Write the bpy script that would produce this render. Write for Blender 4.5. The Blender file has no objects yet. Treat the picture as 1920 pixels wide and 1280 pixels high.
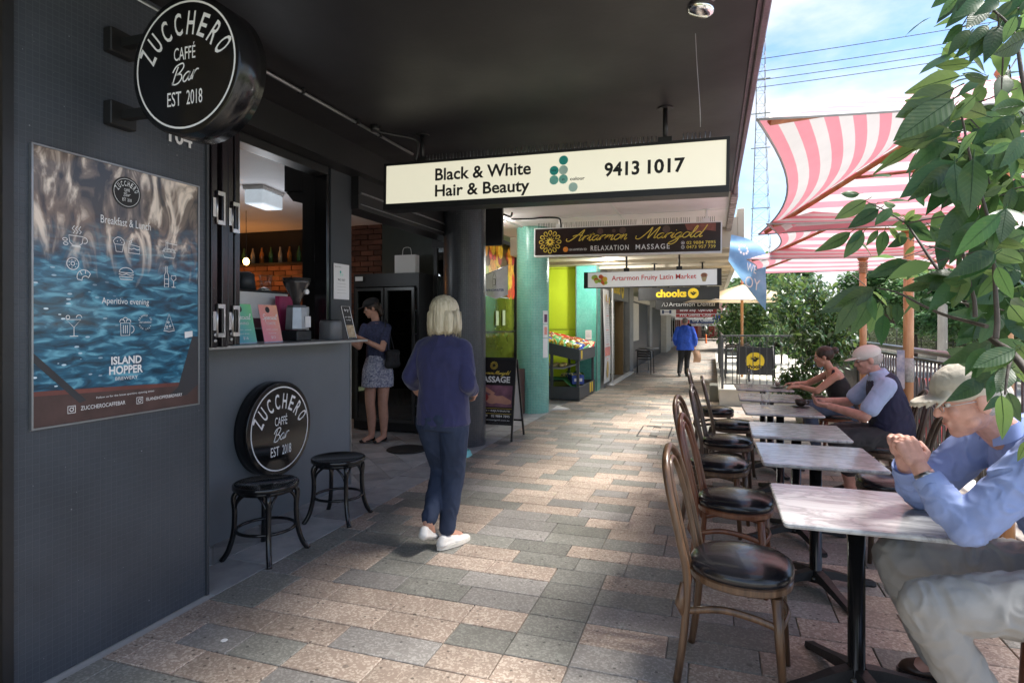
import bpy, math, random
import numpy as np
from mathutils import Vector, Matrix, noise
R = random.Random(7)
PI = math.pi
scene = bpy.context.scene
col = scene.collection

# ------------------------------------------------------------------ camera, sky, sun, exposure
cam_d = bpy.data.cameras.new("camera"); cam = bpy.data.objects.new("camera", cam_d); col.objects.link(cam)
cam_d.sensor_width = 36; cam_d.lens = 36*1120/1920
cam_d.shift_y = -35/1920; cam_d.clip_start = .05; cam_d.clip_end = 2000
cam.location = (0, 0, 1.5)
cam.rotation_euler = (math.radians(90), 0, math.atan(376/1120))
scene.camera = cam

SUN = Vector((1.0, .42, 1.7)).normalized()
world = bpy.data.worlds.new("World"); scene.world = world; world.use_nodes = True
nt = world.node_tree; nt.nodes.clear()
def N(t, kind, **kw):
    n = t.nodes.new(kind)
    for k, v in kw.items():
        if k.startswith('i_'): n.inputs[int(k[2:])].default_value = v
        else: setattr(n, k, v)
    return n
out = N(nt, 'ShaderNodeOutputWorld'); bg = N(nt, 'ShaderNodeBackground'); bg.inputs[1].default_value = .085
sky = N(nt, 'ShaderNodeTexSky', sky_type='NISHITA', sun_disc=False)
sky.sun_elevation = math.asin(SUN.z); sky.sun_rotation = math.atan2(SUN.x, SUN.y); sky.air_density = .8; sky.dust_density = .0; sky.ozone_density = 2.0
tc = N(nt, 'ShaderNodeTexCoord'); mp = N(nt, 'ShaderNodeMapping'); mp.inputs['Scale'].default_value = (1, 1, 2.4)
mp.inputs['Location'].default_value = (.35, .2, .1)
nz = N(nt, 'ShaderNodeTexNoise'); nz.inputs['Scale'].default_value = 2.6; nz.inputs['Detail'].default_value = 9; nz.inputs['Roughness'].default_value = .55
cr = N(nt, 'ShaderNodeValToRGB'); cr.color_ramp.elements[0].position = .43; cr.color_ramp.elements[1].position = .62
mx = N(nt, 'ShaderNodeMix', data_type='RGBA'); mx.inputs[7].default_value = (3.7, 3.8, 3.95, 1)
L = nt.links.new
L(tc.outputs['Generated'], mp.inputs[0]); L(mp.outputs[0], nz.inputs[0]); L(nz.outputs[0], cr.inputs[0])
L(cr.outputs[0], mx.inputs[0]); L(sky.outputs[0], mx.inputs[6]); L(mx.outputs[2], bg.inputs[0]); L(bg.outputs[0], out.inputs[0])
sun_d = bpy.data.lights.new("sun", 'SUN'); sun_d.energy = 3.2; sun_d.angle = math.radians(22); sun_d.color = (1, .95, .88)
sun = bpy.data.objects.new("sun", sun_d); col.objects.link(sun)
sun.rotation_euler = (-SUN).to_track_quat('-Z', 'Y').to_euler()
vs = scene.view_settings
vs.view_transform = 'Standard'; vs.look = 'None'; vs.gamma = 1; vs.use_curve_mapping = False; vs.exposure = 1.95

# ------------------------------------------------------------------ helpers
def TM(loc, rz=0.0): return Matrix.Translation(Vector(loc)) @ Matrix.Rotation(rz, 4, 'Z')
def FR(o, ex, ey):
    ex = Vector(ex).normalized(); ey = Vector(ey).normalized(); n = ex.cross(ey)
    m = Matrix.Identity(4)
    for i in range(3): m[i][0] = ex[i]; m[i][1] = ey[i]; m[i][2] = n[i]; m[i][3] = o[i]
    return m
def FACE(o): return FR(o, (1, 0, 0), (0, 0, 1))          # a board that faces the camera's end of the arcade
def WALL(o): return FR(o, (0, 1, 0), (0, 0, 1))          # a board on a wall that faces the walkway
_tc = {}
def text_geo(s, size=1, xs=1, bold=0, shear=0, sp=1, align='CENTER'):
    key = (s, size, xs, bold, shear, sp, align)
    if key in _tc: return _tc[key]
    c = bpy.data.curves.new('t', 'FONT'); c.body = s; c.size = size; c.offset = bold*size; c.shear = shear
    c.space_character = sp; c.align_x = align; c.align_y = 'CENTER'; c.resolution_u = 3
    o = bpy.data.objects.new('t', c); col.objects.link(o)
    dg = bpy.context.evaluated_depsgraph_get(); dg.update()
    m = bpy.data.meshes.new_from_object(o.evaluated_get(dg))
    v = [(a.co.x*xs, a.co.y, 0) for a in m.vertices]; f = [tuple(p.vertices) for p in m.polygons]
    bpy.data.objects.remove(o); bpy.data.meshes.remove(m); bpy.data.curves.remove(c)
    _tc[key] = (v, f); return v, f
class MB:
    def __init__(s): s.v = []; s.f = []; s.m = []; s.s = []; s.uv = None
    def add(s, vs, fs, M=None, mi=0, sm=False):
        b = len(s.v)
        if M is None: s.v += [tuple(v) for v in vs]
        else: s.v += [tuple(M @ Vector(v)) for v in vs]
        s.f += [tuple(i+b for i in f) for f in fs]; s.m += [mi]*len(fs); s.s += [sm]*len(fs)
        return s
    def bx(s, a, b, M=None, mi=0, ch=0):
        (x0, y0, z0), (x1, y1, z1) = a, b
        if x1 < x0: x0, x1 = x1, x0
        if y1 < y0: y0, y1 = y1, y0
        if z1 < z0: z0, z1 = z1, z0
        if ch <= 0:
            v = [(x0,y0,z0),(x1,y0,z0),(x1,y1,z0),(x0,y1,z0),(x0,y0,z1),(x1,y0,z1),(x1,y1,z1),(x0,y1,z1)]
            return s.add(v, [(0,3,2,1),(4,5,6,7),(0,1,5,4),(1,2,6,5),(2,3,7,6),(3,0,4,7)], M, mi)
        c = min(ch, (x1-x0)*.45, (y1-y0)*.45, (z1-z0)*.45)
        P = []
        for X, sx in ((x0, 1), (x1, -1)):
            for Y, sy in ((y0, 1), (y1, -1)):
                for Z, sz in ((z0, 1), (z1, -1)):
                    P += [(X, Y+sy*c, Z+sz*c), (X+sx*c, Y, Z+sz*c), (X+sx*c, Y+sy*c, Z)]
        def q(i, j, k, ax): return ((i*2+j)*2+k)*3+ax
        F = []
        for i in (0, 1):
            a4 = [q(i,0,0,0), q(i,1,0,0), q(i,1,1,0), q(i,0,1,0)]; F.append(a4 if i else a4[::-1])
            a4 = [q(0,i,0,1), q(1,i,0,1), q(1,i,1,1), q(0,i,1,1)]; F.append(a4[::-1] if i else a4)
            a4 = [q(0,0,i,2), q(1,0,i,2), q(1,1,i,2), q(0,1,i,2)]; F.append(a4 if i else a4[::-1])
        for i in (0, 1):
            for j in (0, 1):
                e = [q(i,j,0,0), q(i,j,0,1), q(i,j,1,1), q(i,j,1,0)]; F.append(e if (i+j) % 2 == 0 else e[::-1])
                e = [q(i,0,j,0), q(i,1,j,0), q(i,1,j,2), q(i,0,j,2)]; F.append(e if (i+j) % 2 == 0 else e[::-1])
                e = [q(0,i,j,1), q(0,i,j,2), q(1,i,j,2), q(1,i,j,1)]; F.append(e if (i+j) % 2 == 0 else e[::-1])
                for k in (0, 1):
                    t = [q(i,j,k,0), q(i,j,k,1), q(i,j,k,2)]; F.append(t if (i+j+k) % 2 else t[::-1])
        return s.add(P, F, M, mi)
    def tube(s, pts, r, seg=8, M=None, mi=0, cap=True, sm=True, flat=1.0):
        pts = [Vector(p) for p in pts]; n = len(pts)
        rs = r if isinstance(r, (list, tuple)) else [r]*n
        V = []; F = []; up = None
        for i, p in enumerate(pts):
            t = (pts[min(i+1, n-1)]-pts[max(i-1, 0)])
            if t.length < 1e-9: t = Vector((0, 0, 1))
            t.normalize()
            if up is None: up = Vector((0, 0, 1)) if abs(t.z) < .9 else Vector((1, 0, 0))
            a = t.cross(up); 
            if a.length < 1e-6: a = t.cross(Vector((0, 1, 0)))
            a.normalize(); b = a.cross(t).normalized(); up = b
            for k in range(seg):
                g = 2*PI*k/seg; V.append(p+a*(rs[i]*math.cos(g))+b*(rs[i]*flat*math.sin(g)))
        for i in range(n-1):
            for k in range(seg):
                k2 = (k+1) % seg; F.append((i*seg+k, (i+1)*seg+k, (i+1)*seg+k2, i*seg+k2))
        if cap: F.append(tuple(range(seg))); F.append(tuple(range((n-1)*seg, n*seg))[::-1])
        s.add(V, F, M, mi, sm); 
        if cap: s.s[-1] = s.s[-2] = False
        return s
    def lathe(s, prof, seg=24, M=None, mi=0, sm=True):
        V = []; F = []; n = len(prof)
        for r, z in prof:
            for k in range(seg):
                g = 2*PI*k/seg; V.append((r*math.cos(g), r*math.sin(g), z))
        for i in range(n-1):
            for k in range(seg):
                k2 = (k+1) % seg; F.append((i*seg+k, i*seg+k2, (i+1)*seg+k2, (i+1)*seg+k))
        F.append(tuple(range(seg))[::-1]); F.append(tuple(range((n-1)*seg, n*seg)))
        s.add(V, F, M, mi, sm); s.s[-1] = s.s[-2] = False
        return s
    def ell(s, c, r, M=None, mi=0, seg=14, rings=9, rot=None):
        V = []; F = []
        rt = rot if rot is not None else Matrix.Identity(3)
        c = Vector(c)
        for i in range(rings+1):
            a = PI*i/rings
            for k in range(seg):
                g = 2*PI*k/seg
                V.append(c+rt @ Vector((r[0]*math.sin(a)*math.cos(g), r[1]*math.sin(a)*math.sin(g), -r[2]*math.cos(a))))
        for i in range(rings):
            for k in range(seg):
                k2 = (k+1) % seg; F.append((i*seg+k, i*seg+k2, (i+1)*seg+k2, (i+1)*seg+k))
        return s.add(V, F, M, mi, True)
    def rib(s, pts, w, M=None, mi=0, z=0.0, close=False):
        pts = [Vector((p[0], p[1])) for p in pts]
        if close: pts.append(pts[0])
        V = []; F = []; n = len(pts)
        for i, p in enumerate(pts):
            a = pts[max(i-1, 0)]; b = pts[min(i+1, n-1)]
            if close and i in (0, n-1): a = pts[n-2]; b = pts[1]
            t = (b-a)
            if t.length < 1e-9: t = Vector((1, 0))
            t.normalize(); nn = Vector((-t.y, t.x))*w*.5
            V += [(p.x+nn.x, p.y+nn.y, z), (p.x-nn.x, p.y-nn.y, z)]
        for i in range(n-1): F.append((2*i, 2*i+1, 2*i+3, 2*i+2))
        return s.add(V, F, M, mi)
    def disc(s, c, r, M=None, mi=0, z=0.0, seg=28, ry=None):
        ry = ry or r
        V = [(c[0]+r*math.cos(2*PI*k/seg), c[1]+ry*math.sin(2*PI*k/seg), z) for k in range(seg)]
        return s.add(V, [tuple(range(seg))], M, mi)
    def poly(s, pts, M=None, mi=0, z=0.0):
        V = [(p[0], p[1], z) for p in pts]; return s.add(V, [tuple(range(len(V)))], M, mi)
    def text(s, t, size, M, x=0, y=0, z=.0012, mi=0, rot=0, **k):
        v, f = text_geo(t, size, **k)
        m = M @ Matrix.Translation((x, y, z)) @ Matrix.Rotation(rot, 4, 'Z')
        return s.add(v, f, m, mi)
    def grid(s, fn, nu, nv, M=None, mi=0, sm=True, mf=None):
        V = [fn(i/nu, j/nv) for j in range(nv+1) for i in range(nu+1)]
        b0 = len(s.f)
        F = [(j*(nu+1)+i, j*(nu+1)+i+1, (j+1)*(nu+1)+i+1, (j+1)*(nu+1)+i) for j in range(nv) for i in range(nu)]
        s.add(V, F, M, mi, sm)
        if mf:
            q = 0
            for j in range(nv):
                for i in range(nu): s.m[b0+q] = mf(i, j); q += 1
        return s
    def mesh(s, name, mats, inv=None):
        me = bpy.data.meshes.new(name)
        V = s.v if inv is None else [tuple(inv @ Vector(v)) for v in s.v]
        me.from_pydata(V, [], s.f)
        for m in (mats if isinstance(mats, (list, tuple)) else [mats]): me.materials.append(m)
        me.polygons.foreach_set('material_index', s.m); me.polygons.foreach_set('use_smooth', s.s)
        if s.uv:
            ul = me.uv_layers.new(name='uv'); d = []
            for p in me.polygons:
                for vi in p.vertices: d += s.uv[vi]
            ul.data.foreach_set('uv', d)
        me.update(); return me
    def build(s, name, mats, parent=None, w=True, **p):
        inv = None; 
        if parent is not None and w: inv = wm(parent).inverted()
        o = bpy.data.objects.new(name, s.mesh(name, mats, inv)); col.objects.link(o)
        if parent is not None: o.parent = parent
        tag(o, **p); return o
def wm(o):
    m = Matrix.Translation(o.location) @ o.rotation_euler.to_matrix().to_4x4()
    return m if o.parent is None else wm(o.parent) @ m
def tag(o, label=None, cat=None, group=None, kind=None):
    if label: o['label'] = label
    if cat: o['category'] = cat
    if group: o['group'] = group
    if kind: o['kind'] = kind
    return o
def thing(name, label, cat, loc=(0, 0, 0), rz=0.0, group=None):
    o = bpy.data.objects.new(name, None); o.empty_display_size = .1; col.objects.link(o)
    o.location = loc; o.rotation_euler = (0, 0, rz); return tag(o, label, cat, group)
def copy_tree(o, parent=None, kids=None):
    c = o.copy(); col.objects.link(c); c.parent = parent
    for ch in (kids if kids is not None else KIDS(o)): copy_tree(ch, c)
    return c
def KIDS(o): return [c for c in bpy.data.objects if c.parent == o]
def dup(o, loc, rz, label):
    ks = KIDS(o); c = o.copy(); col.objects.link(c); c.location = loc; c.rotation_euler = (0, 0, rz); c['label'] = label
    for k in ks: copy_tree(k, c)
    return c
def inst(name, me, parent, loc=(0, 0, 0), rot=(0, 0, 0), sc=(1, 1, 1)):
    o = bpy.data.objects.new(name, me); col.objects.link(o); o.parent = parent
    o.location = loc; o.rotation_euler = rot; o.scale = sc; return o
def arc(cx, cy, r, a0, a1, n=12, ry=None):
    ry = ry or r
    return [(cx+r*math.cos(math.radians(a0+(a1-a0)*i/n)), cy+ry*math.sin(math.radians(a0+(a1-a0)*i/n))) for i in range(n+1)]
def smooth_pts(p, k=6):
    """Catmull-Rom through the given points"""
    q = []; n = len(p); P = [Vector(a) for a in p]
    for i in range(n-1):
        a = P[max(i-1, 0)]; b = P[i]; c = P[i+1]; d = P[min(i+2, n-1)]
        for j in range(k):
            t = j/k; q.append(.5*((2*b)+(c-a)*t+(2*a-5*b+4*c-d)*t*t+(3*b-a-3*c+d)*t**3))
    q.append(P[-1]); return q

# ------------------------------------------------------------------ materials
def newmat(name):
    m = bpy.data.materials.new(name); m.use_nodes = True; t = m.node_tree; t.nodes.clear()
    o = N(t, 'ShaderNodeOutputMaterial'); b = N(t, 'ShaderNodeBsdfPrincipled'); t.links.new(b.outputs[0], o.inputs[0])
    return m, t, b, o
def c4(c): return (c[0], c[1], c[2], 1)
def rnd_val(t, kind):
    if kind == 'obj': return N(t, 'ShaderNodeObjectInfo').outputs['Random']
    return N(t, 'ShaderNodeNewGeometry').outputs['Random Per Island']
def mat(name, color, rough=.6, metal=0.0, var=.12, scale=6.0, bump=0.0, bscale=60.0, color2=None, emit=None, estr=0.0,
        trans=0.0, spec=.5, coat=0.0, stretch=(1, 1, 1), rnd=None, rvar=0.0, rvary=.0, sheen=0, hue=0):
    m, t, b, o = newmat(name); lk = t.links.new
    tcn = N(t, 'ShaderNodeTexCoord'); mpn = N(t, 'ShaderNodeMapping'); mpn.inputs['Scale'].default_value = stretch
    lk(tcn.outputs['Object'], mpn.inputs[0])
    nz = N(t, 'ShaderNodeTexNoise'); nz.inputs['Scale'].default_value = scale; nz.inputs['Detail'].default_value = 6
    nz.inputs['Roughness'].default_value = .6
    lk(mpn.outputs[0], nz.inputs[0])
    ramp = N(t, 'ShaderNodeValToRGB'); e = ramp.color_ramp.elements
    e[0].position = .3; e[1].position = .7
    if color2 is None:
        e[0].color = c4([c*(1-var) for c in color]); e[1].color = c4([min(1, c*(1+var)) for c in color])
    else: e[0].color = c4(color); e[1].color = c4(color2)
    lk(nz.outputs[0], ramp.inputs[0]); last = ramp.outputs[0]
    if rnd:
        hsv = N(t, 'ShaderNodeHueSaturation'); mr = N(t, 'ShaderNodeMapRange')
        mr.inputs[3].default_value = 1-rvar; mr.inputs[4].default_value = 1+rvar
        rv = rnd_val(t, rnd); lk(rv, mr.inputs[0]); lk(mr.outputs[0], hsv.inputs['Value']); lk(last, hsv.inputs['Color'])
        if hue:
            m2 = N(t, 'ShaderNodeMapRange'); m2.inputs[3].default_value = .5-hue; m2.inputs[4].default_value = .5+hue
            fr = N(t, 'ShaderNodeMath', operation='FRACT'); mu = N(t, 'ShaderNodeMath', operation='MULTIPLY'); mu.inputs[1].default_value = 7.31
            lk(rv, mu.inputs[0]); lk(mu.outputs[0], fr.inputs[0]); lk(fr.outputs[0], m2.inputs[0]); lk(m2.outputs[0], hsv.inputs['Hue'])
        last = hsv.outputs[0]
    lk(last, b.inputs['Base Color'])
    b.inputs['Roughness'].default_value = rough; b.inputs['Metallic'].default_value = metal
    b.inputs['Specular IOR Level'].default_value = spec; b.inputs['Coat Weight'].default_value = coat
    if sheen: b.inputs['Sheen Weight'].default_value = sheen
    if rvary:
        n3 = N(t, 'ShaderNodeTexNoise'); n3.inputs['Scale'].default_value = scale*.7; n3.inputs['Detail'].default_value = 5
        lk(mpn.outputs[0], n3.inputs[0])
        mr = N(t, 'ShaderNodeMapRange'); mr.inputs[1].default_value = .3; mr.inputs[2].default_value = .7
        mr.inputs[3].default_value = max(.02, rough-rvary); mr.inputs[4].default_value = min(1, rough+rvary)
        lk(n3.outputs[0], mr.inputs[0]); lk(mr.outputs[0], b.inputs['Roughness'])
    if bump:
        n2 = N(t, 'ShaderNodeTexNoise'); n2.inputs['Scale'].default_value = bscale; n2.inputs['Detail'].default_value = 4
        lk(mpn.outputs[0], n2.inputs[0]); bp = N(t, 'ShaderNodeBump'); bp.inputs['Strength'].default_value = bump
        bp.inputs['Distance'].default_value = .01
        lk(n2.outputs[0], bp.inputs['Height']); lk(bp.outputs[0], b.inputs['Normal'])
    if emit: b.inputs['Emission Color'].default_value = c4(emit); b.inputs['Emission Strength'].default_value = estr
    if trans:
        tr = N(t, 'ShaderNodeBsdfTranslucent'); ms = N(t, 'ShaderNodeMixShader'); ms.inputs[0].default_value = trans
        lk(last, tr.inputs[0]); lk(b.outputs[0], ms.inputs[1]); lk(tr.outputs[0], ms.inputs[2]); lk(ms.outputs[0], o.inputs[0])
    return m
def glass(name, color=(1, 1, 1), rough=.02, refl=.12, tint=None):
    m, t, b, o = newmat(name); lk = t.links.new
    tp = N(t, 'ShaderNodeBsdfTransparent'); tp.inputs[0].default_value = c4(color)
    gl = N(t, 'ShaderNodeBsdfGlossy'); gl.inputs['Roughness'].default_value = rough
    lw = N(t, 'ShaderNodeLayerWeight'); lw.inputs[0].default_value = .2; fr = N(t, 'ShaderNodeMath', operation='MULTIPLY'); fr.inputs[1].default_value = .55; lk(lw.outputs['Facing'], fr.inputs[0])
    mm = N(t, 'ShaderNodeMath', operation='ADD'); mm.inputs[1].default_value = refl; mm.use_clamp = True
    lk(fr.outputs[0], mm.inputs[0]); ms = N(t, 'ShaderNodeMixShader'); lk(mm.outputs[0], ms.inputs[0])
    lk(tp.outputs[0], ms.inputs[1]); lk(gl.outputs[0], ms.inputs[2]); lk(ms.outputs[0], o.inputs[0]); return m
def mosaic(name, c1, c2, grout, size=.025, axes='YZ', uv=False, rough=.35, var=.5, gw=.09):
    m, t, b, o = newmat(name); lk = t.links.new
    tcn = N(t, 'ShaderNodeTexCoord')
    if uv: src = tcn.outputs['UV']
    else:
        sp = N(t, 'ShaderNodeSeparateXYZ'); cb = N(t, 'ShaderNodeCombineXYZ'); lk(tcn.outputs['Object'], sp.inputs[0])
        if axes == 'YZ': lk(sp.outputs[1], cb.inputs[0])
        else: lk(sp.outputs[0], cb.inputs[0])
        lk(sp.outputs[2], cb.inputs[1]); src = cb.outputs[0]
    br = N(t, 'ShaderNodeTexBrick'); br.offset = 0; br.inputs['Scale'].default_value = 1
    br.inputs['Brick Width'].default_value = size; br.inputs['Row Height'].default_value = size
    br.inputs['Mortar Size'].default_value = size*gw; br.inputs['Mortar Smooth'].default_value = .15; br.inputs['Bias'].default_value = 0
    br.inputs['Color1'].default_value = c4(c1); br.inputs['Color2'].default_value = c4(c2); br.inputs['Mortar'].default_value = c4(grout)
    lk(src, br.inputs[0])
    nz = N(t, 'ShaderNodeTexNoise'); nz.inputs['Scale'].default_value = 3; nz.inputs['Detail'].default_value = 8; lk(tcn.outputs['Object'], nz.inputs[0])
    mr = N(t, 'ShaderNodeMapRange'); mr.inputs[1].default_value = .3; mr.inputs[2].default_value = .7; mr.inputs[3].default_value = 1-var*.4; mr.inputs[4].default_value = 1+var*.4
    lk(nz.outputs[0], mr.inputs[0]); hs = N(t, 'ShaderNodeHueSaturation'); lk(mr.outputs[0], hs.inputs['Value']); lk(br.outputs[0], hs.inputs['Color'])
    wpo = N(t, 'ShaderNodeNewGeometry').outputs['Position']
    n9 = N(t, 'ShaderNodeTexNoise'); n9.inputs['Scale'].default_value = 1.1; n9.inputs['Detail'].default_value = 5; lk(wpo, n9.inputs[0])
    la = specks(t, hs.outputs[0], wpo, 16, .06, .86, (.35, .36, .38)); la = specks(t, la, wpo, 41, .10, .95, (.30, .31, .33))
    lk(la, b.inputs['Base Color'])
    b.inputs['Roughness'].default_value = rough
    bp = N(t, 'ShaderNodeBump'); bp.inputs['Strength'].default_value = .8; bp.inputs['Distance'].default_value = .002; bp.invert = True
    lk(br.outputs['Fac'], bp.inputs['Height']); lk(bp.outputs[0], b.inputs['Normal'])
    return m
def specks(t, src, pos, scale, size, thr, colr, amt=.8):
    lk = t.links.new; v = N(t, 'ShaderNodeTexVoronoi'); v.inputs['Scale'].default_value = scale; lk(pos, v.inputs[0])
    c = N(t, 'ShaderNodeSeparateColor'); lk(v.outputs['Color'], c.inputs[0]); g = N(t, 'ShaderNodeMath', operation='GREATER_THAN'); g.inputs[1].default_value = thr; lk(c.outputs[2], g.inputs[0])
    l = N(t, 'ShaderNodeMapRange'); l.inputs[1].default_value = size; l.inputs[2].default_value = size*.6; lk(v.outputs['Distance'], l.inputs[0])
    m = N(t, 'ShaderNodeMath', operation='MULTIPLY'); lk(g.outputs[0], m.inputs[0]); lk(l.outputs[0], m.inputs[1]); m2 = N(t, 'ShaderNodeMath', operation='MULTIPLY'); m2.inputs[1].default_value = amt; lk(m.outputs[0], m2.inputs[0])
    x = N(t, 'ShaderNodeMix', data_type='RGBA'); x.inputs[7].default_value = c4(colr); lk(m2.outputs[0], x.inputs[0]); lk(src, x.inputs[6]); return x.outputs[2]
def paver_mat(name, base, chips, speck):
    m, t, b, o = newmat(name); lk = t.links.new
    gi = N(t, 'ShaderNodeTexCoord'); wp = N(t, 'ShaderNodeNewGeometry')
    vo = N(t, 'ShaderNodeTexVoronoi'); vo.inputs['Scale'].default_value = 105; lk(wp.outputs['Position'], vo.inputs[0])
    vr = N(t, 'ShaderNodeValToRGB'); vr.color_ramp.elements[0].position = .55; vr.color_ramp.elements[1].position = .80
    sp = N(t, 'ShaderNodeSeparateColor'); lk(vo.outputs['Color'], sp.inputs[0])
    vr.color_ramp.elements[0].color = c4(base); vr.color_ramp.elements[1].color = c4(chips); lk(sp.outputs[0], vr.inputs[0])
    v2 = N(t, 'ShaderNodeTexVoronoi'); v2.inputs['Scale'].default_value = 38; lk(wp.outputs['Position'], v2.inputs[0])
    s2 = N(t, 'ShaderNodeSeparateColor'); lk(v2.outputs['Color'], s2.inputs[0])
    gt = N(t, 'ShaderNodeMath', operation='GREATER_THAN'); gt.inputs[1].default_value = speck; lk(s2.outputs[1], gt.inputs[0])
    ls = N(t, 'ShaderNodeMath', operation='LESS_THAN'); ls.inputs[1].default_value = .28; lk(v2.outputs['Distance'], ls.inputs[0])
    mu = N(t, 'ShaderNodeMath', operation='MULTIPLY'); lk(gt.outputs[0], mu.inputs[0]); lk(ls.outputs[0], mu.inputs[1])
    mx = N(t, 'ShaderNodeMix', data_type='RGBA'); mx.inputs[7].default_value = c4([c*.45 for c in base]); lk(mu.outputs[0], mx.inputs[0]); lk(vr.outputs[0], mx.inputs[6])
    nz = N(t, 'ShaderNodeTexNoise'); nz.inputs['Scale'].default_value = 1.7; nz.inputs['Detail'].default_value = 8; nz.inputs['Roughness'].default_value = .65; lk(wp.outputs['Position'], nz.inputs[0])
    mr = N(t, 'ShaderNodeMapRange'); mr.inputs[1].default_value = .3; mr.inputs[2].default_value = .7; mr.inputs[3].default_value = .78; mr.inputs[4].default_value = 1.2; lk(nz.outputs[0], mr.inputs[0])
    m2 = N(t, 'ShaderNodeMapRange'); m2.inputs[3].default_value = .80; m2.inputs[4].default_value = 1.18
    ad = N(t, 'ShaderNodeMath', operation='ADD'); fr = N(t, 'ShaderNodeMath', operation='FRACT')
    lk(N(t, 'ShaderNodeObjectInfo').outputs['Random'], ad.inputs[0]); lk(wp.outputs['Random Per Island'], ad.inputs[1]); lk(ad.outputs[0], fr.inputs[0]); lk(fr.outputs[0], m2.inputs[0])
    mm = N(t, 'ShaderNodeMath', operation='MULTIPLY'); lk(mr.outputs[0], mm.inputs[0]); lk(m2.outputs[0], mm.inputs[1])
    hs = N(t, 'ShaderNodeHueSaturation'); lk(mm.outputs[0], hs.inputs['Value']); lk(mx.outputs[2], hs.inputs['Color'])
    la = specks(t, hs.outputs[0], wp.outputs['Position'], 5.5, .10, .72, [c*.42 for c in base], .75); la = specks(t, la, wp.outputs['Position'], 2.1, .16, .8, [c*1.5 for c in base], .35)
    n8 = N(t, 'ShaderNodeTexNoise'); n8.inputs['Scale'].default_value = .55; n8.inputs['Detail'].default_value = 9; n8.inputs['Roughness'].default_value = .7; lk(wp.outputs['Position'], n8.inputs[0])
    r8 = N(t, 'ShaderNodeMapRange'); r8.inputs[1].default_value = .52; r8.inputs[2].default_value = .70; r8.inputs[3].default_value = 0; r8.inputs[4].default_value = .45; lk(n8.outputs[0], r8.inputs[0])
    x8 = N(t, 'ShaderNodeMix', data_type='RGBA'); x8.inputs[7].default_value = (.13, .125, .11, 1); lk(r8.outputs[0], x8.inputs[0]); lk(la, x8.inputs[6]); lk(x8.outputs[2], b.inputs['Base Color'])
    rr = N(t, 'ShaderNodeMapRange'); rr.inputs[1].default_value = .3; rr.inputs[2].default_value = .7; rr.inputs[3].default_value = .42; rr.inputs[4].default_value = .68
    lk(nz.outputs[0], rr.inputs[0]); lk(rr.outputs[0], b.inputs['Roughness'])
    bp = N(t, 'ShaderNodeBump'); bp.inputs['Strength'].default_value = .25; bp.inputs['Distance'].default_value = .002
    lk(vo.outputs['Distance'], bp.inputs['Height']); lk(bp.outputs[0], b.inputs['Normal'])
    return m
def wave_mat(name, c1, c2, axis='X', scale=6, rough=.4, dist=3, bump=.1, coat=0.0, spec=.5):
    m, t, b, o = newmat(name); lk = t.links.new
    tcn = N(t, 'ShaderNodeTexCoord'); mpn = N(t, 'ShaderNodeMapping')
    s = {'X': (1, 9, 9), 'Y': (9, 1, 9), 'Z': (9, 9, 1)}[axis]; mpn.inputs['Scale'].default_value = s; lk(tcn.outputs['Object'], mpn.inputs[0])
    nz = N(t, 'ShaderNodeTexNoise'); nz.inputs['Scale'].default_value = scale; nz.inputs['Detail'].default_value = 7; nz.inputs['Distortion'].default_value = dist*.1; lk(mpn.outputs[0], nz.inputs[0])
    r = N(t, 'ShaderNodeValToRGB'); r.color_ramp.elements[0].position = .32; r.color_ramp.elements[1].position = .68
    r.color_ramp.elements[0].color = c4(c1); r.color_ramp.elements[1].color = c4(c2); lk(nz.outputs[0], r.inputs[0]); lk(r.outputs[0], b.inputs['Base Color'])
    b.inputs['Roughness'].default_value = rough; b.inputs['Coat Weight'].default_value = coat; b.inputs['Specular IOR Level'].default_value = spec
    bp = N(t, 'ShaderNodeBump'); bp.inputs['Strength'].default_value = bump; bp.inputs['Distance'].default_value = .004; lk(nz.outputs[0], bp.inputs['Height']); lk(bp.outputs[0], b.inputs['Normal'])
    return m
def marble_mat():
    m, t, b, o = newmat('marble'); lk = t.links.new
    wp = N(t, 'ShaderNodeNewGeometry'); mpn = N(t, 'ShaderNodeMapping'); mpn.inputs['Rotation'].default_value = (0, 0, .65); mpn.inputs['Scale'].default_value = (1.6, 5, 1)
    lk(wp.outputs['Position'], mpn.inputs[0])
    nz = N(t, 'ShaderNodeTexNoise'); nz.inputs['Scale'].default_value = 2.2; nz.inputs['Detail'].default_value = 9; nz.inputs['Roughness'].default_value = .62; nz.inputs['Distortion'].default_value = .9
    lk(mpn.outputs[0], nz.inputs[0])
    ab = N(t, 'ShaderNodeMath', operation='SUBTRACT'); ab.inputs[1].default_value = .5; lk(nz.outputs[0], ab.inputs[0])
    a2 = N(t, 'ShaderNodeMath', operation='ABSOLUTE'); lk(ab.outputs[0], a2.inputs[0])
    r = N(t, 'ShaderNodeValToRGB'); r.color_ramp.elements[0].position = .0; r.color_ramp.elements[1].position = .085
    r.color_ramp.elements[0].color = (.25, .25, .26, 1); r.color_ramp.elements[1].color = (.46, .465, .47, 1); e = r.color_ramp.elements.new(.3); e.color = (.55, .56, .565, 1)
    lk(a2.outputs[0], r.inputs[0]); lk(r.outputs[0], b.inputs['Base Color'])
    b.inputs['Roughness'].default_value = .2; b.inputs['Coat Weight'].default_value = .15
    return m
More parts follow.
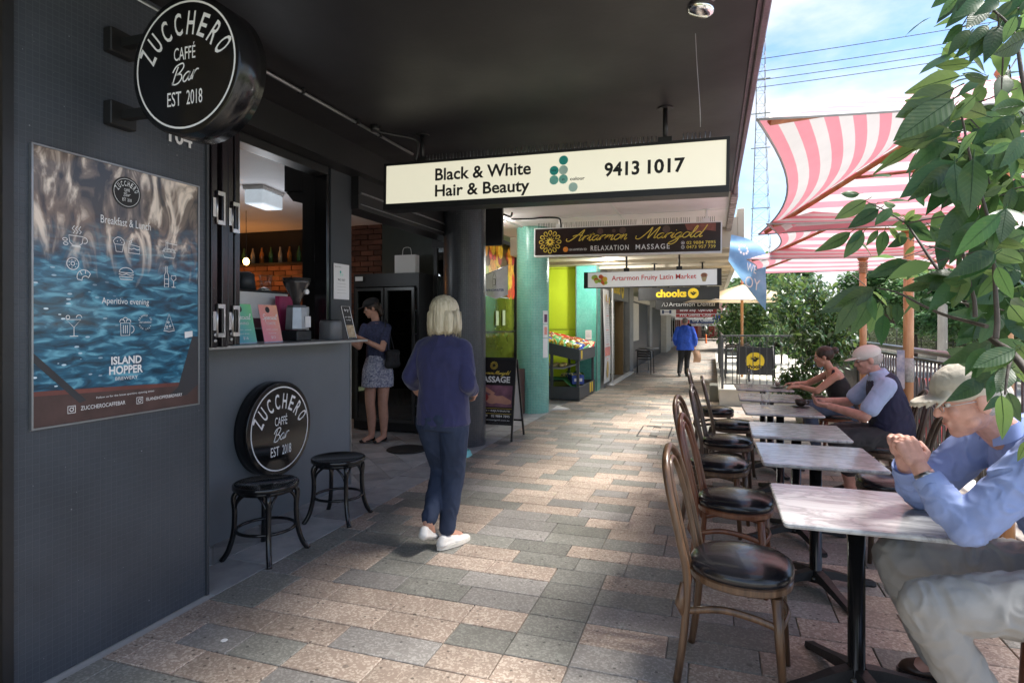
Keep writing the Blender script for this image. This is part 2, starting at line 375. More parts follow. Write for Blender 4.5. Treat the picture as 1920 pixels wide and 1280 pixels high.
def rnd_bar(name, cols, rough=.5, scale=4, trans=0, spec=.5):
    """several colours picked per loose piece"""
    m, t, b, o = newmat(name); lk = t.links.new
    g = N(t, 'ShaderNodeNewGeometry'); r = N(t, 'ShaderNodeValToRGB'); r.color_ramp.interpolation = 'CONSTANT'
    e = r.color_ramp.elements; e[0].color = c4(cols[0]); e[0].position = 0; e[1].position = 1/len(cols); e[1].color = c4(cols[1])
    for i in range(2, len(cols)): q = e.new(i/len(cols)); q.color = c4(cols[i])
    lk(g.outputs['Random Per Island'], r.inputs[0]); lk(r.outputs[0], b.inputs['Base Color']); b.inputs['Roughness'].default_value = rough
    return m
def leaf_mat(name, top, under, rnd='obj', tr=.35, rvar=.35, rough=.32):
    m, t, b, o = newmat(name); lk = t.links.new
    g = N(t, 'ShaderNodeNewGeometry'); mx = N(t, 'ShaderNodeMix', data_type='RGBA'); mx.inputs[6].default_value = c4(top); mx.inputs[7].default_value = c4(under)
    lk(g.outputs['Backfacing'], mx.inputs[0])
    hs = N(t, 'ShaderNodeHueSaturation'); mr = N(t, 'ShaderNodeMapRange'); mr.inputs[3].default_value = 1-rvar; mr.inputs[4].default_value = 1+rvar
    rv = rnd_val(t, rnd); lk(rv, mr.inputs[0]); lk(mr.outputs[0], hs.inputs['Value']); lk(mx.outputs[2], hs.inputs['Color'])
    fr = N(t, 'ShaderNodeMath', operation='FRACT'); mu = N(t, 'ShaderNodeMath', operation='MULTIPLY'); mu.inputs[1].default_value = 7.31
    m2 = N(t, 'ShaderNodeMapRange'); m2.inputs[3].default_value = .475; m2.inputs[4].default_value = .515
    lk(rv, mu.inputs[0]); lk(mu.outputs[0], fr.inputs[0]); lk(fr.outputs[0], m2.inputs[0]); lk(m2.outputs[0], hs.inputs['Hue'])
    nz = N(t, 'ShaderNodeTexNoise'); nz.inputs['Scale'].default_value = 30; nz.inputs['Detail'].default_value = 4
    tcn = N(t, 'ShaderNodeTexCoord'); lk(tcn.outputs['Object'], nz.inputs[0])
    bp = N(t, 'ShaderNodeBump'); bp.inputs['Strength'].default_value = .05 if rnd == 'obj' else 0; bp.inputs['Distance'].default_value = .003
    sx = N(t, 'ShaderNodeSeparateXYZ'); lk(tcn.outputs['Object'], sx.inputs[0]); ab = N(t, 'ShaderNodeMath', operation='ABSOLUTE'); lk(sx.outputs[1], ab.inputs[0])
    ma = N(t, 'ShaderNodeMath', operation='MULTIPLY_ADD'); ma.inputs[1].default_value = -.9; lk(ab.outputs[0], ma.inputs[0]); lk(sx.outputs[0], ma.inputs[2])
    m7 = N(t, 'ShaderNodeMath', operation='MULTIPLY'); m7.inputs[1].default_value = 68; lk(ma.outputs[0], m7.inputs[0]); si = N(t, 'ShaderNodeMath', operation='SINE'); lk(m7.outputs[0], si.inputs[0])
    lk(si.outputs[0], bp.inputs['Height'])
    vr = N(t, 'ShaderNodeMapRange'); vr.inputs[1].default_value = .9; vr.inputs[2].default_value = 1; vr.inputs[3].default_value = 0; vr.inputs[4].default_value = .35 if rnd == 'obj' else 0; lk(si.outputs[0], vr.inputs[0])
    vm = N(t, 'ShaderNodeMix', data_type='RGBA'); vm.inputs[7].default_value = (.13, .22, .07, 1); lk(vr.outputs[0], vm.inputs[0]); lk(hs.outputs[0], vm.inputs[6])
    bl = N(t, 'ShaderNodeMapRange'); bl.inputs[1].default_value = .62; bl.inputs[2].default_value = .75; bl.inputs[3].default_value = 0; bl.inputs[4].default_value = .35; lk(nz.outputs[0], bl.inputs[0]); nz.inputs['Scale'].default_value = 5
    vb = N(t, 'ShaderNodeMix', data_type='RGBA'); vb.inputs[7].default_value = (.16, .17, .05, 1); lk(bl.outputs[0], vb.inputs[0]); lk(vm.outputs[2], vb.inputs[6]); lk(bp.outputs[0], b.inputs['Normal'])
    lk(vb.outputs[2], b.inputs['Base Color']); b.inputs['Roughness'].default_value = rough
    h2 = N(t, 'ShaderNodeHueSaturation'); h2.inputs['Value'].default_value = 1.7; h2.inputs['Hue'].default_value = .47; lk(hs.outputs[0], h2.inputs['Color'])
    ts = N(t, 'ShaderNodeBsdfTranslucent'); lk(h2.outputs[0], ts.inputs[0]); ms = N(t, 'ShaderNodeMixShader'); ms.inputs[0].default_value = tr
    lk(b.outputs[0], ms.inputs[1]); lk(ts.outputs[0], ms.inputs[2]); lk(ms.outputs[0], o.inputs[0]); return m
def poster_mat():
    """rock face above dark blue water with sparkles, timber of a boat at the foot (flat print, object space: y across, z up, metres)"""
    m, t, b, o = newmat('poster_print'); lk = t.links.new
    tcn = N(t, 'ShaderNodeTexCoord'); sp = N(t, 'ShaderNodeSeparateXYZ'); lk(tcn.outputs['Object'], sp.inputs[0])
    mp1 = N(t, 'ShaderNodeMapping'); mp1.inputs['Scale'].default_value = (1, 5, 2.2); lk(tcn.outputs['Object'], mp1.inputs[0])
    rk = N(t, 'ShaderNodeTexNoise'); rk.inputs['Scale'].default_value = 1.8; rk.inputs['Detail'].default_value = 8; rk.inputs['Distortion'].default_value = 1.6; lk(mp1.outputs[0], rk.inputs[0])
    rr = N(t, 'ShaderNodeValToRGB'); E = rr.color_ramp.elements; E[0].position = .38; E[0].color = (.035, .032, .035, 1); E[1].position = .64; E[1].color = (.80, .68, .57, 1)
    e = E.new(.52); e.color = (.2, .15, .12, 1); lk(rk.outputs[0], rr.inputs[0])
    mp2 = N(t, 'ShaderNodeMapping'); mp2.inputs['Scale'].default_value = (1, 4, 14); lk(tcn.outputs['Object'], mp2.inputs[0])
    wt = N(t, 'ShaderNodeTexNoise'); wt.inputs['Scale'].default_value = 2.2; wt.inputs['Detail'].default_value = 8; wt.inputs['Distortion'].default_value = .7; lk(mp2.outputs[0], wt.inputs[0])
    wr = N(t, 'ShaderNodeValToRGB'); E = wr.color_ramp.elements; E[0].position = .35; E[0].color = (.004, .03, .06, 1); E[1].position = .68; E[1].color = (.15, .43, .56, 1)
    e = E.new(.52); e.color = (.015, .12, .21, 1); lk(wt.outputs[0], wr.inputs[0])
    vo = N(t, 'ShaderNodeTexVoronoi'); vo.inputs['Scale'].default_value = 7; mp3 = N(t, 'ShaderNodeMapping'); mp3.inputs['Scale'].default_value = (1, 2.2, 5.5); lk(tcn.outputs['Object'], mp3.inputs[0]); lk(mp3.outputs[0], vo.inputs[0])
    lt = N(t, 'ShaderNodeMath', operation='LESS_THAN'); lt.inputs[1].default_value = .16; lk(vo.outputs['Distance'], lt.inputs[0])
    s2 = N(t, 'ShaderNodeMapRange'); s2.inputs[1].default_value = .42; s2.inputs[2].default_value = .05; s2.inputs[3].default_value = 0; s2.inputs[4].default_value = 1; lk(sp.outputs[1], s2.inputs[0])
    zz = N(t, 'ShaderNodeMapRange'); zz.inputs[1].default_value = .8; zz.inputs[2].default_value = .45; zz.inputs[3].default_value = 0; zz.inputs[4].default_value = 1; lk(sp.outputs[2], zz.inputs[0])
    mu = N(t, 'ShaderNodeMath', operation='MULTIPLY'); lk(lt.outputs[0], mu.inputs[0]); lk(s2.outputs[0], mu.inputs[1])
    mu2 = N(t, 'ShaderNodeMath', operation='MULTIPLY'); lk(mu.outputs[0], mu2.inputs[0]); lk(zz.outputs[0], mu2.inputs[1])
    mw = N(t, 'ShaderNodeMix', data_type='RGBA'); mw.inputs[7].default_value = (.75, .9, 1, 1); lk(mu2.outputs[0], mw.inputs[0]); lk(wr.outputs[0], mw.inputs[6])
    dz = N(t, 'ShaderNodeMath', operation='MULTIPLY_ADD'); dz.inputs[1].default_value = .35; lk(rk.outputs[0], dz.inputs[0]); lk(sp.outputs[2], dz.inputs[2])
    bl = N(t, 'ShaderNodeMapRange'); bl.inputs[1].default_value = .86; bl.inputs[2].default_value = 1.06; lk(dz.outputs[0], bl.inputs[0])
    mf = N(t, 'ShaderNodeMix', data_type='RGBA'); lk(bl.outputs[0], mf.inputs[0]); lk(mw.outputs[2], mf.inputs[6]); lk(rr.outputs[0], mf.inputs[7])
    lk(mf.outputs[2], b.inputs['Base Color']); b.inputs['Roughness'].default_value = .3; b.inputs['Coat Weight'].default_value = .25
    return m

M = {}
M['black'] = mat('black_paint', (.014, .014, .0155), .42, var=.2, bump=.05, bscale=40)
M['soffit'] = mat('soffit_paint', (.0165, .0150, .0175), .5, var=.22, scale=1.3, bump=.06, bscale=25, rvary=.12)
M['blackgloss'] = mat('black_gloss', (.008, .008, .009), .16, var=.2, rvary=.06)
M['charcoal'] = mat('charcoal_paint', (.035, .040, .047), .5, var=.1, scale=2, bump=.06, bscale=90, rvary=.12)
M['wallgrey'] = mat('counter_wall_paint', (.122, .140, .158), .55, var=.1, scale=1.5, bump=.1, bscale=50, rvary=.1)
M['pier'] = mosaic('dark_mosaic', (.052, .060, .073), (.046, .054, .067), (.070, .079, .092), .0262, 'YZ', rough=.4, var=.35, gw=.06)
M['dcol'] = mosaic('dark_column_mosaic', (.052, .057, .068), (.040, .045, .055), (.022, .024, .028), .0262, uv=True, rough=.33, var=.4)
M['tcol'] = mosaic('teal_mosaic', (.09, .38, .315), (.13, .46, .385), (.36, .52, .45), .0262, uv=True, rough=.3, var=.35)
M['tcolf'] = mosaic('teal_mosaic_flat', (.08, .40, .33), (.12, .48, .40), (.12, .28, .25), .0262, 'XZ', rough=.3, var=.35)
M['white'] = mat('white_paint', (.76, .76, .75), .45, var=.05)
M['offwhite'] = mat('soffit_white', (.82, .78, .79), .6, var=.06, scale=1.5, bump=.05)
M['beige'] = mat('beige_board', (.48, .43, .34), .6, var=.12, scale=2)
M['steel'] = mat('steel', (.55, .55, .56), .3, 1, var=.1, scale=20)
M['greymetal'] = mat('grey_metal', (.32, .33, .34), .38, .85, var=.12, scale=12)
M['railing'] = mat('railing_steel', (.135, .135, .135), .38, .75, var=.2, scale=8, rvary=.1)
M['sillm'] = mat('sill_metal', (.40, .41, .42), .35, .6, var=.1)
M['concrete'] = mat('concrete', (.34, .32, .28), .8, var=.2, scale=4, bump=.4, bscale=30)
M['concrete2'] = mat('pale_concrete', (.50, .47, .42), .75, var=.15, scale=3, bump=.3, bscale=40)
M['joint'] = mat('paving_bed', (.30, .285, .26), .9, var=.2, bump=.3)
M['pav_a'] = paver_mat('paver_grey_green', (.182, .178, .158), (.265, .26, .23), .93)
M['pav_b'] = paver_mat('paver_grey', (.225, .210, .195), (.315, .30, .28), .93)
M['pav_c'] = paver_mat('paver_rose', (.31, .242, .196), (.47, .395, .325), .86)
M['slate'] = mat('slate', (.25, .255, .265), .45, var=.3, scale=7, bump=.14, bscale=22, rnd='obj', rvar=.22, rvary=.12, color2=(.39, .39, .39))
M['chairA'] = wave_mat('wood_brown', (.052, .027, .014), (.135, .072, .037), 'Z', 5, .34, coat=.2)
M['chairB'] = wave_mat('wood_red', (.105, .034, .015), (.19, .068, .03), 'Z', 5, .32, coat=.2)
M['chairC'] = wave_mat('wood_dark', (.034, .021, .014), (.085, .052, .033), 'Z', 5, .32, coat=.2)
M['umbwood'] = wave_mat('umbrella_wood', (.50, .235, .10), (.68, .38, .19), 'Z', 4, .36, coat=.2)
M['ribwood'] = wave_mat('rib_wood', (.30, .09, .03), (.46, .19, .07), 'X', 3, .4)
M['vinyl'] = mat('black_vinyl', (.010, .010, .013), .2, var=.2, bump=.08, bscale=160, rvary=.05, coat=.2)
M['marble'] = marble_mat()
M['pink'] = mat('pink_canvas', (.74, .30, .36), .8, var=.07, scale=3, trans=.36, bump=.08, bscale=300)
M['wcanvas'] = mat('white_canvas', (.72, .71, .71), .8, var=.06, scale=3, trans=.34, bump=.08, bscale=300)
M['hem'] = mat('hem_tape', (.45, .43, .44), .8, var=.1)
M['cream'] = mat('cream_canvas', (.72, .58, .38), .8, var=.08, trans=.3)
M['lime'] = mat('lime_paint', (.50, .62, .03), .5, var=.08, scale=1.2, bump=.05)
M['brickm'] = mat('brick_red', (.12, .05, .034), .8, var=.3, scale=5, bump=.4, bscale=40, rnd='isl', rvar=.4)
M['white_em'] = mat('ink_white', (.8, .8, .8), .5, var=.02)
M['inkblack'] = mat('ink_black', (.01, .01, .01), .5, var=.05)
M['inkgrey'] = mat('ink_grey', (.25, .25, .25), .6)
M['gold'] = mat('ink_gold', (.75, .50, .06), .4, var=.25, scale=9, color2=(.85, .70, .12))
M['red'] = mat('ink_red', (.62, .03, .03), .5)
M['orange'] = mat('ink_orange', (.75, .25, .03), .5, var=.3, scale=40)
M['yellow'] = mat('ink_yellow', (.82, .58, .03), .5, var=.04)
M['teal'] = mat('ink_teal', (.03, .42, .37), .5); M['teal2'] = mat('ink_teal_mid', (.22, .62, .52), .5); M['teal3'] = mat('ink_teal_pale', (.55, .78, .68), .5)
M['blue'] = mat('ink_blue', (.03, .07, .25), .5)
M['paper'] = mat('paper', (.76, .76, .76), .6, var=.03)
M['glass'] = glass('window_glass', (.82, .86, .86), refl=.05)
M['darkglass'] = glass('dark_glass', (.25, .3, .29), refl=.1)
M['cglass'] = glass('clear_glass', (.985, .99, .99), refl=.02)
M['chrome'] = mat('chrome', (.8, .8, .8), .07, 1, var=.03)
M['bark'] = mat('bark', (.10, .075, .055), .85, var=.3, scale=14, bump=.6, bscale=40)
M['twig'] = mat('twig', (.07, .055, .045), .7, var=.3, scale=20, bump=.3)
M['leaf'] = leaf_mat('leaf_near', (.030, .085, .026), (.075, .15, .045), tr=.32)
M['leaf2'] = leaf_mat('leaf_planter', (.026, .080, .026), (.07, .15, .04), tr=.28, rnd='obj')
M['leaf2s'] = leaf_mat('leaf_planter_mass', (.030, .082, .026), (.07, .15, .04), tr=.25, rnd='isl')
M['leaf3'] = leaf_mat('leaf_street', (.06, .15, .05), (.10, .19, .07), tr=.3, rnd='isl', rvar=.45, rough=.5)
M['leaf4'] = leaf_mat('leaf_fern', (.055, .16, .055), (.09, .20, .07), tr=.35, rnd='isl', rvar=.4, rough=.5)
M['soil'] = mat('soil', (.05, .04, .03), .9, bump=.5)
M['skin'] = mat('skin', (.50, .27, .19), .5, var=.14, scale=16, bump=.06, bscale=180, spec=.4)
M['skin2'] = mat('skin_ruddy', (.52, .28, .22), .5, var=.2, scale=18, bump=.08, bscale=160, spec=.4)
M['asphalt'] = mat('asphalt', (.05, .05, .052), .9, var=.2, bump=.4, bscale=80)
M['roadc'] = mat('concrete_road', (.30, .29, .27), .85, var=.12, scale=2, bump=.3, bscale=60)
M['earth'] = mat('grass_ground', (.13, .15, .07), .95, var=.4, scale=.8, bump=.4)

# ------------------------------------------------------------------ ground, pavement, road
def sheet(name, x0, x1, y0, y1, z, m, th=.05, parent=None):
    return MB().bx((x0, y0, z-th), (x1, y1, z)).build(name, M[m], parent, kind='structure')
sheet('ground', -120, 260, -40, 420, -1.06, 'earth', .1)
sheet('road', 2.6, 11.2, -30, 160, -.98, 'roadc', .04)
sheet('far_footpath', 11.2, 13.2, -30, 160, -.86, 'concrete2', .14)
mb = MB()
for k in range(30): mb.bx((6.85, -6+k*5, -.98), (6.95, -3.4+k*5, -.976))
mb.build('lane_marking', M['white'], kind='structure')
pav = sheet('pavement', -2.6, 1.82, -2, 62, -.012, 'joint', 1.0)
lens = [.3, .4, .5]; pm = ['pav_a', 'pav_b', 'pav_c']
pmesh = {}
def paver_geo(w, d=.2, h=.012, g=.0055):
    a = g/2; t = .003
    V = [(a,a,-h),(w-a,a,-h),(w-a,d-a,-h),(a,d-a,-h),(a,a,-t),(w-a,a,-t),(w-a,d-a,-t),(a,d-a,-t),(a+t,a+t,0),(w-a-t,a+t,0),(w-a-t,d-a-t,0),(a+t,d-a-t,0)]
    F = [(0,1,5,4),(1,2,6,5),(2,3,7,6),(3,0,4,7),(4,5,9,8),(5,6,10,9),(6,7,11,10),(7,4,8,11),(8,9,10,11)]
    return V, F
for w in lens:
    for k in pm:
        q = MB().add(*paver_geo(w)); pmesh[(w, k)] = q.mesh('paver', M[k])
count = 0; rest = {k: MB() for k in pm}
rp = random.Random(11); y = .755
while y < 60:
    x = -2.6+rp.choice([0, .1, .2])-.3
    while x < 1.82:
        w = rp.choice([.3, .3, .4, .4, .5]); k = rp.choices(pm, [.34, .24, .42])[0]
        x0 = max(x, -2.6); x1 = min(x+w, 1.82)
        if x1-x0 > .05:
            vis = y > 1.55 and (x1 > -.62*y-1.5)
            if count < 296 and vis and y < 7.2:
                if x1-x0 < w-.01: me = MB().add(*paver_geo(x1-x0)).mesh('paver', M[k])
                else: me = pmesh[(w, k)]
                inst('paver', me, pav, (x0, y, rp.uniform(-.0012, .0012))); count += 1
            elif y < 24:
                V, F = paver_geo(x1-x0); rest[k].add([(a+x0, b+y, c+rp.uniform(-.001, .001)*0) for a, b, c in V], F)
            elif rp.random() < 2:
                rest[k].add([(x0+.003, y+.003, 0), (x1-.003, y+.003, 0), (x1-.003, y+.197, 0), (x0+.003, y+.197, 0)], [(0, 1, 2, 3)])
        x += w
    y += .2
for k in pm: rest[k].build('paver', M[k], pav, kind='stuff')
# inspection hatch set flush in the paving
hc = thing('access_cover', 'square paver-filled access cover with dark metal edges in the walkway', 'access cover', (-.75, 8.45, .001))
mb = MB()
for a, b in (((-.21, -.43), (.21, -.415)), ((-.21, .415), (.21, .43)), ((-.21, -.415), (-.195, .415)), ((.195, -.415), (.21, .415))):
    mb.bx((a[0], a[1], -.003), (b[0], b[1], .003))
mb.build('edge_frame', M['black'], hc, w=False)
MB().bx((-.05, -.35, 0), (.05, -.31, .005)).build('lifting_key', M['black'], hc, w=False)
MB().bx((-.05, .31, 0), (.05, .35, .005)).build('lifting_key', M['black'], hc, w=False)

# slate floor of the recess: border strip and diagonal 300 mm tiles
rec = MB().bx((-7.4, -2, -.3), (-2.6, 18, -.006)).build('recess_floor', mat('slate_grout', (.40, .40, .39), .8), kind='structure')
def clip(poly, x0, x1, y0, y1):
    for ax, lim, sg in ((0, x0, 1), (0, x1, -1), (1, y0, 1), (1, y1, -1)):
        o = []; n = len(poly)
        for i in range(n):
            a, b = poly[i], poly[(i+1) % n]; ia = sg*(a[ax]-lim) >= 0; ib = sg*(b[ax]-lim) >= 0
            if ia: o.append(a)
            if ia != ib:
                t = (lim-a[ax])/(b[ax]-a[ax]); o.append((a[0]+t*(b[0]-a[0]), a[1]+t*(b[1]-a[1])))
        poly = o
        if len(poly) < 3: return []
    return poly
tiles = []
yy = 2.6
while yy < 12.2: tiles.append([(-2.94, yy), (-2.602, yy), (-2.602, yy+.43), (-2.94, yy+.43)]); yy += .435
for i in range(-30, 50):
    for j in range(-30, 50):
        u = .3075; cx, cy = -2.94+(i-j)*u*.7071, 4.88+(i+j)*u*.7071
        p = clip([(cx, cy-u*.7), (cx+u*.7, cy), (cx, cy+u*.7), (cx-u*.7, cy)], -6.4, -2.944, 2.6, 12.2)
        if p: tiles.append(p)
tiles.sort(key=lambda p: p[0][1]-p[0][0]*.3)
tn = 0; far = MB()
for p in tiles:
    cx = sum(a[0] for a in p)/len(p); cy = sum(a[1] for a in p)/len(p)
    p = [(cx+(a[0]-cx)*.98, cy+(a[1]-cy)*.98) for a in p]; n = len(p)
    V = [(a[0], a[1], -.006) for a in p]+[(a[0], a[1], 0) for a in p]
    F = [tuple(range(n, 2*n))]+[(i, (i+1) % n, n+(i+1) % n, n+i) for i in range(n)]
    ok = cx > -3.2 or (cy > 4.8 and cx > -4.9)
    if ok and tn < 290: MB().add(V, F).build('slate_tile', M['slate'], rec); tn += 1
    else: far.add(V, F)
far.build('slate_tile', M['slate'], rec, kind='stuff')

# kerb under the railing
kb = MB(); prof = []
for i in range(60):
    y0 = -2+i*.235*1.0
    kb.bx((1.82, y0, -.4), (2.12, y0+.235, .115+.0*R.random()))
kb = MB().bx((1.835, -2, -1.0), (2.12, 11.45, .11))
kb.bx((1.815+.004, -2, .111), (2.14, 11.45, .15), ch=.006)
kb.build('kerb', M['concrete2'], kind='structure')

# ------------------------------------------------------------------ the dark cafe frontage
MB().bx((-3.35, 1.60, 0), (-2.652, 2.584, 3.098)).build('corner_pier', M['pier'], label='wall pier clad in small dark mosaic tiles at the left, carrying the poster', cat='wall')
pier = [o for o in bpy.data.objects if o.name == 'corner_pier'][0]
MB().bx((-2.66, 2.584, 0), (-2.640, 2.60, 3.09)).build('corner_trim', M['charcoal'], pier)
MB().bx((-2.66, 1.585, 0), (-2.64, 1.625, 3.09)).build('edge_trim', M['black'], pier)
nb = MB().bx((-3.35, -1, 0), (-2.70, 1.575, 3.09)).build('neighbour_wall', mat('weathered_yellow', (.22, .17, .09), .8, var=.5, scale=7, bump=.3), label='weathered ochre wall edge at the far left of the view', cat='wall')
cw = thing('counter_wall', 'grey painted servery wall with a metal sill below the open window', 'wall', (-3.2, 3.7, 0))
MB().bx((-3.35, 2.6, 0), (-3.2, 4.8, 1.33)).build('wall_panel', M['wallgrey'], cw)
MB().bx((-3.2, 4.79, 0), (-3.192, 4.803, 1.33)).build('edge_strip', M['greymetal'], cw)
MB().bx((-3.42, 2.64, 1.331), (-2.95, 4.70, 1.352), ch=.003).build('sill', M['sillm'], cw)
mb = MB().bx((-3.35, 4.485, 1.353), (-3.19, 4.80, 2.86))
mb.build('post', M['charcoal'], cw)
MB().bx((-3.33, 4.44, 1.353), (-3.2, 4.484, 2.81), ch=.004).build('window_frame', M['blackgloss'], cw)
MB().bx((-3.33, 2.66, 2.79), (-3.18, 4.44, 2.86), ch=.004).build('window_head', M['black'], cw)
bh = MB().bx((-3.4, 2.584, 2.862), (-3.02, 7.6, 3.098)); bh.bx((-3.36, 4.81, 2.56), (-3.12, 7.6, 2.861))
bh.build('bulkhead', M['black'], label='black boxed bulkhead along the top of the cafe front', cat='bulkhead')
bulk = [o for o in bpy.data.objects if o.name == 'bulkhead'][0]
MB().bx((-3.118, 4.83, 2.70), (-3.10, 7.5, 2.715)).bx((-3.118, 4.83, 2.60), (-3.105, 7.5, 2.607)).build('trim_strip', M['greymetal'], bulk)

# folded door leaves stacked at the left of the window
bf = thing('folding_window', 'stack of black folding window leaves with silver hinges at the left of the servery', 'folding window', (-3.05, 3.0, 1.353))
for i, yv in enumerate((2.72, 2.80, 2.93, 3.01, 3.10)):
    x1 = -2.74 if i < 2 else (-2.90 if i < 4 else -2.93)
    mb = MB().bx((-3.28, yv, 1.36), (x1-.055, yv+.034, 2.80)).bx((x1-.053, yv-.004, 1.356), (x1, yv+.040, 2.805), ch=.004)
    mb.bx((-3.28, yv+.04, 1.36), (x1-.02, yv+.043, 1.42))
    mb.build('leaf_panel', mat('leaf_black', (.018, .014, .017), .22, var=.15) if i == 0 else bpy.data.materials['leaf_black'], bf)
for yv, x in ((2.77, -2.738), (3.055, -2.898)):
    for zv in (2.17, 1.51):
        mb = MB()
        for dz in (-.095, .075): mb.bx((x+.0, yv-.02, zv+dz), (x+.006, yv+.04, zv+dz+.024))
        mb.bx((x, yv+.028, zv-.095), (x+.007, yv+.04, zv+.098)); mb.bx((x, yv-.05, zv-.055), (x+.006, yv-.022, zv+.055))
        mb.tube([(x+.006, yv-.021, zv-.095), (x+.006, yv-.021, zv+.1)], .006, 8)
        h = mb.build('hinge', M['steel'], bf)
for yv, x in ((2.74, -2.738), (3.03, -2.898)):
    for zv in (1.395, 1.43): MB().lathe([(.011, 0), (.011, .004), (.005, .006)], 12, FR((x, yv, zv), (0, 1, 0), (0, 0, 1))).build('bolt', M['steel'], bf)

# interior of the cafe
MB().bx((-9.1, 2.2, 3.0), (-3.41, 8.2, 3.06)).build('cafe_ceiling', M['offwhite'], kind='structure')
MB().bx((-9.2, 2.2, 0), (-9.05, 8.2, 3.0)).build('cafe_back_wall', M['black'], kind='structure')
MB().bx((-9.05, 8.05, 0), (-3.3, 8.2, 3.0)).build('cafe_side_wall', M['black'], kind='structure')
MB().bx((-9.05, 2.2, 0), (-3.42, 2.3, 3.0)).build('cafe_near_wall', M['black'], kind='structure')
bp = MB(); rb = random.Random(5)
for r in range(18):
    for c in range(4):
        x0 = -5.62+c*.235-(r % 2)*.1; z0 = 1.55+r*.082
        bp.bx((x0, 8.0+rb.uniform(-.012, .01), z0), (min(x0+.222, -4.72), 8.048, z0+.07))
for r in range(12):
    for c in range(12):
        x0 = -8.9+c*.235+(r % 2)*.117; z0 = 1.45+r*.082
        bp.bx((x0, 8.0+rb.uniform(-.015, .012), z0), (x0+.222, 8.048, z0+.07))
bp.build('brick_panel', M['brickm'], bpy.data.objects['cafe_side_wall'], kind='stuff')
mb = MB().bx((-3.58, 4.60, 1.36), (-3.352, 4.76, 2.99)); mb.bx((-3.78, 4.60, 2.72), (-3.582, 4.76, 2.99))
mb.poly([(-3.78, 2.72), (-3.70, 2.63), (-3.582, 2.60), (-3.582, 2.72)], FR((0, 4.62, 0), (1, 0, 0), (0, 0, 1)))
mb.build('partition', M['black'], label='black partition inside the servery behind the coffee grinder', cat='partition')
# ceiling light inside
lb = thing('ceiling_light', 'white box ceiling light glowing inside the cafe', 'ceiling light', (-4.78, 5.48, 3.0), rz=.18)
MB().bx((-.12, -.22, -.045), (.12, .22, -.002), ch=.004).build('light_housing', M['white'], lb, w=False)
MB().bx((-.11, -.21, -.2), (.11, .21, -.046), ch=.012).build('diffuser', mat('diffuser', (.7, .75, .8), .4, emit=(.78, .9, 1), estr=.10), lb, w=False)
pl = bpy.data.lights.new('ceiling_lamp', 'POINT'); pl.energy = 3.5; pl.shadow_soft_size = .15; pl.color = (.85, .93, 1)
po = bpy.data.objects.new('lamp', pl); col.objects.link(po); po.parent = lb; po.location = (0, 0, -.75)
pb = thing('pendant_bulb', 'bare glowing orange bulb hanging deep inside the cafe', 'light bulb', (-5.92, 6.45, 2.32))
MB().ell((0, 0, 0), (.04, .04, .05)).build('bulb', mat('bulb_glow', (1, .6, .2), .4, emit=(1, .5, .12), estr=6), pb, w=False)
MB().tube([(0, 0, .05), (0, 0, .69)], .004, 6).build('cord', M['black'], pb, w=False)
MB().lathe([(.016, .045), (.018, .06), (.012, .09)], 12).build('socket', M['black'], pb, w=False)
for i, (x, y, z) in enumerate(((-7.3, 7.6, 2.25), (-6.6, 7.6, 2.25))):  # two unseen orange lamps added near the brickwork, well away from the bulb
    pl = bpy.data.lights.new('brick_fill_lamp', 'POINT'); pl.energy = (2.2, 1.2)[i]; pl.shadow_soft_size = .06; pl.color = (1, .38, .08)
    po = bpy.data.objects.new('lamp', pl); col.objects.link(po); po.parent = pb; po.location = Vector((x, y, z))-pb.location
# shelf with bottles
sh = thing('back_shelf', 'dark shelf carrying small bottles high on the cafe back wall', 'shelf', (-6.9, 7.9, 2.6))
MB().bx((-7.6, 7.75, 2.42), (-5.8, 7.99, 2.45)).build('shelf_board', M['black'], sh)
for k in range(9):
    yv = -7.45+k*.18; mb = MB().lathe([(.035, 2.451), (.035, 2.60), (.014, 2.66), (.014, 2.71)], 10, TM((yv, 7.87, 0)))
    mb.build('bottle', mat('bottle_amber%d' % k, [(.3, .12, .03), (.04, .12, .05), (.35, .3, .22)][k % 3], .15), None, label='%s bottle on the high back shelf, %s from the left' % (['amber', 'green', 'pale'][k % 3], ['first', 'second', 'third', 'fourth', 'fifth', 'sixth', 'seventh', 'eighth', 'ninth'][k]), cat='bottle', group='bottles on the back shelf')

# fridge, board and things at the back of the foyer
fr = thing('drinks_fridge', 'tall black double door glass fridge at the back of the foyer', 'fridge', (-4.28, 7.5, 0))
mb = MB().bx((-4.78, 7.25, .02), (-4.74, 7.9, 2.18)).bx((-3.80, 7.25, .02), (-3.76, 7.9, 2.18)).bx((-4.74, 7.86, .02), (-3.8, 7.9, 2.18)).bx((-4.74, 7.25, .02), (-3.8, 7.86, .14)).bx((-4.74, 7.25, 2.0), (-3.8, 7.86, 2.18))
mb.build('cabinet', M['black'], fr)
for x0, x1 in ((-4.73, -4.28), (-4.26, -3.81)):
    mb = MB().bx((x0, 7.2, .14), (x0+.035, 7.245, 1.98)).bx((x1-.035, 7.2, .14), (x1, 7.245, 1.98)).bx((x0+.035, 7.2, 1.94), (x1-.035, 7.245, 1.98)).bx((x0+.035, 7.2, .14), (x1-.035, 7.245, .18))
    d = mb.build('fridge_door', mat('fridge_trim', (.06, .06, .06), .3, .3) if 'fridge_trim' not in bpy.data.materials else bpy.data.materials['fridge_trim'], fr)
    MB().bx((x0+.036, 7.22, .18), (x1-.036, 7.226, 1.94)).build('pane', M['darkglass'], d)
    MB().tube([((x1-.05 if x0 < -4.5 else x0+.05), 7.175, .9), ((x1-.05 if x0 < -4.5 else x0+.05), 7.175, 1.4)], .009, 8).build('handle', M['greymetal'], d)
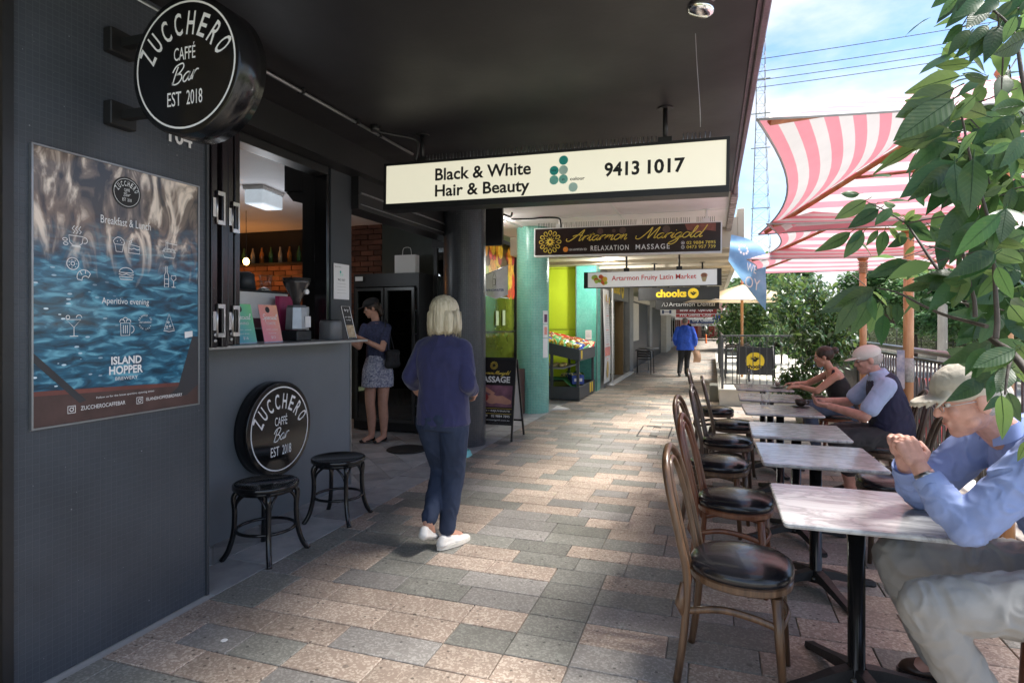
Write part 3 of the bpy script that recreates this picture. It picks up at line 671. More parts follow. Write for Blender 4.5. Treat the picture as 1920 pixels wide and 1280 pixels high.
MB().bx((-4.72, 7.194, 2.08), (-4.60, 7.199, 2.14)).build('badge', M['white'], fr)
fs = MB(); fb = MB()
for k in range(5):
    z = .35+k*.33; fs.bx((-4.73, 7.32, z), (-3.81, 7.85, z+.012))
    for j in range(9):
        x = -4.66+j*.098; fb.lathe([(.028, z+.013), (.028, z+.14), (.011, z+.19), (.011, z+.22)], 8, TM((x, 7.42, 0)))
fs.build('shelf', M['greymetal'], fr)
fb.build('bottle_row', rnd_bar('bottle_mix', [(.12, .2, .02), (.05, .08, .03), (.16, .05, .02), (.2, .2, .18), (.03, .1, .05)], .2), fr, kind='stuff')
MB().bx((-4.72, 7.91, 2.2), (-3.6, 7.93, 2.99)).build('menu_board', mat('board_green', (.035, .05, .045), .4), label='blank dark green board above the drinks fridge', cat='board')
bag = thing('paper_bag', 'white paper carry bag standing on top of the fridge', 'bag', (-4.05, 7.45, 2.181))
MB().bx((-.16, -.06, 0), (.16, .06, .26)).build('bag_body', M['paper'], bag, w=False)
MB().tube(smooth_pts([(-.07, 0, .26), (-.05, 0, .36), (.05, 0, .36), (.07, 0, .26)], 5), .004, 6).build('handle', M['white'], bag, w=False)
# glazed door frames beside the dark column
gd = thing('glass_door', 'black framed glass door leaf beside the dark mosaic column', 'door', (-3.45, 7.7, 0))
mb = MB()
for x in (-3.72, -3.56, -3.40, -3.22, -3.05): mb.bx((x, 7.62, 0), (x+.05, 7.68, 2.55))
mb.bx((-3.75, 7.62, 2.551), (-2.7, 7.68, 3.09)).bx((-3.67, 7.625, 0), (-3.0, 7.675, .15)).bx((-3.67, 7.625, 1.7), (-3.0, 7.675, 1.73))
mb.build('door_frame', M['black'], gd)
MB().bx((-3.67, 7.645, .16), (-3.0, 7.651, 2.55)).build('pane', M['darkglass'], gd)

# columns
def column(name, cx, cy, r, mk, label, z1=3.098):
    t = thing(name, label, 'column', (cx, cy, 0)); mb = MB(); seg = 48
    V = []; F = []; uv = []
    for i, z in enumerate((0.0, z1)):
        for k in range(seg+1): g = 2*PI*k/seg; V.append((r*math.cos(g), r*math.sin(g), z)); uv.append((g*r, z))
    for k in range(seg): F.append((k, k+1, seg+2+k, seg+1+k))
    mb.add(V, F, None, 0, True); mb.uv = uv; mb.build('column_shaft', M[mk], t, w=False); return t
dc = column('mosaic_column', -2.925, 6.86, .262, 'dcol', 'round column in dark grey mosaic tiles behind the walking woman')
gc = column('mosaic_column', -2.89, 9.72, .272, 'tcol', 'round column in turquoise mosaic tiles beside the fruit stand')

# awning soffits
def soffit(name, x1, y0, y1, z, m, label, fas=.14, th=.22, fx=.06):
    t = thing(name, label, 'awning', (0, (y0+y1)/2, z))
    MB().bx((-3.6, y0, z), (x1-fx, y1, z+th)).build('soffit', M[m], t)
    return t
a1 = soffit('awning', .27, .9, 7.75, 3.1, 'soffit', 'near dark painted street awning with mauve edge')
mauve = mat('mauve_edge', (.115, .075, .095), .45, var=.3, scale=9, bump=.25, bscale=60)
MB().bx((.212, .9, 3.088), (.236, 7.75, 3.3)).build('edge_batten', mauve, a1)
MB().bx((.238, .9, 3.060), (.275, 7.75, 3.42), ch=.006).build('fascia', mauve, a1)
M['soffit2'] = M['soffit']
a2 = soffit('awning', .27, 7.752, 10.6, 3.1, 'offwhite', 'white painted awning over the fruit shop with peeling edge')
MB().bx((.212, 7.752, 3.03), (.30, 10.6, 3.35), ch=.01).build('fascia', mat('peeling_edge', (.48, .45, .43), .8, color2=(.10, .085, .08), scale=9, bump=.5), a2)
a3 = soffit('awning', .45, 10.62, 62, 2.76, 'beige', 'long lower beige boarded awning beyond the fruit shop', th=.5)
mb = MB()
for k in range(34): mb.bx((.392, 10.62+k*1.5, 2.74), (.50, 12.1+k*1.5, 3.4), ch=.006)
mb.build('fascia', M['beige'], a3)
mb = MB()
for k in range(40): mb.bx((-3.4, 10.9+k*1.2, 2.70), (.385, 10.94+k*1.2, 2.759))
mb.build('batten', M['beige'], a3)
# soffit joint line in white ceiling
MB().bx((-1.32, 7.76, 3.094), (-1.29, 10.6, 3.099)).bx((-3.5, 8.9, 3.094), (.2, 8.92, 3.099)).build('cover_strip', M['white'], a2)
# low roof above the parade so sky never shows over the shops
MB().bx((-9, .9, 3.33), (-3.62, 62, 6.5)).build('upper_storey', M['beige'], label='plain upper storey of the parade above the awnings', cat='building')

# conduit on dark soffit
cd = thing('conduit', 'grey pipe conduit fixed under the dark awning leading to the salon sign', 'conduit', (-2.65, 3.5, 3.07))
MB().tube([(-2.66, 2.0, 3.075), (-2.66, 5.0, 3.075)], .0125, 10).build('pipe', M['greymetal'], cd)
for yv in (2.6, 3.4, 4.06, 4.4): MB().bx((-2.685, yv, 3.062), (-2.635, yv+.018, 3.098)).build('clip', M['black'], cd)
MB().lathe([(.035, 3.055), (.04, 3.07), (.04, 3.098)], 16, TM((-2.6, 4.25, 0))).build('junction_box', M['black'], cd)
MB().tube(smooth_pts([(-2.6, 4.27, 3.06), (-2.5, 4.36, 3.05), (-2.36, 4.48, 3.03), (-2.34, 4.49, 2.95), (-2.36, 4.49, 2.86)], 6), .011, 8).build('flex_cable', M['black'], cd)
cd2 = thing('cable_run', 'black cable looping under the white awning to the massage sign', 'cable', (-2.5, 8.4, 3.07))
MB().tube(smooth_pts([(-3.1, 7.9, 3.08), (-2.9, 8.0, 3.07), (-2.75, 8.1, 3.02), (-2.72, 8.1, 3.08)], 6), .014, 8).tube(smooth_pts([(-2.9, 8.6, 3.075), (-2.6, 8.65, 3.07), (-2.45, 8.7, 3.085), (-2.2, 8.72, 3.07), (-2.16, 8.73, 3.0), (-2.16, 8.75, 2.93)], 6), .013, 8).build('cable', M['inkblack'], cd2)
MB().tube([(-3.05, 7.8, 3.06), (-2.95, 9.3, 3.06)], .014, 8).build('pipe', M['white'], cd2)
# downlight
dl = thing('flood_lamp', 'silver reflector flood lamp under the dark awning near its street edge', 'lamp', (-.03, 3.0, 3.1))
MB().lathe([(.035, -.06), (.05, -.055), (.06, 0)][::-1], 20).build('lamp_base', M['greymetal'], dl, w=False)
mb = MB(); mb.lathe([(.012, 0), (.022, -.03), (.055, -.07), (.066, -.095), (.064, -.115), (.045, -.128), (.001, -.132)][::-1], 24, Matrix.Translation((0, 0, -.0)) @ Matrix.Rotation(.25, 4, 'Y'))
mb.build('reflector_bulb', M['chrome'], dl, w=False)
wr = thing('hanging_wire', 'thin twisted wire hanging from the dark awning beside the flood lamp', 'wire', (-.03, 3.6, 3.09))
MB().tube(smooth_pts([(-.09, 3.45, 3.095), (-.085, 3.6, 2.98), (-.075, 3.9, 2.84), (-.08, 4.35, 2.86)], 8), .0025, 5).build('wire', M['greymetal'], wr)

for i, (x, y) in enumerate(((-3.25, 8.55), (-2.0, 12.2))):  # the second downlight is an added one that brightens the fruit stand
    z = 3.09 if i == 0 else 2.75
    dl_ = thing('downlight', ['small lit downlight under the white awning near the fruit picture', 'downlight added under the beige awning to brighten the fruit stand'][i], 'downlight', (x, y, z))
    MB().lathe([(.05, -.02), (.06, -.015), (.06, 0)], 20).build('trim_ring', M['white'], dl_, w=False); MB().lathe([(.045, -.026), (.045, -.021)], 18).build('lamp_glass', mat('lamp_glow', (1, 1, .95), .4, emit=(1, .97, .9), estr=2) if i == 0 else bpy.data.materials['lamp_glow'], dl_, w=False)
    pl = bpy.data.lights.new('downlight_lamp', 'POINT'); pl.energy = (9, 34)[i]; pl.shadow_soft_size = .1; pl.color = (1, .97, .92)
    po = bpy.data.objects.new('lamp', pl); col.objects.link(po); po.parent = dl_; po.location = (0, 0, -.12)

# ------------------------------------------------------------------ lettering
def fit(mb, s, m, x0, x1, y0, y1, mi=0, bold=0.0, shear=0, z=.0012, sp=1):
    v, f = text_geo(s, 1, 1, bold, shear, sp)
    xa = min(a[0] for a in v); xb = max(a[0] for a in v); ya = min(a[1] for a in v); yb = max(a[1] for a in v)
    mb.add([(x0+(a[0]-xa)/(xb-xa)*(x1-x0), y0+(a[1]-ya)/(yb-ya)*(y1-y0), z) for a in v], f, m, mi)
GL = {
'a': (1.0, [[(.75,.85),(.5,1.0),(.15,.75),(.05,.35),(.25,.02),(.5,.1),(.75,.6),(.8,.95),(.72,.3),(.85,.02),(1.1,.25)]]),
'r': (.8, [[(0,.25),(.25,.98),(.24,.5),(.2,.0)], [(.22,.45),(.4,.85),(.6,1.0),(.8,.92)]]),
't': (.68, [[(0,.25),(.35,1.2),(.4,1.6),(.3,.6),(.35,.08),(.5,.0),(.75,.25)], [(.05,1.12),(.4,1.2),(.75,1.2)]]),
'm': (1.32, [[(0,.25),(.2,.95),(.25,.9),(.2,0),(.25,.5),(.5,.98),(.62,.8),(.58,0),(.65,.5),(.9,.98),(1.02,.8),(1.0,.15),(1.1,0),(1.4,.25)]]),
'n': (.95, [[(0,.25),(.2,.95),(.25,.9),(.2,0),(.28,.5),(.55,.98),(.7,.8),(.66,.15),(.78,0),(1.0,.25)]]),
'o': (.9, [[(.6,.95),(.3,1.0),(.05,.6),(.12,.15),(.4,0),(.7,.25),(.78,.7),(.6,.97),(.75,.85),(1.0,.85)]]),
'i': (.5, [[(0,.25),(.25,.95),(.2,.2),(.32,0),(.55,.25)], [(.3,1.4),(.36,1.46)]]),
'g': (1.0, [[(.75,.85),(.5,1.0),(.15,.75),(.05,.35),(.25,.02),(.5,.1),(.75,.6),(.8,.95),(.7,-.3),(.5,-.9),(.1,-1.2),(-.3,-1.0),(.3,-.4),(1.05,.25)]]),
'l': (.55, [[(0,.25),(.4,1.3),(.45,2.0),(.3,2.1),(.2,1.5),(.2,.3),(.35,0),(.6,.25)]]),
'd': (1.1, [[(.75,.85),(.5,1.0),(.15,.75),(.05,.35),(.25,.02),(.5,.1),(.72,.55),(.82,.95)], [(1.0,2.25),(.93,1.4),(.8,.3),(.92,.02),(1.15,.25)]]),
'p': (.95, [[(0,.25),(.3,1.0),(.22,0),(.1,-.9)], [(.25,.6),(.5,1),(.8,.8),(.75,.2),(.45,0),(.9,.1)]]),
'e': (.75, [[(0,.3),(.5,.6),(.6,.9),(.35,1.0),(.1,.65),(.12,.2),(.4,0),(.8,.25)]]),
'c': (.75, [[(.65,.8),(.4,1),(.1,.65),(.1,.2),(.4,0),(.8,.25)]]),
'S': (1.0, [[(1.0,1.8),(.6,2.1),(.2,1.8),(.3,1.3),(.8,.9),(.8,.3),(.4,0),(0,.3)]]),
'A': (1.45, [[(-.8,.5),(-.7,.05),(-.2,.0),(.5,1.0),(1.15,2.15),(1.1,1.0),(1.15,0),(1.4,.2)], [(-.1,.9),(.5,1.15),(1.3,1.0)]]),
'M': (1.9, [[(-.9,.6),(-.75,.05),(-.2,.1),(.4,1.3),(.7,2.15),(.75,1.0),(.8,.05),(1.2,1.2),(1.65,2.15),(1.6,1),(1.6,.1),(1.9,.25)]]),
'B': (1.25, [[(.35,1.9),(.2,1.0),(.1,0)], [(-.2,1.4),(.1,2.0),(.8,2.15),(1.05,1.7),(.7,1.15),(.35,1.05),(.9,.95),(1.1,.5),(.8,.05),(.3,0),(0,.3)]]),
' ': (.7, [])}
def script(mb, s, m, x0, y0, width, xh, w, mi=0, shear=.35, z=.0013, rise=0):
    tot = sum(GL[c][0] for c in s); k = width/tot; x = 0
    for c in s:
        for st in GL[c][1]:
            p = smooth_pts([(a[0], a[1], 0) for a in st], 4)
            mb.rib([(x0+(x+q.x)*k+q.y*xh*shear, y0+q.y*xh+(x+q.x)*k*rise) for q in p], w, m, mi, z)
        x += GL[c][0]
def roundel(mb, m, R_, mi=0, z=.0015):
    """white ring and lettering of the cafe roundel, R_ = face radius"""
    k = R_*.9
    mb.rib(arc(0, 0, k, 0, 360, 64), R_*.028, m, mi, z)
    for i, ch in enumerate('ZUCCHERO'):
        a = math.radians(149-i*(118/7)); cx, cy = .90*math.cos(a), -.26+.92*math.sin(a)
        v, f = text_geo(ch, 1, 1, .012)
        xa = min(q[0] for q in v); xb = max(q[0] for q in v); ya = min(q[1] for q in v); yb = max(q[1] for q in v)
        th = a-PI/2; w_, h_ = .155, .37
        o = []
        for q in v:
            lx = ((q[0]-xa)/(xb-xa)-.5)*w_; ly = ((q[1]-ya)/(yb-ya)-.5)*h_
            o.append(((cx+lx*math.cos(th)-ly*math.sin(th))*k, (cy+lx*math.sin(th)+ly*math.cos(th))*k, z))
        mb.add(o, f, m, mi)
    fit(mb, 'CAFFÉ', m, -.22*k, .22*k, .08*k, .34*k, mi, .004, z=z)
    script(mb, 'Bar', m, -.27*k, -.30*k, .52*k, .145*k, R_*.022, mi, .3, z, .12)
    fit(mb, 'EST', m, -.36*k, -.07*k, -.64*k, -.41*k, mi, .004, z=z)
    fit(mb, '2018', m, .04*k, .36*k, -.64*k, -.41*k, mi, .004, z=z)

# hanging round sign and wall roundel
hs = thing('round_sign', 'large black round cafe sign projecting from the tiled pier with white lettering', 'sign', (-2.165, 2.0, 2.60))
m = FACE((-2.165, 2.0, 2.615)); Rr = .302
Mb = Matrix.Translation((-2.165, 2.0, 2.615)) @ Matrix.Rotation(-PI/2, 4, 'X')
MB().lathe([(Rr-.012, 0), (Rr, .004), (Rr, .15), (Rr-.012, .155)], 72, Mb).build('drum', M['blackgloss'], hs)
q = MB(); roundel(q, m, Rr); q.build('lettering', M['white_em'], hs)
for z in (2.465, 2.80):
    mb = MB().bx((-2.651, 2.0, z-.055), (-2.60, 2.13, z+.055), ch=.004).bx((-2.602, 2.05, z-.02), (-2.46, 2.09, z+.02)); mb.build('bracket', M['inkblack'], hs)
ws = thing('round_sign', 'black round cafe sign fixed low on the grey counter wall behind the stools', 'sign', (-3.2, 3.715, .705))
Mw = Matrix.Translation((-3.199, 3.715, .705)) @ Matrix.Rotation(PI/2, 4, 'Y')
MB().lathe([(.345, 0), (.352, .003), (.352, .11), (.344, .114)], 72, Mw).build('drum', M['blackgloss'], ws)
q = MB(); roundel(q, WALL((-3.084, 3.715, .705)), .345); q.build('lettering', M['white_em'], ws)
# house number
q = MB(); fit(q, '104', WALL((-2.65, 2.345, 2.385)), 0, .145, .045, .13, 0, .02, z=.006); q.build('house_number', M['paper'], label='white house number 104 on the dark mosaic pier', cat='number')

# poster with its icons
po = thing('poster', 'tall cafe poster of sea and rock on the dark tiled pier', 'poster', (-2.65, 1.694, 1.067))
MB().bx((0, 0, 0), (.012, .826, 1.163)).build('poster_print', poster_mat(), po, w=False)
fr_ = MB(); 
for a, b in (((-.001, -.008, -.008), (.017, -.0005, 1.171)), ((-.001, .8265, -.008), (.017, .834, 1.171)), ((-.001, -.0005, -.008), (.017, .8265, -.0005)), ((-.001, -.0005, 1.1635), (.017, .8265, 1.171))): fr_.bx(a, b)
fr_.build('edge_frame', M['greymetal'], po, w=False)
pm_ = FR((-2.65+.0125, 1.694, 1.067), (0, 1, 0), (0, 0, 1)); d1 = MB()
boat = MB().poly([(0, 0), (.826, 0), (.826, .10), (.0, .13)], pm_, 0, .0004).poly([(.64, .06), (.70, .10), (.79, .36), (.83, .36), (.826, .1), (.75, .05)], pm_, 1, .0008).poly([(.0, .31), (.03, .28), (.22, .09), (.19, .08), (0, .27)], pm_, 1, .0008)
boat.poly([(.74, .385), (.79, .39), (.792, .36), (.742, .352)], pm_, 2, .0009).poly([(0, .13), (.826, .10), (.826, .118), (0, .15)], pm_, 3, .0007)
boat.build('boat_print', [mat('print_timber', (.075, .04, .035), .4, var=.3, scale=9), mat('print_dark', (.035, .035, .04), .4), M['paper'], mat('print_red', (.16, .05, .04), .4, var=.3)], po)
lg = MB().disc((.413, 1.05), .074, pm_, 0, .0006, 40); lg.build('logo_disc', M['inkblack'], po)
roundel(d1, pm_ @ Matrix.Translation((.413, 1.05, 0)), .072)
fit(d1, 'Breakfast & Lunch', pm_, .285, .54, .888, .925, 0); fit(d1, 'Aperitivo evening', pm_, .29, .53, .512, .549, 0)
fit(d1, 'ISLAND', pm_, .335, .49, .238, .276, 0, .03); fit(d1, 'HOPPER', pm_, .325, .497, .192, .232, 0, .03); fit(d1, 'BREWERY', pm_, .355, .47, .165, .180, 0)
fit(d1, 'Follow us for the latest aperitivo opening times:', pm_, .265, .56, .088, .100, 0)
fit(d1, 'ZUCCHEROCAFFEBAR', pm_, .195, .405, .048, .066, 0); fit(d1, 'ISLANDHOPPERBREWERY', pm_, .515, .725, .050, .066, 0)
W = .0032
def ic(p, close=False, w=W): d1.rib(p, w, pm_, 0, .0014, close)
for x in (.155, .48):
    ic([(x-.016, .042), (x+.016, .042), (x+.016, .072), (x-.016, .072)], True); ic(arc(x, .057, .008, 0, 360, 12)); ic(arc(x+.009, .066, .001, 0, 360, 6), w=.002)
# cup with steam and leaves
x, y = .175, .80
ic([(x-.032, y+.012), (x+.03, y+.012), (x+.026, y-.018), (x+.012, y-.03), (x-.015, y-.03), (x-.028, y-.018)], True); ic(arc(x+.036, y-.004, .013, 100, -110, 8)); ic([(x-.02, y-.034), (x+.02, y-.034)])
for dx in (-.014, 0, .014): ic([(x+dx, y+.022), (x+dx+.008, y+.032), (x+dx-.004, y+.042), (x+dx+.006, y+.056)])
ic(arc(x-.048, y-.008, .010, 0, 360, 10, .006)); ic(arc(x-.045, y-.026, .010, 0, 360, 10, .006))
# muffin and cake
x = .375; ic([(x-.022, y), (x-.016, y-.034), (x+.014, y-.034), (x+.02, y)], True); ic([(x-.024, y), (x-.03, y+.014), (x-.02, y+.026), (x-.008, y+.034), (x+.008, y+.032), (x+.022, y+.022), (x+.026, y+.008), (x+.02, y)]); 
for a, b in ((-.01, .014), (.006, .02), (.012, .01)): ic(arc(x+a, y+b, .002, 0, 360, 6), w=.002)
x = .45; ic([(x-.028, y-.034), (x+.03, y-.034), (x+.03, y+.0), (x-.028, y+.008)], True); ic([(x-.028, y-.012), (x-.014, y-.016), (x, y-.010), (x+.016, y-.016), (x+.03, y-.012)]); ic(arc(x-.018, y+.018, .006, 0, 360, 10)); ic([(x-.014, y+.024), (x-.006, y+.036)])
# noodles
x = .645; ic([(x-.04, y-.005), (x+.04, y-.005), (x+.03, y-.035), (x-.028, y-.035)], True)
for dx in (-.02, 0, .02): ic(arc(x+dx, y-.003, .014, 0, 180, 8)); ic(arc(x+dx, y-.003, .008, 0, 180, 6))
ic([(x-.02, y+.04), (x+.05, y+.035)]); ic([(x-.018, y+.01), (x-.018, y+.05)]); ic([(x-.008, y+.01), (x-.008, y+.05)])
# doughnut and croissant
x, y = .165, .69; ic(arc(x-.005, y, .026, 0, 360, 18)); ic(arc(x-.005, y, .008, 0, 360, 10))
for k in range(7): ic(arc(x-.005+.017*math.cos(k*.9), y+.017*math.sin(k*.9), .0015, 0, 360, 5), w=.002)
ic(arc(.21, .635, .032, 30, 200, 10)+arc(.215, .625, .015, 200, 30, 8), True); ic([(.19, .66), (.2, .645)]); ic([(.215, .667), (.215, .65)])
# burger
x, y = .41, .664; ic(arc(x, y+.006, .036, 0, 180, 12, .024), True); ic([(x-.038, y-.002), (x-.02, y-.006), (x, y+0), (x+.02, y-.006), (x+.038, y-.002)]); ic([(x-.036, y-.014), (x+.036, y-.014), (x+.03, y-.026), (x-.03, y-.026)], True)
# bottle and glass
x, y = .63, .665; ic([(x-.012, y-.05), (x-.012, y+.01), (x-.005, y+.025), (x-.005, y+.055), (x+.004, y+.055), (x+.004, y+.025), (x+.012, y+.01), (x+.012, y-.05)], True); ic([(x-.012, y-.01), (x+.012, y-.01)]); ic([(x-.012, y-.034), (x+.012, y-.034)])
x = .672; ic([(x-.013, y+.01), (x-.015, y-.006), (x, y-.018), (x+.015, y-.006), (x+.013, y+.01)], True); ic([(x, y-.018), (x, y-.048)]); ic([(x-.012, y-.049), (x+.012, y-.049)])
# cocktail
x, y = .165, .425; ic([(x-.034, y+.022), (x+.03, y+.022), (x, y-.012)], True); ic([(x, y-.012), (x, y-.048)]); ic([(x-.018, y-.05), (x+.018, y-.05)]); ic(arc(x-.026, y+.032, .008, 0, 360, 8)); ic(arc(x+.022, y+.03, .012, 0, 180, 8))
# beer
x, y = .405, .418; ic([(x-.022, y-.045), (x+.022, y-.045), (x+.024, y+.014), (x-.024, y+.014)], True); ic(arc(x+.027, y-.016, .018, 80, -80, 8)); 
for dx in (-.01, 0, .01): ic([(x+dx, y-.035), (x+dx, y+.004)])
for dx, dy in ((-.016, .02), (0, .028), (.016, .02)): ic(arc(x+dx, y+dy, .012, -10, 190, 8))
# round stamp lettering
for i, ch in enumerate('BREWED IN'):
    if ch != ' ': a = math.radians(160-i*17); d1.text(ch, .013, pm_, .51+.034*math.cos(a), .435+.034*math.sin(a), .0014, 0, a-PI/2)
fit(d1, 'ARTARMON', pm_, .478, .542, .431, .439, 0)
for i, ch in enumerate('NSW 2064'):
    if ch != ' ': a = math.radians(208+i*17); d1.text(ch, .011, pm_, .51+.034*math.cos(a), .435+.034*math.sin(a), .0014, 0, a+PI/2)
# pizza
x, y = .645, .43; ic([(x, y+.048), (x-.028, y-.03), (x+.030, y-.03)], True); ic([(x-.032, y-.036), (x, y-.042), (x+.034, y-.036)])
for a, b in ((-.004, .005), (.006, -.014), (-.012, -.018)): ic(arc(x+a, y+b, .005, 0, 360, 8))
d1.build('lettering', M['white_em'], po)

# ---- hanging light boxes
def lightbox(name, label, X0, X1, Z0, Z1, Y, tilt, depth, mface, mframe, ceil, ends=.02, frame=.03, cat='sign', poles=(.12, .84), bot=None):
    t = thing(name, label, cat, ((X0+X1)/2, Y, Z0)); W_ = X1-X0; H_ = Z1-Z0
    m = FR((X0, Y, Z0), (1, 0, -tilt), (tilt, 0, 1)); bot = bot or frame
    # frame in local (u right, v up, w toward camera)
    mb = MB()
    mb.bx((-ends, -bot, -depth), (W_+ends, -.0005, .008), m).bx((-ends, H_+.0005, -depth), (W_+ends, H_+frame*.6, .008), m)
    mb.bx((-ends, 0, -depth), (-.0005, H_, .008), m).bx((W_+.0005, 0, -depth), (W_+ends, H_, .008), m)
    mb.build('frame', mframe, t)
    MB().bx((0, 0, -depth+.004), (W_, H_, 0), m).build('face_panel', mface, t)
    for k in poles:
        x = X0+W_*k; z = Z0+H_-tilt*W_*k
        mb = MB().tube([(x, Y+depth*.5, z+.03), (x, Y+depth*.5, ceil)], .018, 10)
        mb.lathe([(.055, ceil-.008), (.06, ceil)], 18, TM((x, Y+depth*.5, 0))).bx((x-.05, Y+depth*.25, z+frame*.5), (x+.05, Y+depth*.75, z+.07))
        mb.build('hanger', mframe, t)
    return t, m, W_, H_
def spikes(t, m, x0, x1, y, n, mt, h=.075, z=-.09, skip=()):
    mb = MB()
    for i in range(n):
        x = x0+(x1-x0)*i/(n-1)
        if any(a < x < b for a, b in skip): continue
        j = R.uniform(-.006, .006); mb.tube([(x, y, z), (x+j, y+h, z+R.uniform(-.01, .01))], .003, 4, m)
    mb.build('bird_spike', mt, t, kind='stuff')
salon_face = mat('lit_acrylic', (.62, .60, .48), .35, var=.04, scale=1.5, emit=(1.0, .95, .74), estr=.16)
t, m, W_, H_ = lightbox('hanging_sign', 'long lit white salon sign with black lettering hanging from the dark awning', -2.646, .09, 2.513, 2.836, 4.5, .0139, .17, salon_face, M['black'], 3.099, ends=.022, frame=.035, poles=(.11, .845), bot=.05)
q = MB()
fit(q, 'Black & White', m, .46, 1.29, .170, .272, 0, .022); fit(q, 'Hair & Beauty', m, .46, 1.28, .008, .136, 0, .022)
fit(q, '9413', m, 1.87, 2.13, .112, .220, 0, .03); fit(q, '1017', m, 2.19, 2.455, .112, .220, 0, .03)
fit(q, 'colour', m, 1.605, 1.72, .102, .128, 0, .02); fit(q, 'in', m, 1.543, 1.561, .106, .124, 0, z=.003); fit(q, 'now', m, 1.458, 1.496, .18, .194, 0, z=.003)
q.build('lettering', M['inkblack'], t)
q = MB()
for (x, y, i) in ((1.552, .262, 0), (1.478, .187, 0), (1.552, .187, 2), (1.478, .114, 1), (1.552, .116, 1), (1.63, .05, 2)): q.disc((x, y), .036, m, i, .0016)
q.build('logo_dots', [M['teal'], M['teal2'], M['teal3']], t)
spikes(t, m, .33, 2.62, H_+.02, 74, M['greymetal'], skip=((2.25, 2.42),))

# massage sign
mface = mat('massage_print', (.010, .007, .007), .3, color2=(.035, .014, .012), scale=1.6)
t, m, W_, H_ = lightbox('hanging_sign', 'black and gold massage parlour sign in a white frame under the white awning', -2.58, .105, 2.53, 2.93, 8.8, .012, .12, mface, M['white'], 3.099, ends=.018, frame=.022, poles=(.14, .93))
q = MB(); cx, cy = .235, .2
for k in range(12):
    a = 2*PI*k/12; ca, sa = math.cos(a), math.sin(a)
    pts = [(.095, 0), (.135, -.026), (.165, -.018), (.172, 0), (.165, .018), (.135, .026)]
    q.rib([(cx+p[0]*ca-p[1]*sa, cy+p[0]*sa+p[1]*ca) for p in pts], .011, m, 0, .0015, True)
    b = a+PI/12; pts = [(.03, -.012), (.085, 0), (.03, .012)]
    q.add([(cx+p[0]*math.cos(b)-p[1]*math.sin(b), cy+p[0]*math.sin(b)+p[1]*math.cos(b), .0015) for p in pts], [(0, 1, 2)], m, 0)
q.rib(arc(cx, cy, .026, 0, 360, 20), .012, m, 0, .0015)
script(q, 'Artarmon', m, .56, .205, .82, .075, .012, 0, .55, .0015, .0); script(q, 'Marigold', m, 1.60, .205, .83, .075, .012, 0, .55, .0015, .0)
fit(q, '02 9884 7895', m, 2.23, 2.62, .105, .150, 0, .01); fit(q, '0473 957 739', m, 2.23, 2.62, .045, .090, 0, .01)
q.build('gold_lettering', M['gold'], t)
q = MB(); fit(q, '104 HAMPDEN RD', m, .53, .80, .058, .092, 0); fit(q, 'RELAXATION', m, .86, 1.42, .05, .125, 0, .012, sp=1.25); fit(q, 'MASSAGE', m, 1.52, 2.0, .05, .125, 0, .012, sp=1.25)
q.rib(arc(2.18, .128, .022, 0, 360, 16), .005, m, 0, .0015); q.rib(arc(2.18, .067, .022, 0, 360, 16), .005, m, 0, .0015); q.disc((2.18, .128), .010, m, 0, .0015); q.rib([(2.172, .052), (2.188, .052), (2.188, .082), (2.172, .082)], .004, m, 0, .0015, True)
q.build('lettering', M['white_em'], t)
MB().disc((.478, .08), .04, m, 0, .0015).build('flower_print', M['orange'], t)
q = MB()
for x, y, r in ((1.0, .34, .05), (1.33, .345, .055), (1.95, .33, .06), (1.2, .38, .03)): q.disc((x, min(y, .335)), r*.9, m, 0, .0008)
q.build('bokeh_print', mat('print_bokeh', (.10, .06, .05), .4), t)
MB().poly([(2.2, .395), (2.62, .395), (2.62, .28), (2.5, .30), (2.36, .27), (2.24, .31)], m, 0, .0007).build('face_print', mat('print_skin', (.22, .07, .05), .4, var=.5, scale=8), t)
spikes(t, m, .03, 2.6, H_+.014, 100, M['black'], .085, -.06, skip=((.3, .4), (1.53, 1.6), (2.28, 2.36)))
# fruit market sign
t, m, W_, H_ = lightbox('hanging_sign', 'white fruit market sign with red lettering and fruit picture at its left end', -2.20, .075, 2.155, 2.43, 11, -.004, .10, mat('sign_white', (.72, .72, .72), .35, var=.03, emit=(1, 1, 1), estr=.05), M['black'], 2.759, ends=.075, frame=.014, poles=(.31, .72))
q = MB(); fit(q, 'Artarmon Fruity Latin Market', m, .44, 1.93, .088, .205, 0, .012, 0); q.build('lettering', M['red'], t)
def fruit_print(mb, m, cx, cy, w, h, n, rs, z=.0012, seed=1):
    r = random.Random(seed)
    for i in range(n): mb.disc((cx+r.uniform(-.5, .5)*w, cy+r.uniform(-.5, .5)*h), rs*r.uniform(.7, 1.2), m, 0, z+i*.00012, 16)
q = MB(); fruit_print(q, m, .23, .14, .26, .12, 13, .046); q.build('fruit_print', rnd_bar('fruit_inks', [(.8, .5, .05), (.7, .12, .04), (.35, .5, .06), (.85, .7, .15), (.5, .65, .12)], .5), t)
q = MB().disc((2.06, .17), .058, m, 0, .0012, 24, .042).poly([(2.01, .14), (2.11, .14), (2.085, .06), (2.035, .06)], m, 1, .0014); 
for dx in (-.03, -.01, .012, .032): q.rib([(2.06+dx, .205), (2.06+dx*.8, .14)], .006, m, 2, .0016)
q.build('basket_print', [mat('print_basket', (.45, .2, .12), .5, var=.5, scale=60), mat('print_tan', (.5, .38, .22), .5), M['inkblack']], t)
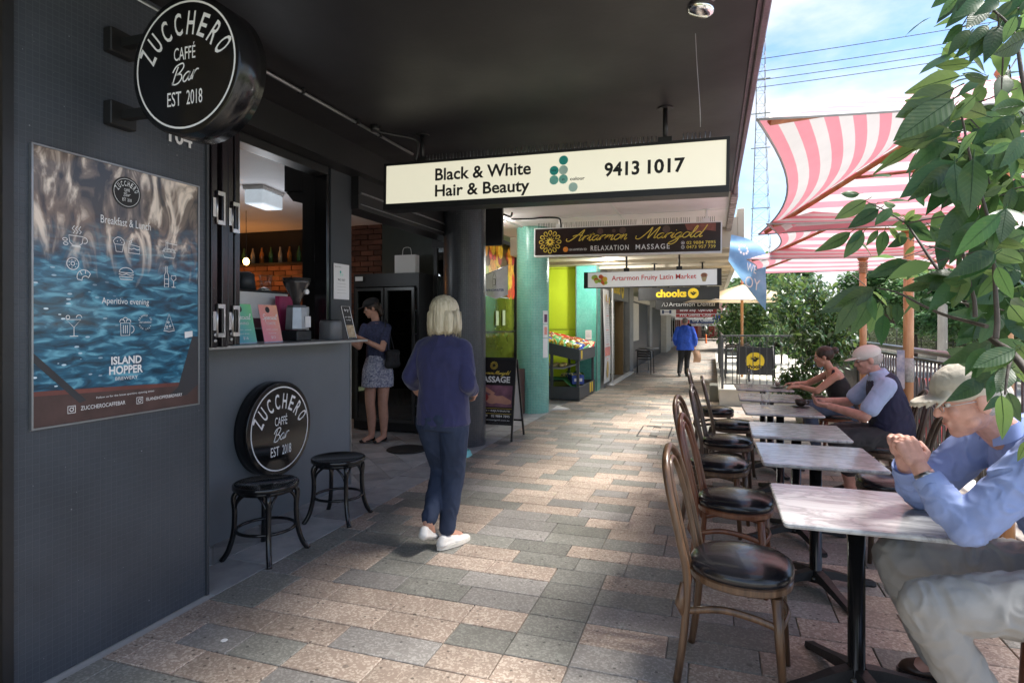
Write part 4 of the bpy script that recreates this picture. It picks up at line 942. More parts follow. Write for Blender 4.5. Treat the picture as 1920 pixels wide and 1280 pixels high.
# chooks sign
def chook(mb, m, cx, cy, r, z=.0016):
    r *= 1.25; cy += .05*r
    """black bird silhouette made of sweeping feathers inside the yellow disc"""
    for s in (-1, 1):
        for k, (a, l) in enumerate(((20, .62), (38, .66), (58, .55))):
            a = math.radians(a); ex, ey = s*l*math.cos(a), l*math.sin(a)-.18
            mb.add([(cx, cy-.32*r, z), (cx+s*.16*r, cy-.22*r, z), (cx+ex*r, cy+ey*r, z), (cx+s*.03*r, cy-.06*r, z)], [(0, 1, 2, 3)], m, 0)
    mb.disc((cx, cy-.22*r), .22*r, m, 0, z+.0002, 16, .16*r); mb.disc((cx+.02*r, cy+.12*r), .11*r, m, 0, z+.0002, 12)
t, m, W_, H_ = lightbox('hanging_sign', 'charcoal chicken shop sign reading chooks in yellow with a yellow disc', -1.50, .125, 1.985, 2.243, 13, 0, .10, mat('sign_charcoal', (.025, .026, .028), .4), M['black'], 2.759, ends=.012, frame=.01, poles=(.2, .8))
q = MB(); fit(q, 'chooks', m, .36, .985, .05, .215, 0, .045); q.disc((1.12, .13), .108, m, 0, .0012, 36); q.build('lettering', M['yellow'], t)
q = MB(); chook(q, m, 1.12, .13, .108); q.build('bird_print', M['inkblack'], t)
t, m, W_, H_ = lightbox('hanging_sign', 'black dental surgery sign with thin white lettering behind the umbrella', -1.31, .14, 1.83, 2.06, 15, 0, .10, mat('sign_black', (.012, .012, .013), .4), M['black'], 2.759, ends=.012, frame=.01, poles=(.2, .8))
q = MB(); fit(q, 'Artarmon Dental', m, .30, 1.36, .07, .165, 0); q.rib([(.14, .07), (.185, .165), (.21, .07)], .01, m, 0, .0012); q.rib(arc(.225, .118, .047, 60, -90, 12), .01, m, 0, .0012); q.build('lettering', M['white_em'], t)
def smallsign(Y, X0, X1, Z0, Z1, face, txt, tm, label, ty=.2, poles=(.2, .8), x=(.1, .9)):
    t, m, W_, H_ = lightbox('hanging_sign', label, X0, X1, Z0, Z1, Y, 0, .1, face, M['white'], 2.759, ends=.01, frame=.01, poles=poles)
    q = MB(); fit(q, txt, m, W_*x[0], W_*x[1], H_*ty, H_*(1-ty), 0, .02); q.build('lettering', tm, t); return t, m, W_, H_
redf = mat('sign_red', (.45, .02, .02), .4); dred = mat('sign_dark_red', (.20, .012, .015), .4); bluef = mat('sign_blue', (.015, .035, .11), .4)
smallsign(18, -1.01, .12, 1.76, 1.97, dred, 'Barber Shop   Open Days', M['white_em'], 'dark red hanging sign just beyond the dental sign')
smallsign(20, -1.12, .08, 1.68, 1.845, redf, 'Pro Gents Club', M['white_em'], 'bright red hanging sign for a gents club')
smallsign(22.5, -1.28, -.02, 1.62, 1.725, M['paper'], 'hair and beauty', M['inkgrey'], 'narrow white hanging sign between the red and blue signs')
t, m, W_, H_ = smallsign(26, -.90, .22, 1.47, 1.70, bluef, 'Dry Cleaners', M['white_em'], 'navy hanging sign reading Dry Cleaners in white letters')
MB().bx((-1.22, 25.9, 1.47), (-.912, 26.0, 1.71)).build('red_end', redf, t)
smallsign(30, -.95, .3, 1.36, 1.42, M['white'], 'open', M['inkgrey'], 'thin white strip sign at the far end of the awning')
smallsign(21.5, -1.72, -1.32, 1.78, 1.98, M['paper'], 'H', bluef, 'small white square sign with dark letter left of the red sign')

# ------------------------------------------------------------------ fruit shop
fsx = thing('fruit_shop_front', 'lime green fruit shop front with a big fruit picture window behind the columns', 'shopfront', (-3.8, 10, 0))
mb = MB().bx((-3.95, 8.25, 0), (-3.8, 8.6, 3.08)).bx((-3.95, 11.56, 0), (-3.8, 13.4, 3.08)).bx((-3.8, 13.2, 0), (-2.86, 13.4, 3.08)).bx((-3.95, 8.6, 0), (-3.8, 11.56, .35))
mb.build('lime_wall', M['lime'], fsx)
MB().bx((-3.799, 13.19, 1.345), (-2.86, 13.199, 1.353)).bx((-3.799, 13.19, 2.72), (-2.86, 13.199, 2.727)).build('panel_joint', M['inkblack'], fsx)
mb = MB().bx((-3.84, 11.49, .3), (-3.76, 11.555, 3.07)).bx((-3.84, 8.6, 3.0), (-3.76, 11.489, 3.07)).bx((-3.84, 8.6, .35), (-3.76, 11.489, .40)).bx((-3.82, 8.6, 1.32), (-3.785, 11.489, 1.345))
mb.build('window_frame', M['black'], fsx)
MB().bx((-3.82, 8.6, .4), (-3.81, 11.489, 1.98)).build('pane', mat('olive_glass', (.10, .13, .02), .08, var=.35, scale=1.2), fsx)
MB().bx((-3.82, 8.6, 1.985), (-3.808, 11.489, 3.0)).build('mural_backing', mat('mural_dark', (.10, .05, .02), .3, var=.5, scale=7), fsx)
wmx = WALL((-3.806, 8.6, 1.98)); rf = random.Random(4)
fcols = [mat('mural_fruit%d' % i, c, .35, var=.35, scale=12) for i, c in enumerate(((.72, .30, .02), (.60, .05, .02), (.35, .42, .03), (.75, .45, .04), (.40, .03, .03)))]
mb = MB()
for i in range(95):
    cx, cy = rf.uniform(.05, 2.85), rf.uniform(.05, .98); r = rf.uniform(.07, .14); k = rf.randrange(5)
    z = .001+i*.0001; ry = r*rf.uniform(.9, 1.4)
    cx = min(max(cx, r), 2.88-r); cy = min(max(cy, ry*.9), 1.01-ry); mb.disc((cx, cy), r, wmx, k, z, 18, ry); 
mb.build('mural_print', fcols, fsx)
mb = MB()
for k in range(8): mb.bx((-3.79, 8.95+(k % 2)*.0, .95+k*.12), (-3.786, 9.06, 1.03+k*.12))
mb.bx((-3.79, 10.35, 1.45), (-3.786, 10.5, 1.72)).bx((-3.79, 10.72, 1.45), (-3.786, 10.87, 1.74))
mb.build('window_sticker', mat('sticker_green', (.45, .55, .35), .5), fsx)
MB().bx((-2.858, 13.0, 0), (-2.40, 13.4, 2.755)).build('mosaic_pilaster', M['tcolf'], label='square turquoise mosaic pilaster behind the fruit stand', cat='pilaster')
pil = [o for o in bpy.data.objects if o.name == 'mosaic_pilaster'][0]
MB().bx((-2.875, 12.985, 0), (-2.859, 13.02, 2.755)).bx((-2.405, 12.98, 0), (-2.393, 13.01, 2.755)).build('corner_strip', M['greymetal'], pil)
nt_ = thing('notice', 'small white notice fixed to the square turquoise pilaster', 'notice', (-2.6, 12.995, 1.3))
MB().bx((-2.655, 12.99, 1.13), (-2.52, 12.998, 1.34)).build('sheet', M['paper'], nt_)
q = MB(); mnt = FACE((-2.655, 12.989, 1.13)); 
for k in range(6): q.rib([(.015, .18-k*.025), (.12, .18-k*.025)], .008, mnt)
q.build('lettering', M['inkgrey'], nt_)
nc = thing('notice', 'tall strip of paper notices taped to the side of the round turquoise column', 'notice', (-2.6, 9.6, 1.3))
mb = MB(); z = .74
ax = math.radians(-22)
for k, (zz, hh) in enumerate(((.92, .32), (1.25, .22), (1.48, .22))):
    V = []; n = 5
    for i in range(n+1):
        a = math.radians(-36+i*5.5); V += [(-2.89+.2755*math.cos(a), 9.72+.2755*math.sin(a), zz), (-2.89+.2755*math.cos(a), 9.72+.2755*math.sin(a), zz+hh)]
    mb.add(V, [(2*i, 2*i+2, 2*i+3, 2*i+1) for i in range(n)], None, 0, True)
mb.build('sheet', [M['paper']], nc)
mb = MB(); V = []
for i in range(4): a = math.radians(-30+i*5.5); V += [(-2.89+.277*math.cos(a), 9.72+.277*math.sin(a), 1.51), (-2.89+.277*math.cos(a), 9.72+.277*math.sin(a), 1.64)]
mb.add(V, [(2*i, 2*i+2, 2*i+3, 2*i+1) for i in range(3)]); mb.build('picture', mat('print_purple', (.12, .03, .10), .5, var=.5, scale=30), nc)
mb = MB(); V = []
for i in range(4): a = math.radians(-30+i*5.5); V += [(-2.89+.277*math.cos(a), 9.72+.277*math.sin(a), 1.30), (-2.89+.277*math.cos(a), 9.72+.277*math.sin(a), 1.43)]
mb.add(V, [(2*i, 2*i+2, 2*i+3, 2*i+1) for i in range(3)]); mb.build('picture', mat('print_pinkred', (.7, .3, .25), .5, var=.4, scale=40), nc)
# pennant
pf = thing('pennant_flag', 'small white water advertisement flag hanging beside the fruit picture', 'flag', (-3.14, 8.5, 2.1))
def pen(u, v):
    x = -3.34+u*.42; top = 2.22+u*.14; botz = 1.93 if u < .5 else 1.93; dip = -.07*(1-abs(u-.55)*2)
    return (x, 8.5+.02*math.sin(u*9)*(1-v), top+(botz+dip-top)*(1-v))
MB().grid(pen, 14, 8).build('cloth', mat('flag_white', (.82, .82, .84), .7), pf)
MB().tube([(-3.40, 8.5, 2.19), (-2.9, 8.5, 2.37)], .006, 6).build('rod', M['greymetal'], pf)
q = MB(); mp_ = FACE((-3.34, 8.47, 1.9)); q.rib([(.19, .14), (.19, .29), (.205, .33), (.205, .36), (.225, .36), (.225, .33), (.24, .29), (.24, .14)], .006, mp_, 0, 0, True); q.rib([(.2, .17), (.23, .17), (.23, .26), (.2, .26)], .014, mp_); q.build('bottle_print', M['inkgrey'], pf)
q = MB(); fit(q, 'LIVINGWATER', mp_, .06, .37, .075, .11, 0, .02, z=0); q.build('lettering', M['blue'], pf)

# fruit stand
st = thing('fruit_stand', 'charcoal two tier timber fruit stand outside the lime green wall', 'market stand', (-2.95, 12.1, 0))
cz = mat('stand_charcoal', (.055, .06, .07), .5, var=.12, scale=3)
X0, X1, Y0, Y1 = -3.5, -2.41, 11.24, 12.86
sl = lambda x: .965+(X1-x)*.21
mb = MB()
def slope_box(mb, x0, x1, y0, y1, h0, h1):
    V = [(x0, y0, sl(x0)+h0), (x1, y0, sl(x1)+h0), (x1, y1, sl(x1)+h0), (x0, y1, sl(x0)+h0), (x0, y0, sl(x0)+h1), (x1, y0, sl(x1)+h1), (x1, y1, sl(x1)+h1), (x0, y1, sl(x0)+h1)]
    mb.add(V, [(0,3,2,1),(4,5,6,7),(0,1,5,4),(1,2,6,5),(2,3,7,6),(3,0,4,7)])
slope_box(mb, X0, X1, Y0, Y0+.025, -.20, .02); slope_box(mb, X0, X1, Y1-.025, Y1, -.20, .02); slope_box(mb, X1-.025, X1-.0, Y0+.026, Y1-.026, -.20, .02); slope_box(mb, X0, X0+.02, Y0+.026, Y1-.026, -.2, .02); slope_box(mb, X0+.021, X1-.026, Y0+.026, Y1-.026, -.10, -.08)
mb.build('tray', cz, st)
mb = MB().bx((X0, Y0, .02), (X1, Y0+.03, .27)).bx((X0, Y1-.03, .02), (X1, Y1, .27)).bx((X1-.03, Y0+.031, .02), (X1, Y1-.031, .27)).bx((X0, Y0+.031, .19), (X1-.031, Y1-.031, .21)); mb.build('base_box', cz, st)
for x, y, in ((X1-.07, Y0+.03), (X1-.07, Y1-.10), (X0+.5, Y0+.03), (X0+.5, Y1-.1)): MB().bx((x, y+.002, .21), (x+.05, y+.06, sl(x)-.10)).build('leg', cz, st)
MB().bx((X0, Y0+.05, .60), (-2.75, Y1-.3, .63)).build('middle_shelf', M['inkgrey'], st)
for y, z0, z1 in ((Y0+.13, .80, .96), (Y1-.62, .06, .26), (Y1-.42, .06, .26)): MB().bx((X1+.001, y, z0), (X1+.005, y+.11, z1)).build('price_tag', M['yellow'], st)
MB().grid(lambda u, v: (-3.45+u*.92, Y0+.07+v*.55, .44-.05*math.sin(u*3)-(.22*max(0, u-.75)*4)+.01*math.sin(v*14)), 16, 12).build('grass_cloth', mat('green_cloth', (.03, .17, .04), .9, bump=.6, bscale=90), st)
rf = random.Random(9)
def banana(mb, c, ang, L_=.16):
    p = [Vector((math.cos(t)*L_*.6-L_*.5, 0, math.sin(t)*L_*.6*.6)) for t in [(-.5+i*.28) for i in range(6)]]
    m = Matrix.Translation(c) @ Matrix.Rotation(ang, 4, 'Z') @ Matrix.Rotation(rf.uniform(-.3, .3), 4, 'X')
    mb.tube(p, [.006, .017, .021, .021, .016, .005], 7, m)
ban = mat('banana', (.70, .48, .03), .5, var=.15, scale=20)
for k in range(7):
    b = thing('banana_bunch', ['bunch of yellow bananas at the near edge of the top tray, %s from the column' % w for w in ('first', 'second', 'third', 'fourth', 'fifth', 'sixth', 'seventh')][k], 'bananas', (X1-.10-k*.145, Y0+.16, sl(X1-.10-k*.145)+.0), group='banana bunches on the fruit stand')
    mb = MB()
    for i in range(6): banana(mb, (rf.uniform(-.04, .04), -.07+i*.028, .02+rf.uniform(0, .05)), rf.uniform(-.5, .5))
    mb.build('bananas', ban, b, w=False)
pk = [mat('packet_%s' % n, c, .22, var=.35, scale=26) for n, c in (('green', (.10, .40, .16)), ('red', (.55, .03, .04)), ('blue', (.03, .08, .40)), ('brown', (.28, .10, .03)), ('cream', (.62, .55, .35)))]
pn = ['green', 'red', 'blue', 'brown', 'cream']
def packet_mesh(mi, w=.15, h=.20):
    mb = MB(); mb.grid(lambda u, v: ((u-.5)*w, (v-.5)*h, .03*math.sin(PI*u)**.6*math.sin(PI*v)**.6+.004*math.sin(u*23+v*9)), 8, 8); mb.grid(lambda u, v: ((.5-u)*w, (v-.5)*h, -.01*math.sin(PI*u)*math.sin(PI*v)), 4, 4)
    mb.disc((0, 0), .035, None, 1, .036, 12); return mb.mesh('packet', [pk[mi], pk[4] if mi != 4 else pk[1]])
pms = [packet_mesh(i) for i in range(5)]
rows = [(0, 'green'), (1, 'brown'), (2, 'green'), (3, 'red'), (4, 'blue'), (5, 'red')]
oz = ['front', 'second', 'third', 'fourth', 'fifth', 'back']
for r_, cn in rows:
    for k in range(6):
        i = pn.index(cn) if (k+r_) % 4 else (pn.index(cn)+2) % 5
        x = X1-.10-k*.17; y = Y0+.38+r_*.235
        o = bpy.data.objects.new('snack_packet', pms[i]); col.objects.link(o); o.location = (x, y, sl(x)+.03+.04*(r_ % 2)); o.scale = (1.25, 1.25, 1.25); o.rotation_euler = (.5+rf.uniform(-.25, .25), .25+rf.uniform(-.2, .2), rf.uniform(-.5, .5))
        tag(o, 'shiny %s packet on the stand, in the %s row, %s from the walkway' % (pn[i], ['first', 'second', 'third', 'fourth', 'fifth', 'sixth'][r_], ['first', 'second', 'third', 'fourth', 'fifth', 'sixth'][k]), 'packet', 'packets on the fruit stand')
# mid shelf loaves, low box, greens
for k in range(5):
    b = MB()
    for j in range(5): b.ell((-3.38+k*.145+rf.uniform(-.03, .03), Y0+.18+j*.06, .665+rf.uniform(0, .02)), (.05, .045, .035), seg=8, rings=6)
    b.build('fruit_heap', mat('pale_fruit', (.66, .52, .22), .5, var=.3, scale=14) if k == 0 else bpy.data.materials['pale_fruit'], label='heap of pale yellow fruit on the middle shelf, %s from the left' % ['first', 'second', 'third', 'fourth', 'fifth'][k], cat='fruit', group='fruit heaps on the middle shelf')
bx_ = thing('carton', 'blue and white banana carton lying tilted on the lower shelf of the stand', 'carton', (-2.62, 11.75, .30), rz=.5)
mb = MB().bx((-.12, -.25, 0), (-.105, .25, .17)).bx((.105, -.25, 0), (.12, .25, .17)).bx((-.105, -.25, 0), (.105, -.235, .17)).bx((-.105, .235, 0), (.105, .25, .17)).bx((-.105, -.235, 0), (.105, .235, .012)); mb.build('box', mat('carton_blue', (.03, .07, .32), .6), bx_, w=False)
MB().bx((.1205, -.2, .04), (.122, .2, .12)).bx((-.08, -.252, .05), (.08, -.2505, .11)).build('print_panel', M['paper'], bx_, w=False)
for nm, cc, lab in (('leafy_greens', (.05, .14, .03), 'dark green leafy vegetables piled at the far end of the lower shelf'), ('corn_pile', (.66, .55, .20), 'pale yellow corn cobs in front of the greens on the lower shelf')):
    b = MB()
    for i in range(34):
        y = (12.0 if nm[0] == 'l' else 11.7)+rf.uniform(0, .55); x = -2.52-rf.uniform(0, .35); a = rf.uniform(-.6, .6)
        b.tube(smooth_pts([(x, y, .27+rf.uniform(0, .1)), (x-.06*math.cos(a), y+.05, .36+rf.uniform(0, .12)), (x-.16*math.cos(a), y+.1*math.sin(a)+.05, .33+rf.uniform(0, .12))], 3), [.008, .012, .016, .018, .014, .01, .005] if nm[0] == 'l' else .016, 5)
    b.build(nm, mat(nm, cc, .45, var=.4, scale=20), label=lab, cat='vegetables')

# A-board
ab = thing('pavement_sign', 'black folding pavement sign advertising massage leaning between the two round columns', 'pavement sign', (-2.7, 7.35, 0))
ma = FR((-2.985, 7.12, .045), (1, 0, 0), (0, .17, 1)); mb_ = FR((-2.985, 7.62, .045), (1, 0, 0), (0, -.29, 1))
def board(m, nm):
    mb = MB().bx((0, -.04, -.015), (.022, 1.02, .010), m).bx((.578, -.04, -.015), (.60, 1.02, .010), m).bx((.0225, .998, -.015), (.5775, 1.02, .010), m).bx((.0225, .16, -.015), (.5775, .182, .01), m)
    return mb.build(nm, M['black'], ab)
board(ma, 'front_frame'); board(mb_, 'rear_frame')
MB().bx((.023, .1825, -.006), (.5775, .9975, .006), ma).build('front_panel', mat('aboard_print', (.012, .01, .011), .35), ab)
MB().bx((.023, .1825, -.006), (.5775, .9975, .0), mb_).build('rear_panel', M['white'], ab)
q = MB()
for k in range(12): a = 2*PI*k/12; q.rib([(.30+r*math.cos(a+s), .915+r*math.sin(a+s)) for r, s in ((.02, 0), (.045, -.2), (.052, 0), (.045, .2))], .005, ma, 0, .0075, True)
script(q, 'Artarmon Marigold', ma, .09, .80, .42, .022, .005, 0, .5, .0075)
q.rib([(.03, .365), (.57, .365)], .004, ma, 0, .0075); q.rib([(.03, .30), (.57, .30)], .004, ma, 0, .0075); q.build('gold_lettering', M['gold'], ab)
q = MB(); fit(q, 'MASSAGE', ma, .08, .53, .695, .775, 0, .03, z=.0075); fit(q, 'REFRESH • REJUVINATE', ma, .06, .55, .32, .345, 0, .01, z=.0075); fit(q, '02 9884 7895', ma, .30, .55, .255, .285, 0, .01, z=.0075); fit(q, '789', ma, .20, .25, .255, .285, 0, .01, z=.0075); fit(q, 'artarmonmarigold.com.au', ma, .12, .55, .205, .23, 0, .0, z=.0075); q.build('lettering', M['white_em'], ab)
pic = MB().poly([(.03, .385), (.57, .385), (.57, .66), (.03, .66)], ma, 0, .0070).disc((.30, .48), .09, ma, 1, .0074, 20, .06).disc((.19, .50), .06, ma, 2, .0077, 18, .05).poly([(.30, .44), (.50, .42), (.56, .43), (.56, .47), (.44, .53), (.34, .52)], ma, 1, .0078).poly([(.16, .60), (.30, .53), (.34, .56), (.20, .64)], ma, 1, .0079)
pic.build('picture', [mat('print_plum', (.20, .09, .13), .4, var=.6, scale=5), mat('print_flesh', (.50, .25, .18), .4, var=.2), mat('print_hair', (.30, .04, .04), .4)], ab)

# chest behind the A-board, dog bowl, door mat, umbrella foot
ch = thing('wooden_trestle', 'brown timber display box with red goods behind the massage pavement sign', 'display box', (-3.3, 9.0, 0))
MB().bx((-3.75, 8.75, .0), (-2.95, 9.5, .74), ch=.01).build('box', mat('dark_timber', (.07, .025, .02), .5, var=.3), ch)
mb = MB()
for k in range(7): mb.ell((-3.55+k*.06, 8.85, .76), (.05, .05, .04), seg=8, rings=6)
mb.build('red_goods', mat('red_goods', (.45, .04, .04), .4, var=.5, scale=20), ch)
bw = thing('pet_bowl', 'turquoise plastic pet water bowl on the slate beside the dark column', 'bowl', (-2.70, 6.22, 0))
def sq(r, n=24, p=4): return [(r*math.copysign(abs(math.cos(a))**(2/p), math.cos(a)), r*math.copysign(abs(math.sin(a))**(2/p), math.sin(a))) for a in [2*PI*i/n for i in range(n)]]
mb = MB(); V = []; prof = [(.118, 0), (.112, .006), (.095, .055), (.088, .06), (.078, .055), (.06, .015)]
for r, z in prof: V += [(a, b, z) for a, b in sq(r)]
F = [(i*24+k, i*24+(k+1) % 24, (i+1)*24+(k+1) % 24, (i+1)*24+k) for i in range(5) for k in range(24)]+[tuple(range(120, 144))]
mb.add(V, F, None, 0, True).build('bowl_shell', mat('turquoise_plastic', (.18, .62, .62), .35), bw, w=False)
MB().poly(sq(.068), None, 0, .035).build('water', M['cglass'], bw, w=False)
MB().lathe([(.24, 0), (.245, .004), (.24, .012), (.2, .016)], 40, TM((-3.42, 6.3, .001))).build('floor_mat', mat('rubber', (.012, .012, .012), .8, bump=.4), label='round black rubber mat on the foyer floor', cat='mat')
sf = thing('sign_foot', 'white triangular sign foot on the slate beside the turquoise column', 'sign foot', (-2.5, 10.15, 0))
MB().add([(-2.62, 9.95, 0), (-2.33, 10.12, 0), (-2.62, 10.35, 0), (-2.62, 9.95, .02), (-2.36, 10.12, .02), (-2.62, 10.35, .03)], [(0, 2, 1), (3, 4, 5), (0, 1, 4, 3), (1, 2, 5, 4), (2, 0, 3, 5)]).build('foot_plate', M['white'], sf)

# ------------------------------------------------------------------ shops further along
fa = thing('shop_row', 'row of grey and cream shopfronts running away under the beige awning', 'shopfront', (-2.4, 30, 0))
G = mat('front_grey', (.20, .20, .19), .6, var=.15, scale=2); DG = mat('front_dark', (.022, .026, .034), .45); CR = mat('front_cream', (.50, .46, .38), .6, var=.1); BR = mat('door_brown', (.13, .075, .02), .5, var=.2, stretch=(1, 1, .2))
WT = mat('white_tile', (.62, .62, .60), .3, var=.05)
for a_, b_ in (((-2.7, 13.41, 0), (-2.40, 14.35, 2.75)), ((-2.7, 18.3, 0), (-2.38, 19.2, 2.75)), ((-2.7, 24.2, 0), (-2.36, 25.2, 2.7))): MB().bx(a_, b_).build('grey_pier', G, fa)
MB().bx((-2.7, 14.351, 2.12), (-2.42, 18.299, 2.75)).build('grey_fascia', G, fa)
MB().bx((-4.2, 14.2, 0), (-4.1, 18.6, 2.2)).build('inner_wall', WT, fa)
tl = MB()
for r in range(20): tl.bx((-3.0, 17.35, .02+r*.105), (-2.68, 17.40, .118+r*.105))
tl.build('white_board', WT, fa, kind='stuff')
MB().bx((-2.98, 17.402, 0), (-2.45, 17.5, 2.11)).bx((-2.68, 17.30, 0), (-2.44, 17.36, 2.11)).build('brown_door', BR, fa)
MB().bx((-2.5, 15.0, 0), (-2.45, 15.05, 2.11)).bx((-2.5, 14.36, 0), (-2.45, 14.45, 2.11)).bx((-2.5, 14.451, 0), (-2.45, 14.999, .3)).build('door_frame', G, fa)
MB().bx((-2.485, 14.451, .3), (-2.475, 14.999, 2.11)).build('pane', M['darkglass'], fa)
MB().tube([(-2.30, 14.5, 0), (-2.30, 14.5, 2.75)], .022, 10).build('downpipe', M['white'], fa)
q = MB(); mq = WALL((-2.415, 14.9, 2.2)); fit(q, 'chooks', mq, .1, 1.7, .06, .36, 0, .04); q.disc((2.15, .22), .24, mq, 0, .0015); q.build('yellow_lettering', M['yellow'], fa)
q = MB(); chook(q, mq, 2.15, .22, .24, .003); q.build('bird_print', M['inkblack'], fa)
MB().bx((-2.55, 19.21, 0), (-2.45, 24.19, 2.2)).build('dark_front', DG, fa)
MB().bx((-2.60, 19.21, 2.2), (-2.36, 24.19, 2.35)).bx((-2.5, 19.3, .9), (-2.44, 21.2, 2.15)).build('pale_trim', CR, fa)
MB().bx((-2.62, 25.21, 0), (-2.48, 31, 2.15)).build('dark_front', DG, fa)
MB().bx((-2.62, 25.21, 2.16), (-2.40, 31, 2.7)).build('fascia_board', G, fa)
MB().bx((-2.66, 31.01, 0), (-2.2, 34.5, 2.7)).build('cream_pier', CR, fa)
MB().bx((-2.66, 34.51, 0), (-2.35, 48, 1.9)).build('far_front', mat('front_mid', (.28, .27, .26), .5, var=.3), fa)
MB().bx((-2.66, 34.51, 1.91), (-2.3, 48, 2.7)).build('far_fascia', M['white'], fa)
for k in range(5): MB().bx((-2.34, 36+k*2.3, .4), (-2.33, 37.6+k*2.3, 1.8)).build('window', M['darkglass'], fa)
MB().bx((-2.40, 14.36, .0), (-2.25, 18.29, .03)).build('threshold', M['white'], fa)
bn = thing('banner', 'tall white menu banner hanging beside the square turquoise pilaster', 'banner', (-2.36, 13.6, 1.2))
MB().grid(lambda u, v: (-2.33+.02*math.sin(v*5), 13.45+u*.8, .12+v*2.15), 6, 10).build('cloth', M['paper'], bn)
q = MB(); mq = WALL((-2.305, 13.45, .12)); rq = random.Random(2)
for k in range(26): q.rib([(.15+rq.uniform(0, .1), .55+k*.055), (.65-rq.uniform(0, .15), .55+k*.055)], .018, mq, 0 if k % 6 else 1)
q.poly([(.05, .62), (.75, .62), (.75, .82), (.05, .82)], mq, 1, .0005); q.disc((.4, .3), .14, mq, 2, .001, 16, .2); q.disc((.2, 1.95), .09, mq, 2, .001); q.disc((.6, 1.9), .09, mq, 2, .001)
q.build('print', [mat('print_pale', (.55, .55, .6), .5), mat('print_rose', (.75, .25, .22), .5), mat('print_mustard', (.6, .42, .12), .5)], bn)

# end of the street
eb = thing('end_building', 'pink and red building closing the view at the end of the walkway', 'building', (1, 62, 0))
MB().bx((-6, 62.2, -.4), (9, 66, 5.5)).build('wall', mat('pink_render', (.62, .33, .30), .7, var=.1), eb)
for x in (-1.9, -.35, 1.3, 3.0): MB().bx((x, 62.0, 0), (x+.5, 62.19, 2.2)).build('red_door', mat('red_gloss', (.30, .02, .02), .4) if x < -1 else bpy.data.materials['red_gloss'], eb); MB().bx((x-.7, 62.1, 0.1), (x-.1, 62.19, 2.2)).build('window', M['darkglass'], eb)
MB().bx((-6, 61.2, 2.3), (9, 62.19, 2.5)).bx((.95, 61.4, 0), (1.15, 61.6, 2.29)).build('verandah', M['white'], eb)
mb = MB(); rq = random.Random(3)
for k in range(28): mb.bx((-2.5+k*.25, 61.0, 1.85+rq.uniform(-.1, .1)), (-2.32+k*.25, 61.03, 2.25))
mb.build('bunting', rnd_bar('bunting_mix', [(.55, .03, .03), (.7, .6, .1), (.05, .1, .4), (.1, .35, .1), (.75, .75, .75)]), eb, kind='stuff')
sheet('forecourt', -12, 12, 62*0+62.01*0+50, 61.9, .0, 'concrete2', .3) if False else None
for i, x in enumerate((-.45, .55)):
    b = thing('bollard', 'orange traffic bollard at the %s side of the far walkway end' % ['left', 'right'][i], 'bollard', (x, 46, 0))
    MB().lathe([(.09, 0), (.06, .06), (.05, .62), (.03, .66)], 12).build('post', mat('orange_plastic', (.75, .16, .03), .5) if i == 0 else bpy.data.materials['orange_plastic'], b, w=False)
hd = MB(); rq = random.Random(8)

# ------------------------------------------------------------------ leaves and trees
def leaf_mesh(name, mats, L_=1.0, W_=.32, curl=.12, fold=.22, n=7, wav=.02, tip=1.0):
    """one pointed leaf along +X from its stalk"""
    V = []; F = []
    for i in range(n+1):
        t = i/n; w = W_*.5*(math.sin(PI*t**.85)**.9)*(1-.25*t) if 0 < t < 1 else 0.004
        z = -curl*t*t*L_; dz = fold*w
        y2 = wav*math.sin(t*11)
        V += [(t*L_, -w, z+dz+y2), (t*L_, 0, z), (t*L_, w, z+dz-y2)]
    for i in range(n): a = i*3; F += [(a, a+3, a+4, a+1), (a+1, a+4, a+5, a+2)]
    mb = MB().add(V, F, None, 0, True)
    return mb
def orient(d, roll):
    d = Vector(d).normalized(); q = d.to_track_quat('X', 'Z').to_matrix().to_4x4()
    return q @ Matrix.Rotation(roll, 4, 'X')
LM = []
for i, (W_, cu, fo) in enumerate(((.44, .14, .16), (.42, .22, .25), (.50, .05, .10), (.42, .32, .22))):
    mb = leaf_mesh('leaf', None, 1, W_, cu, fo, 9, .012); mb.tube([(-.16, 0, .01), (0, 0, 0), (.5, 0, -cu*.25+.003), (.9, 0, -cu*.81+.002)], [.012, .011, .007, .003], 5, None, 0, False); LM.append(mb.mesh('leaf', M['leaf']))
LM2 = []
for i, (W_, cu, fo) in enumerate(((.46, .18, .2), (.42, .3, .35), (.5, .08, .15))): LM2.append(leaf_mesh('leaf', None, 1, W_, cu, fo, 5, .02).mesh('leaf', M['leaf2']))
def put_leaf(me, parent, p, d, L_, roll):
    o = bpy.data.objects.new('leaf', me); col.objects.link(o); o.parent = parent
    q = orient(d, roll); o.location = Vector(p)-parent.location; o.rotation_euler = q.to_euler(); o.scale = (L_, L_, L_); return o
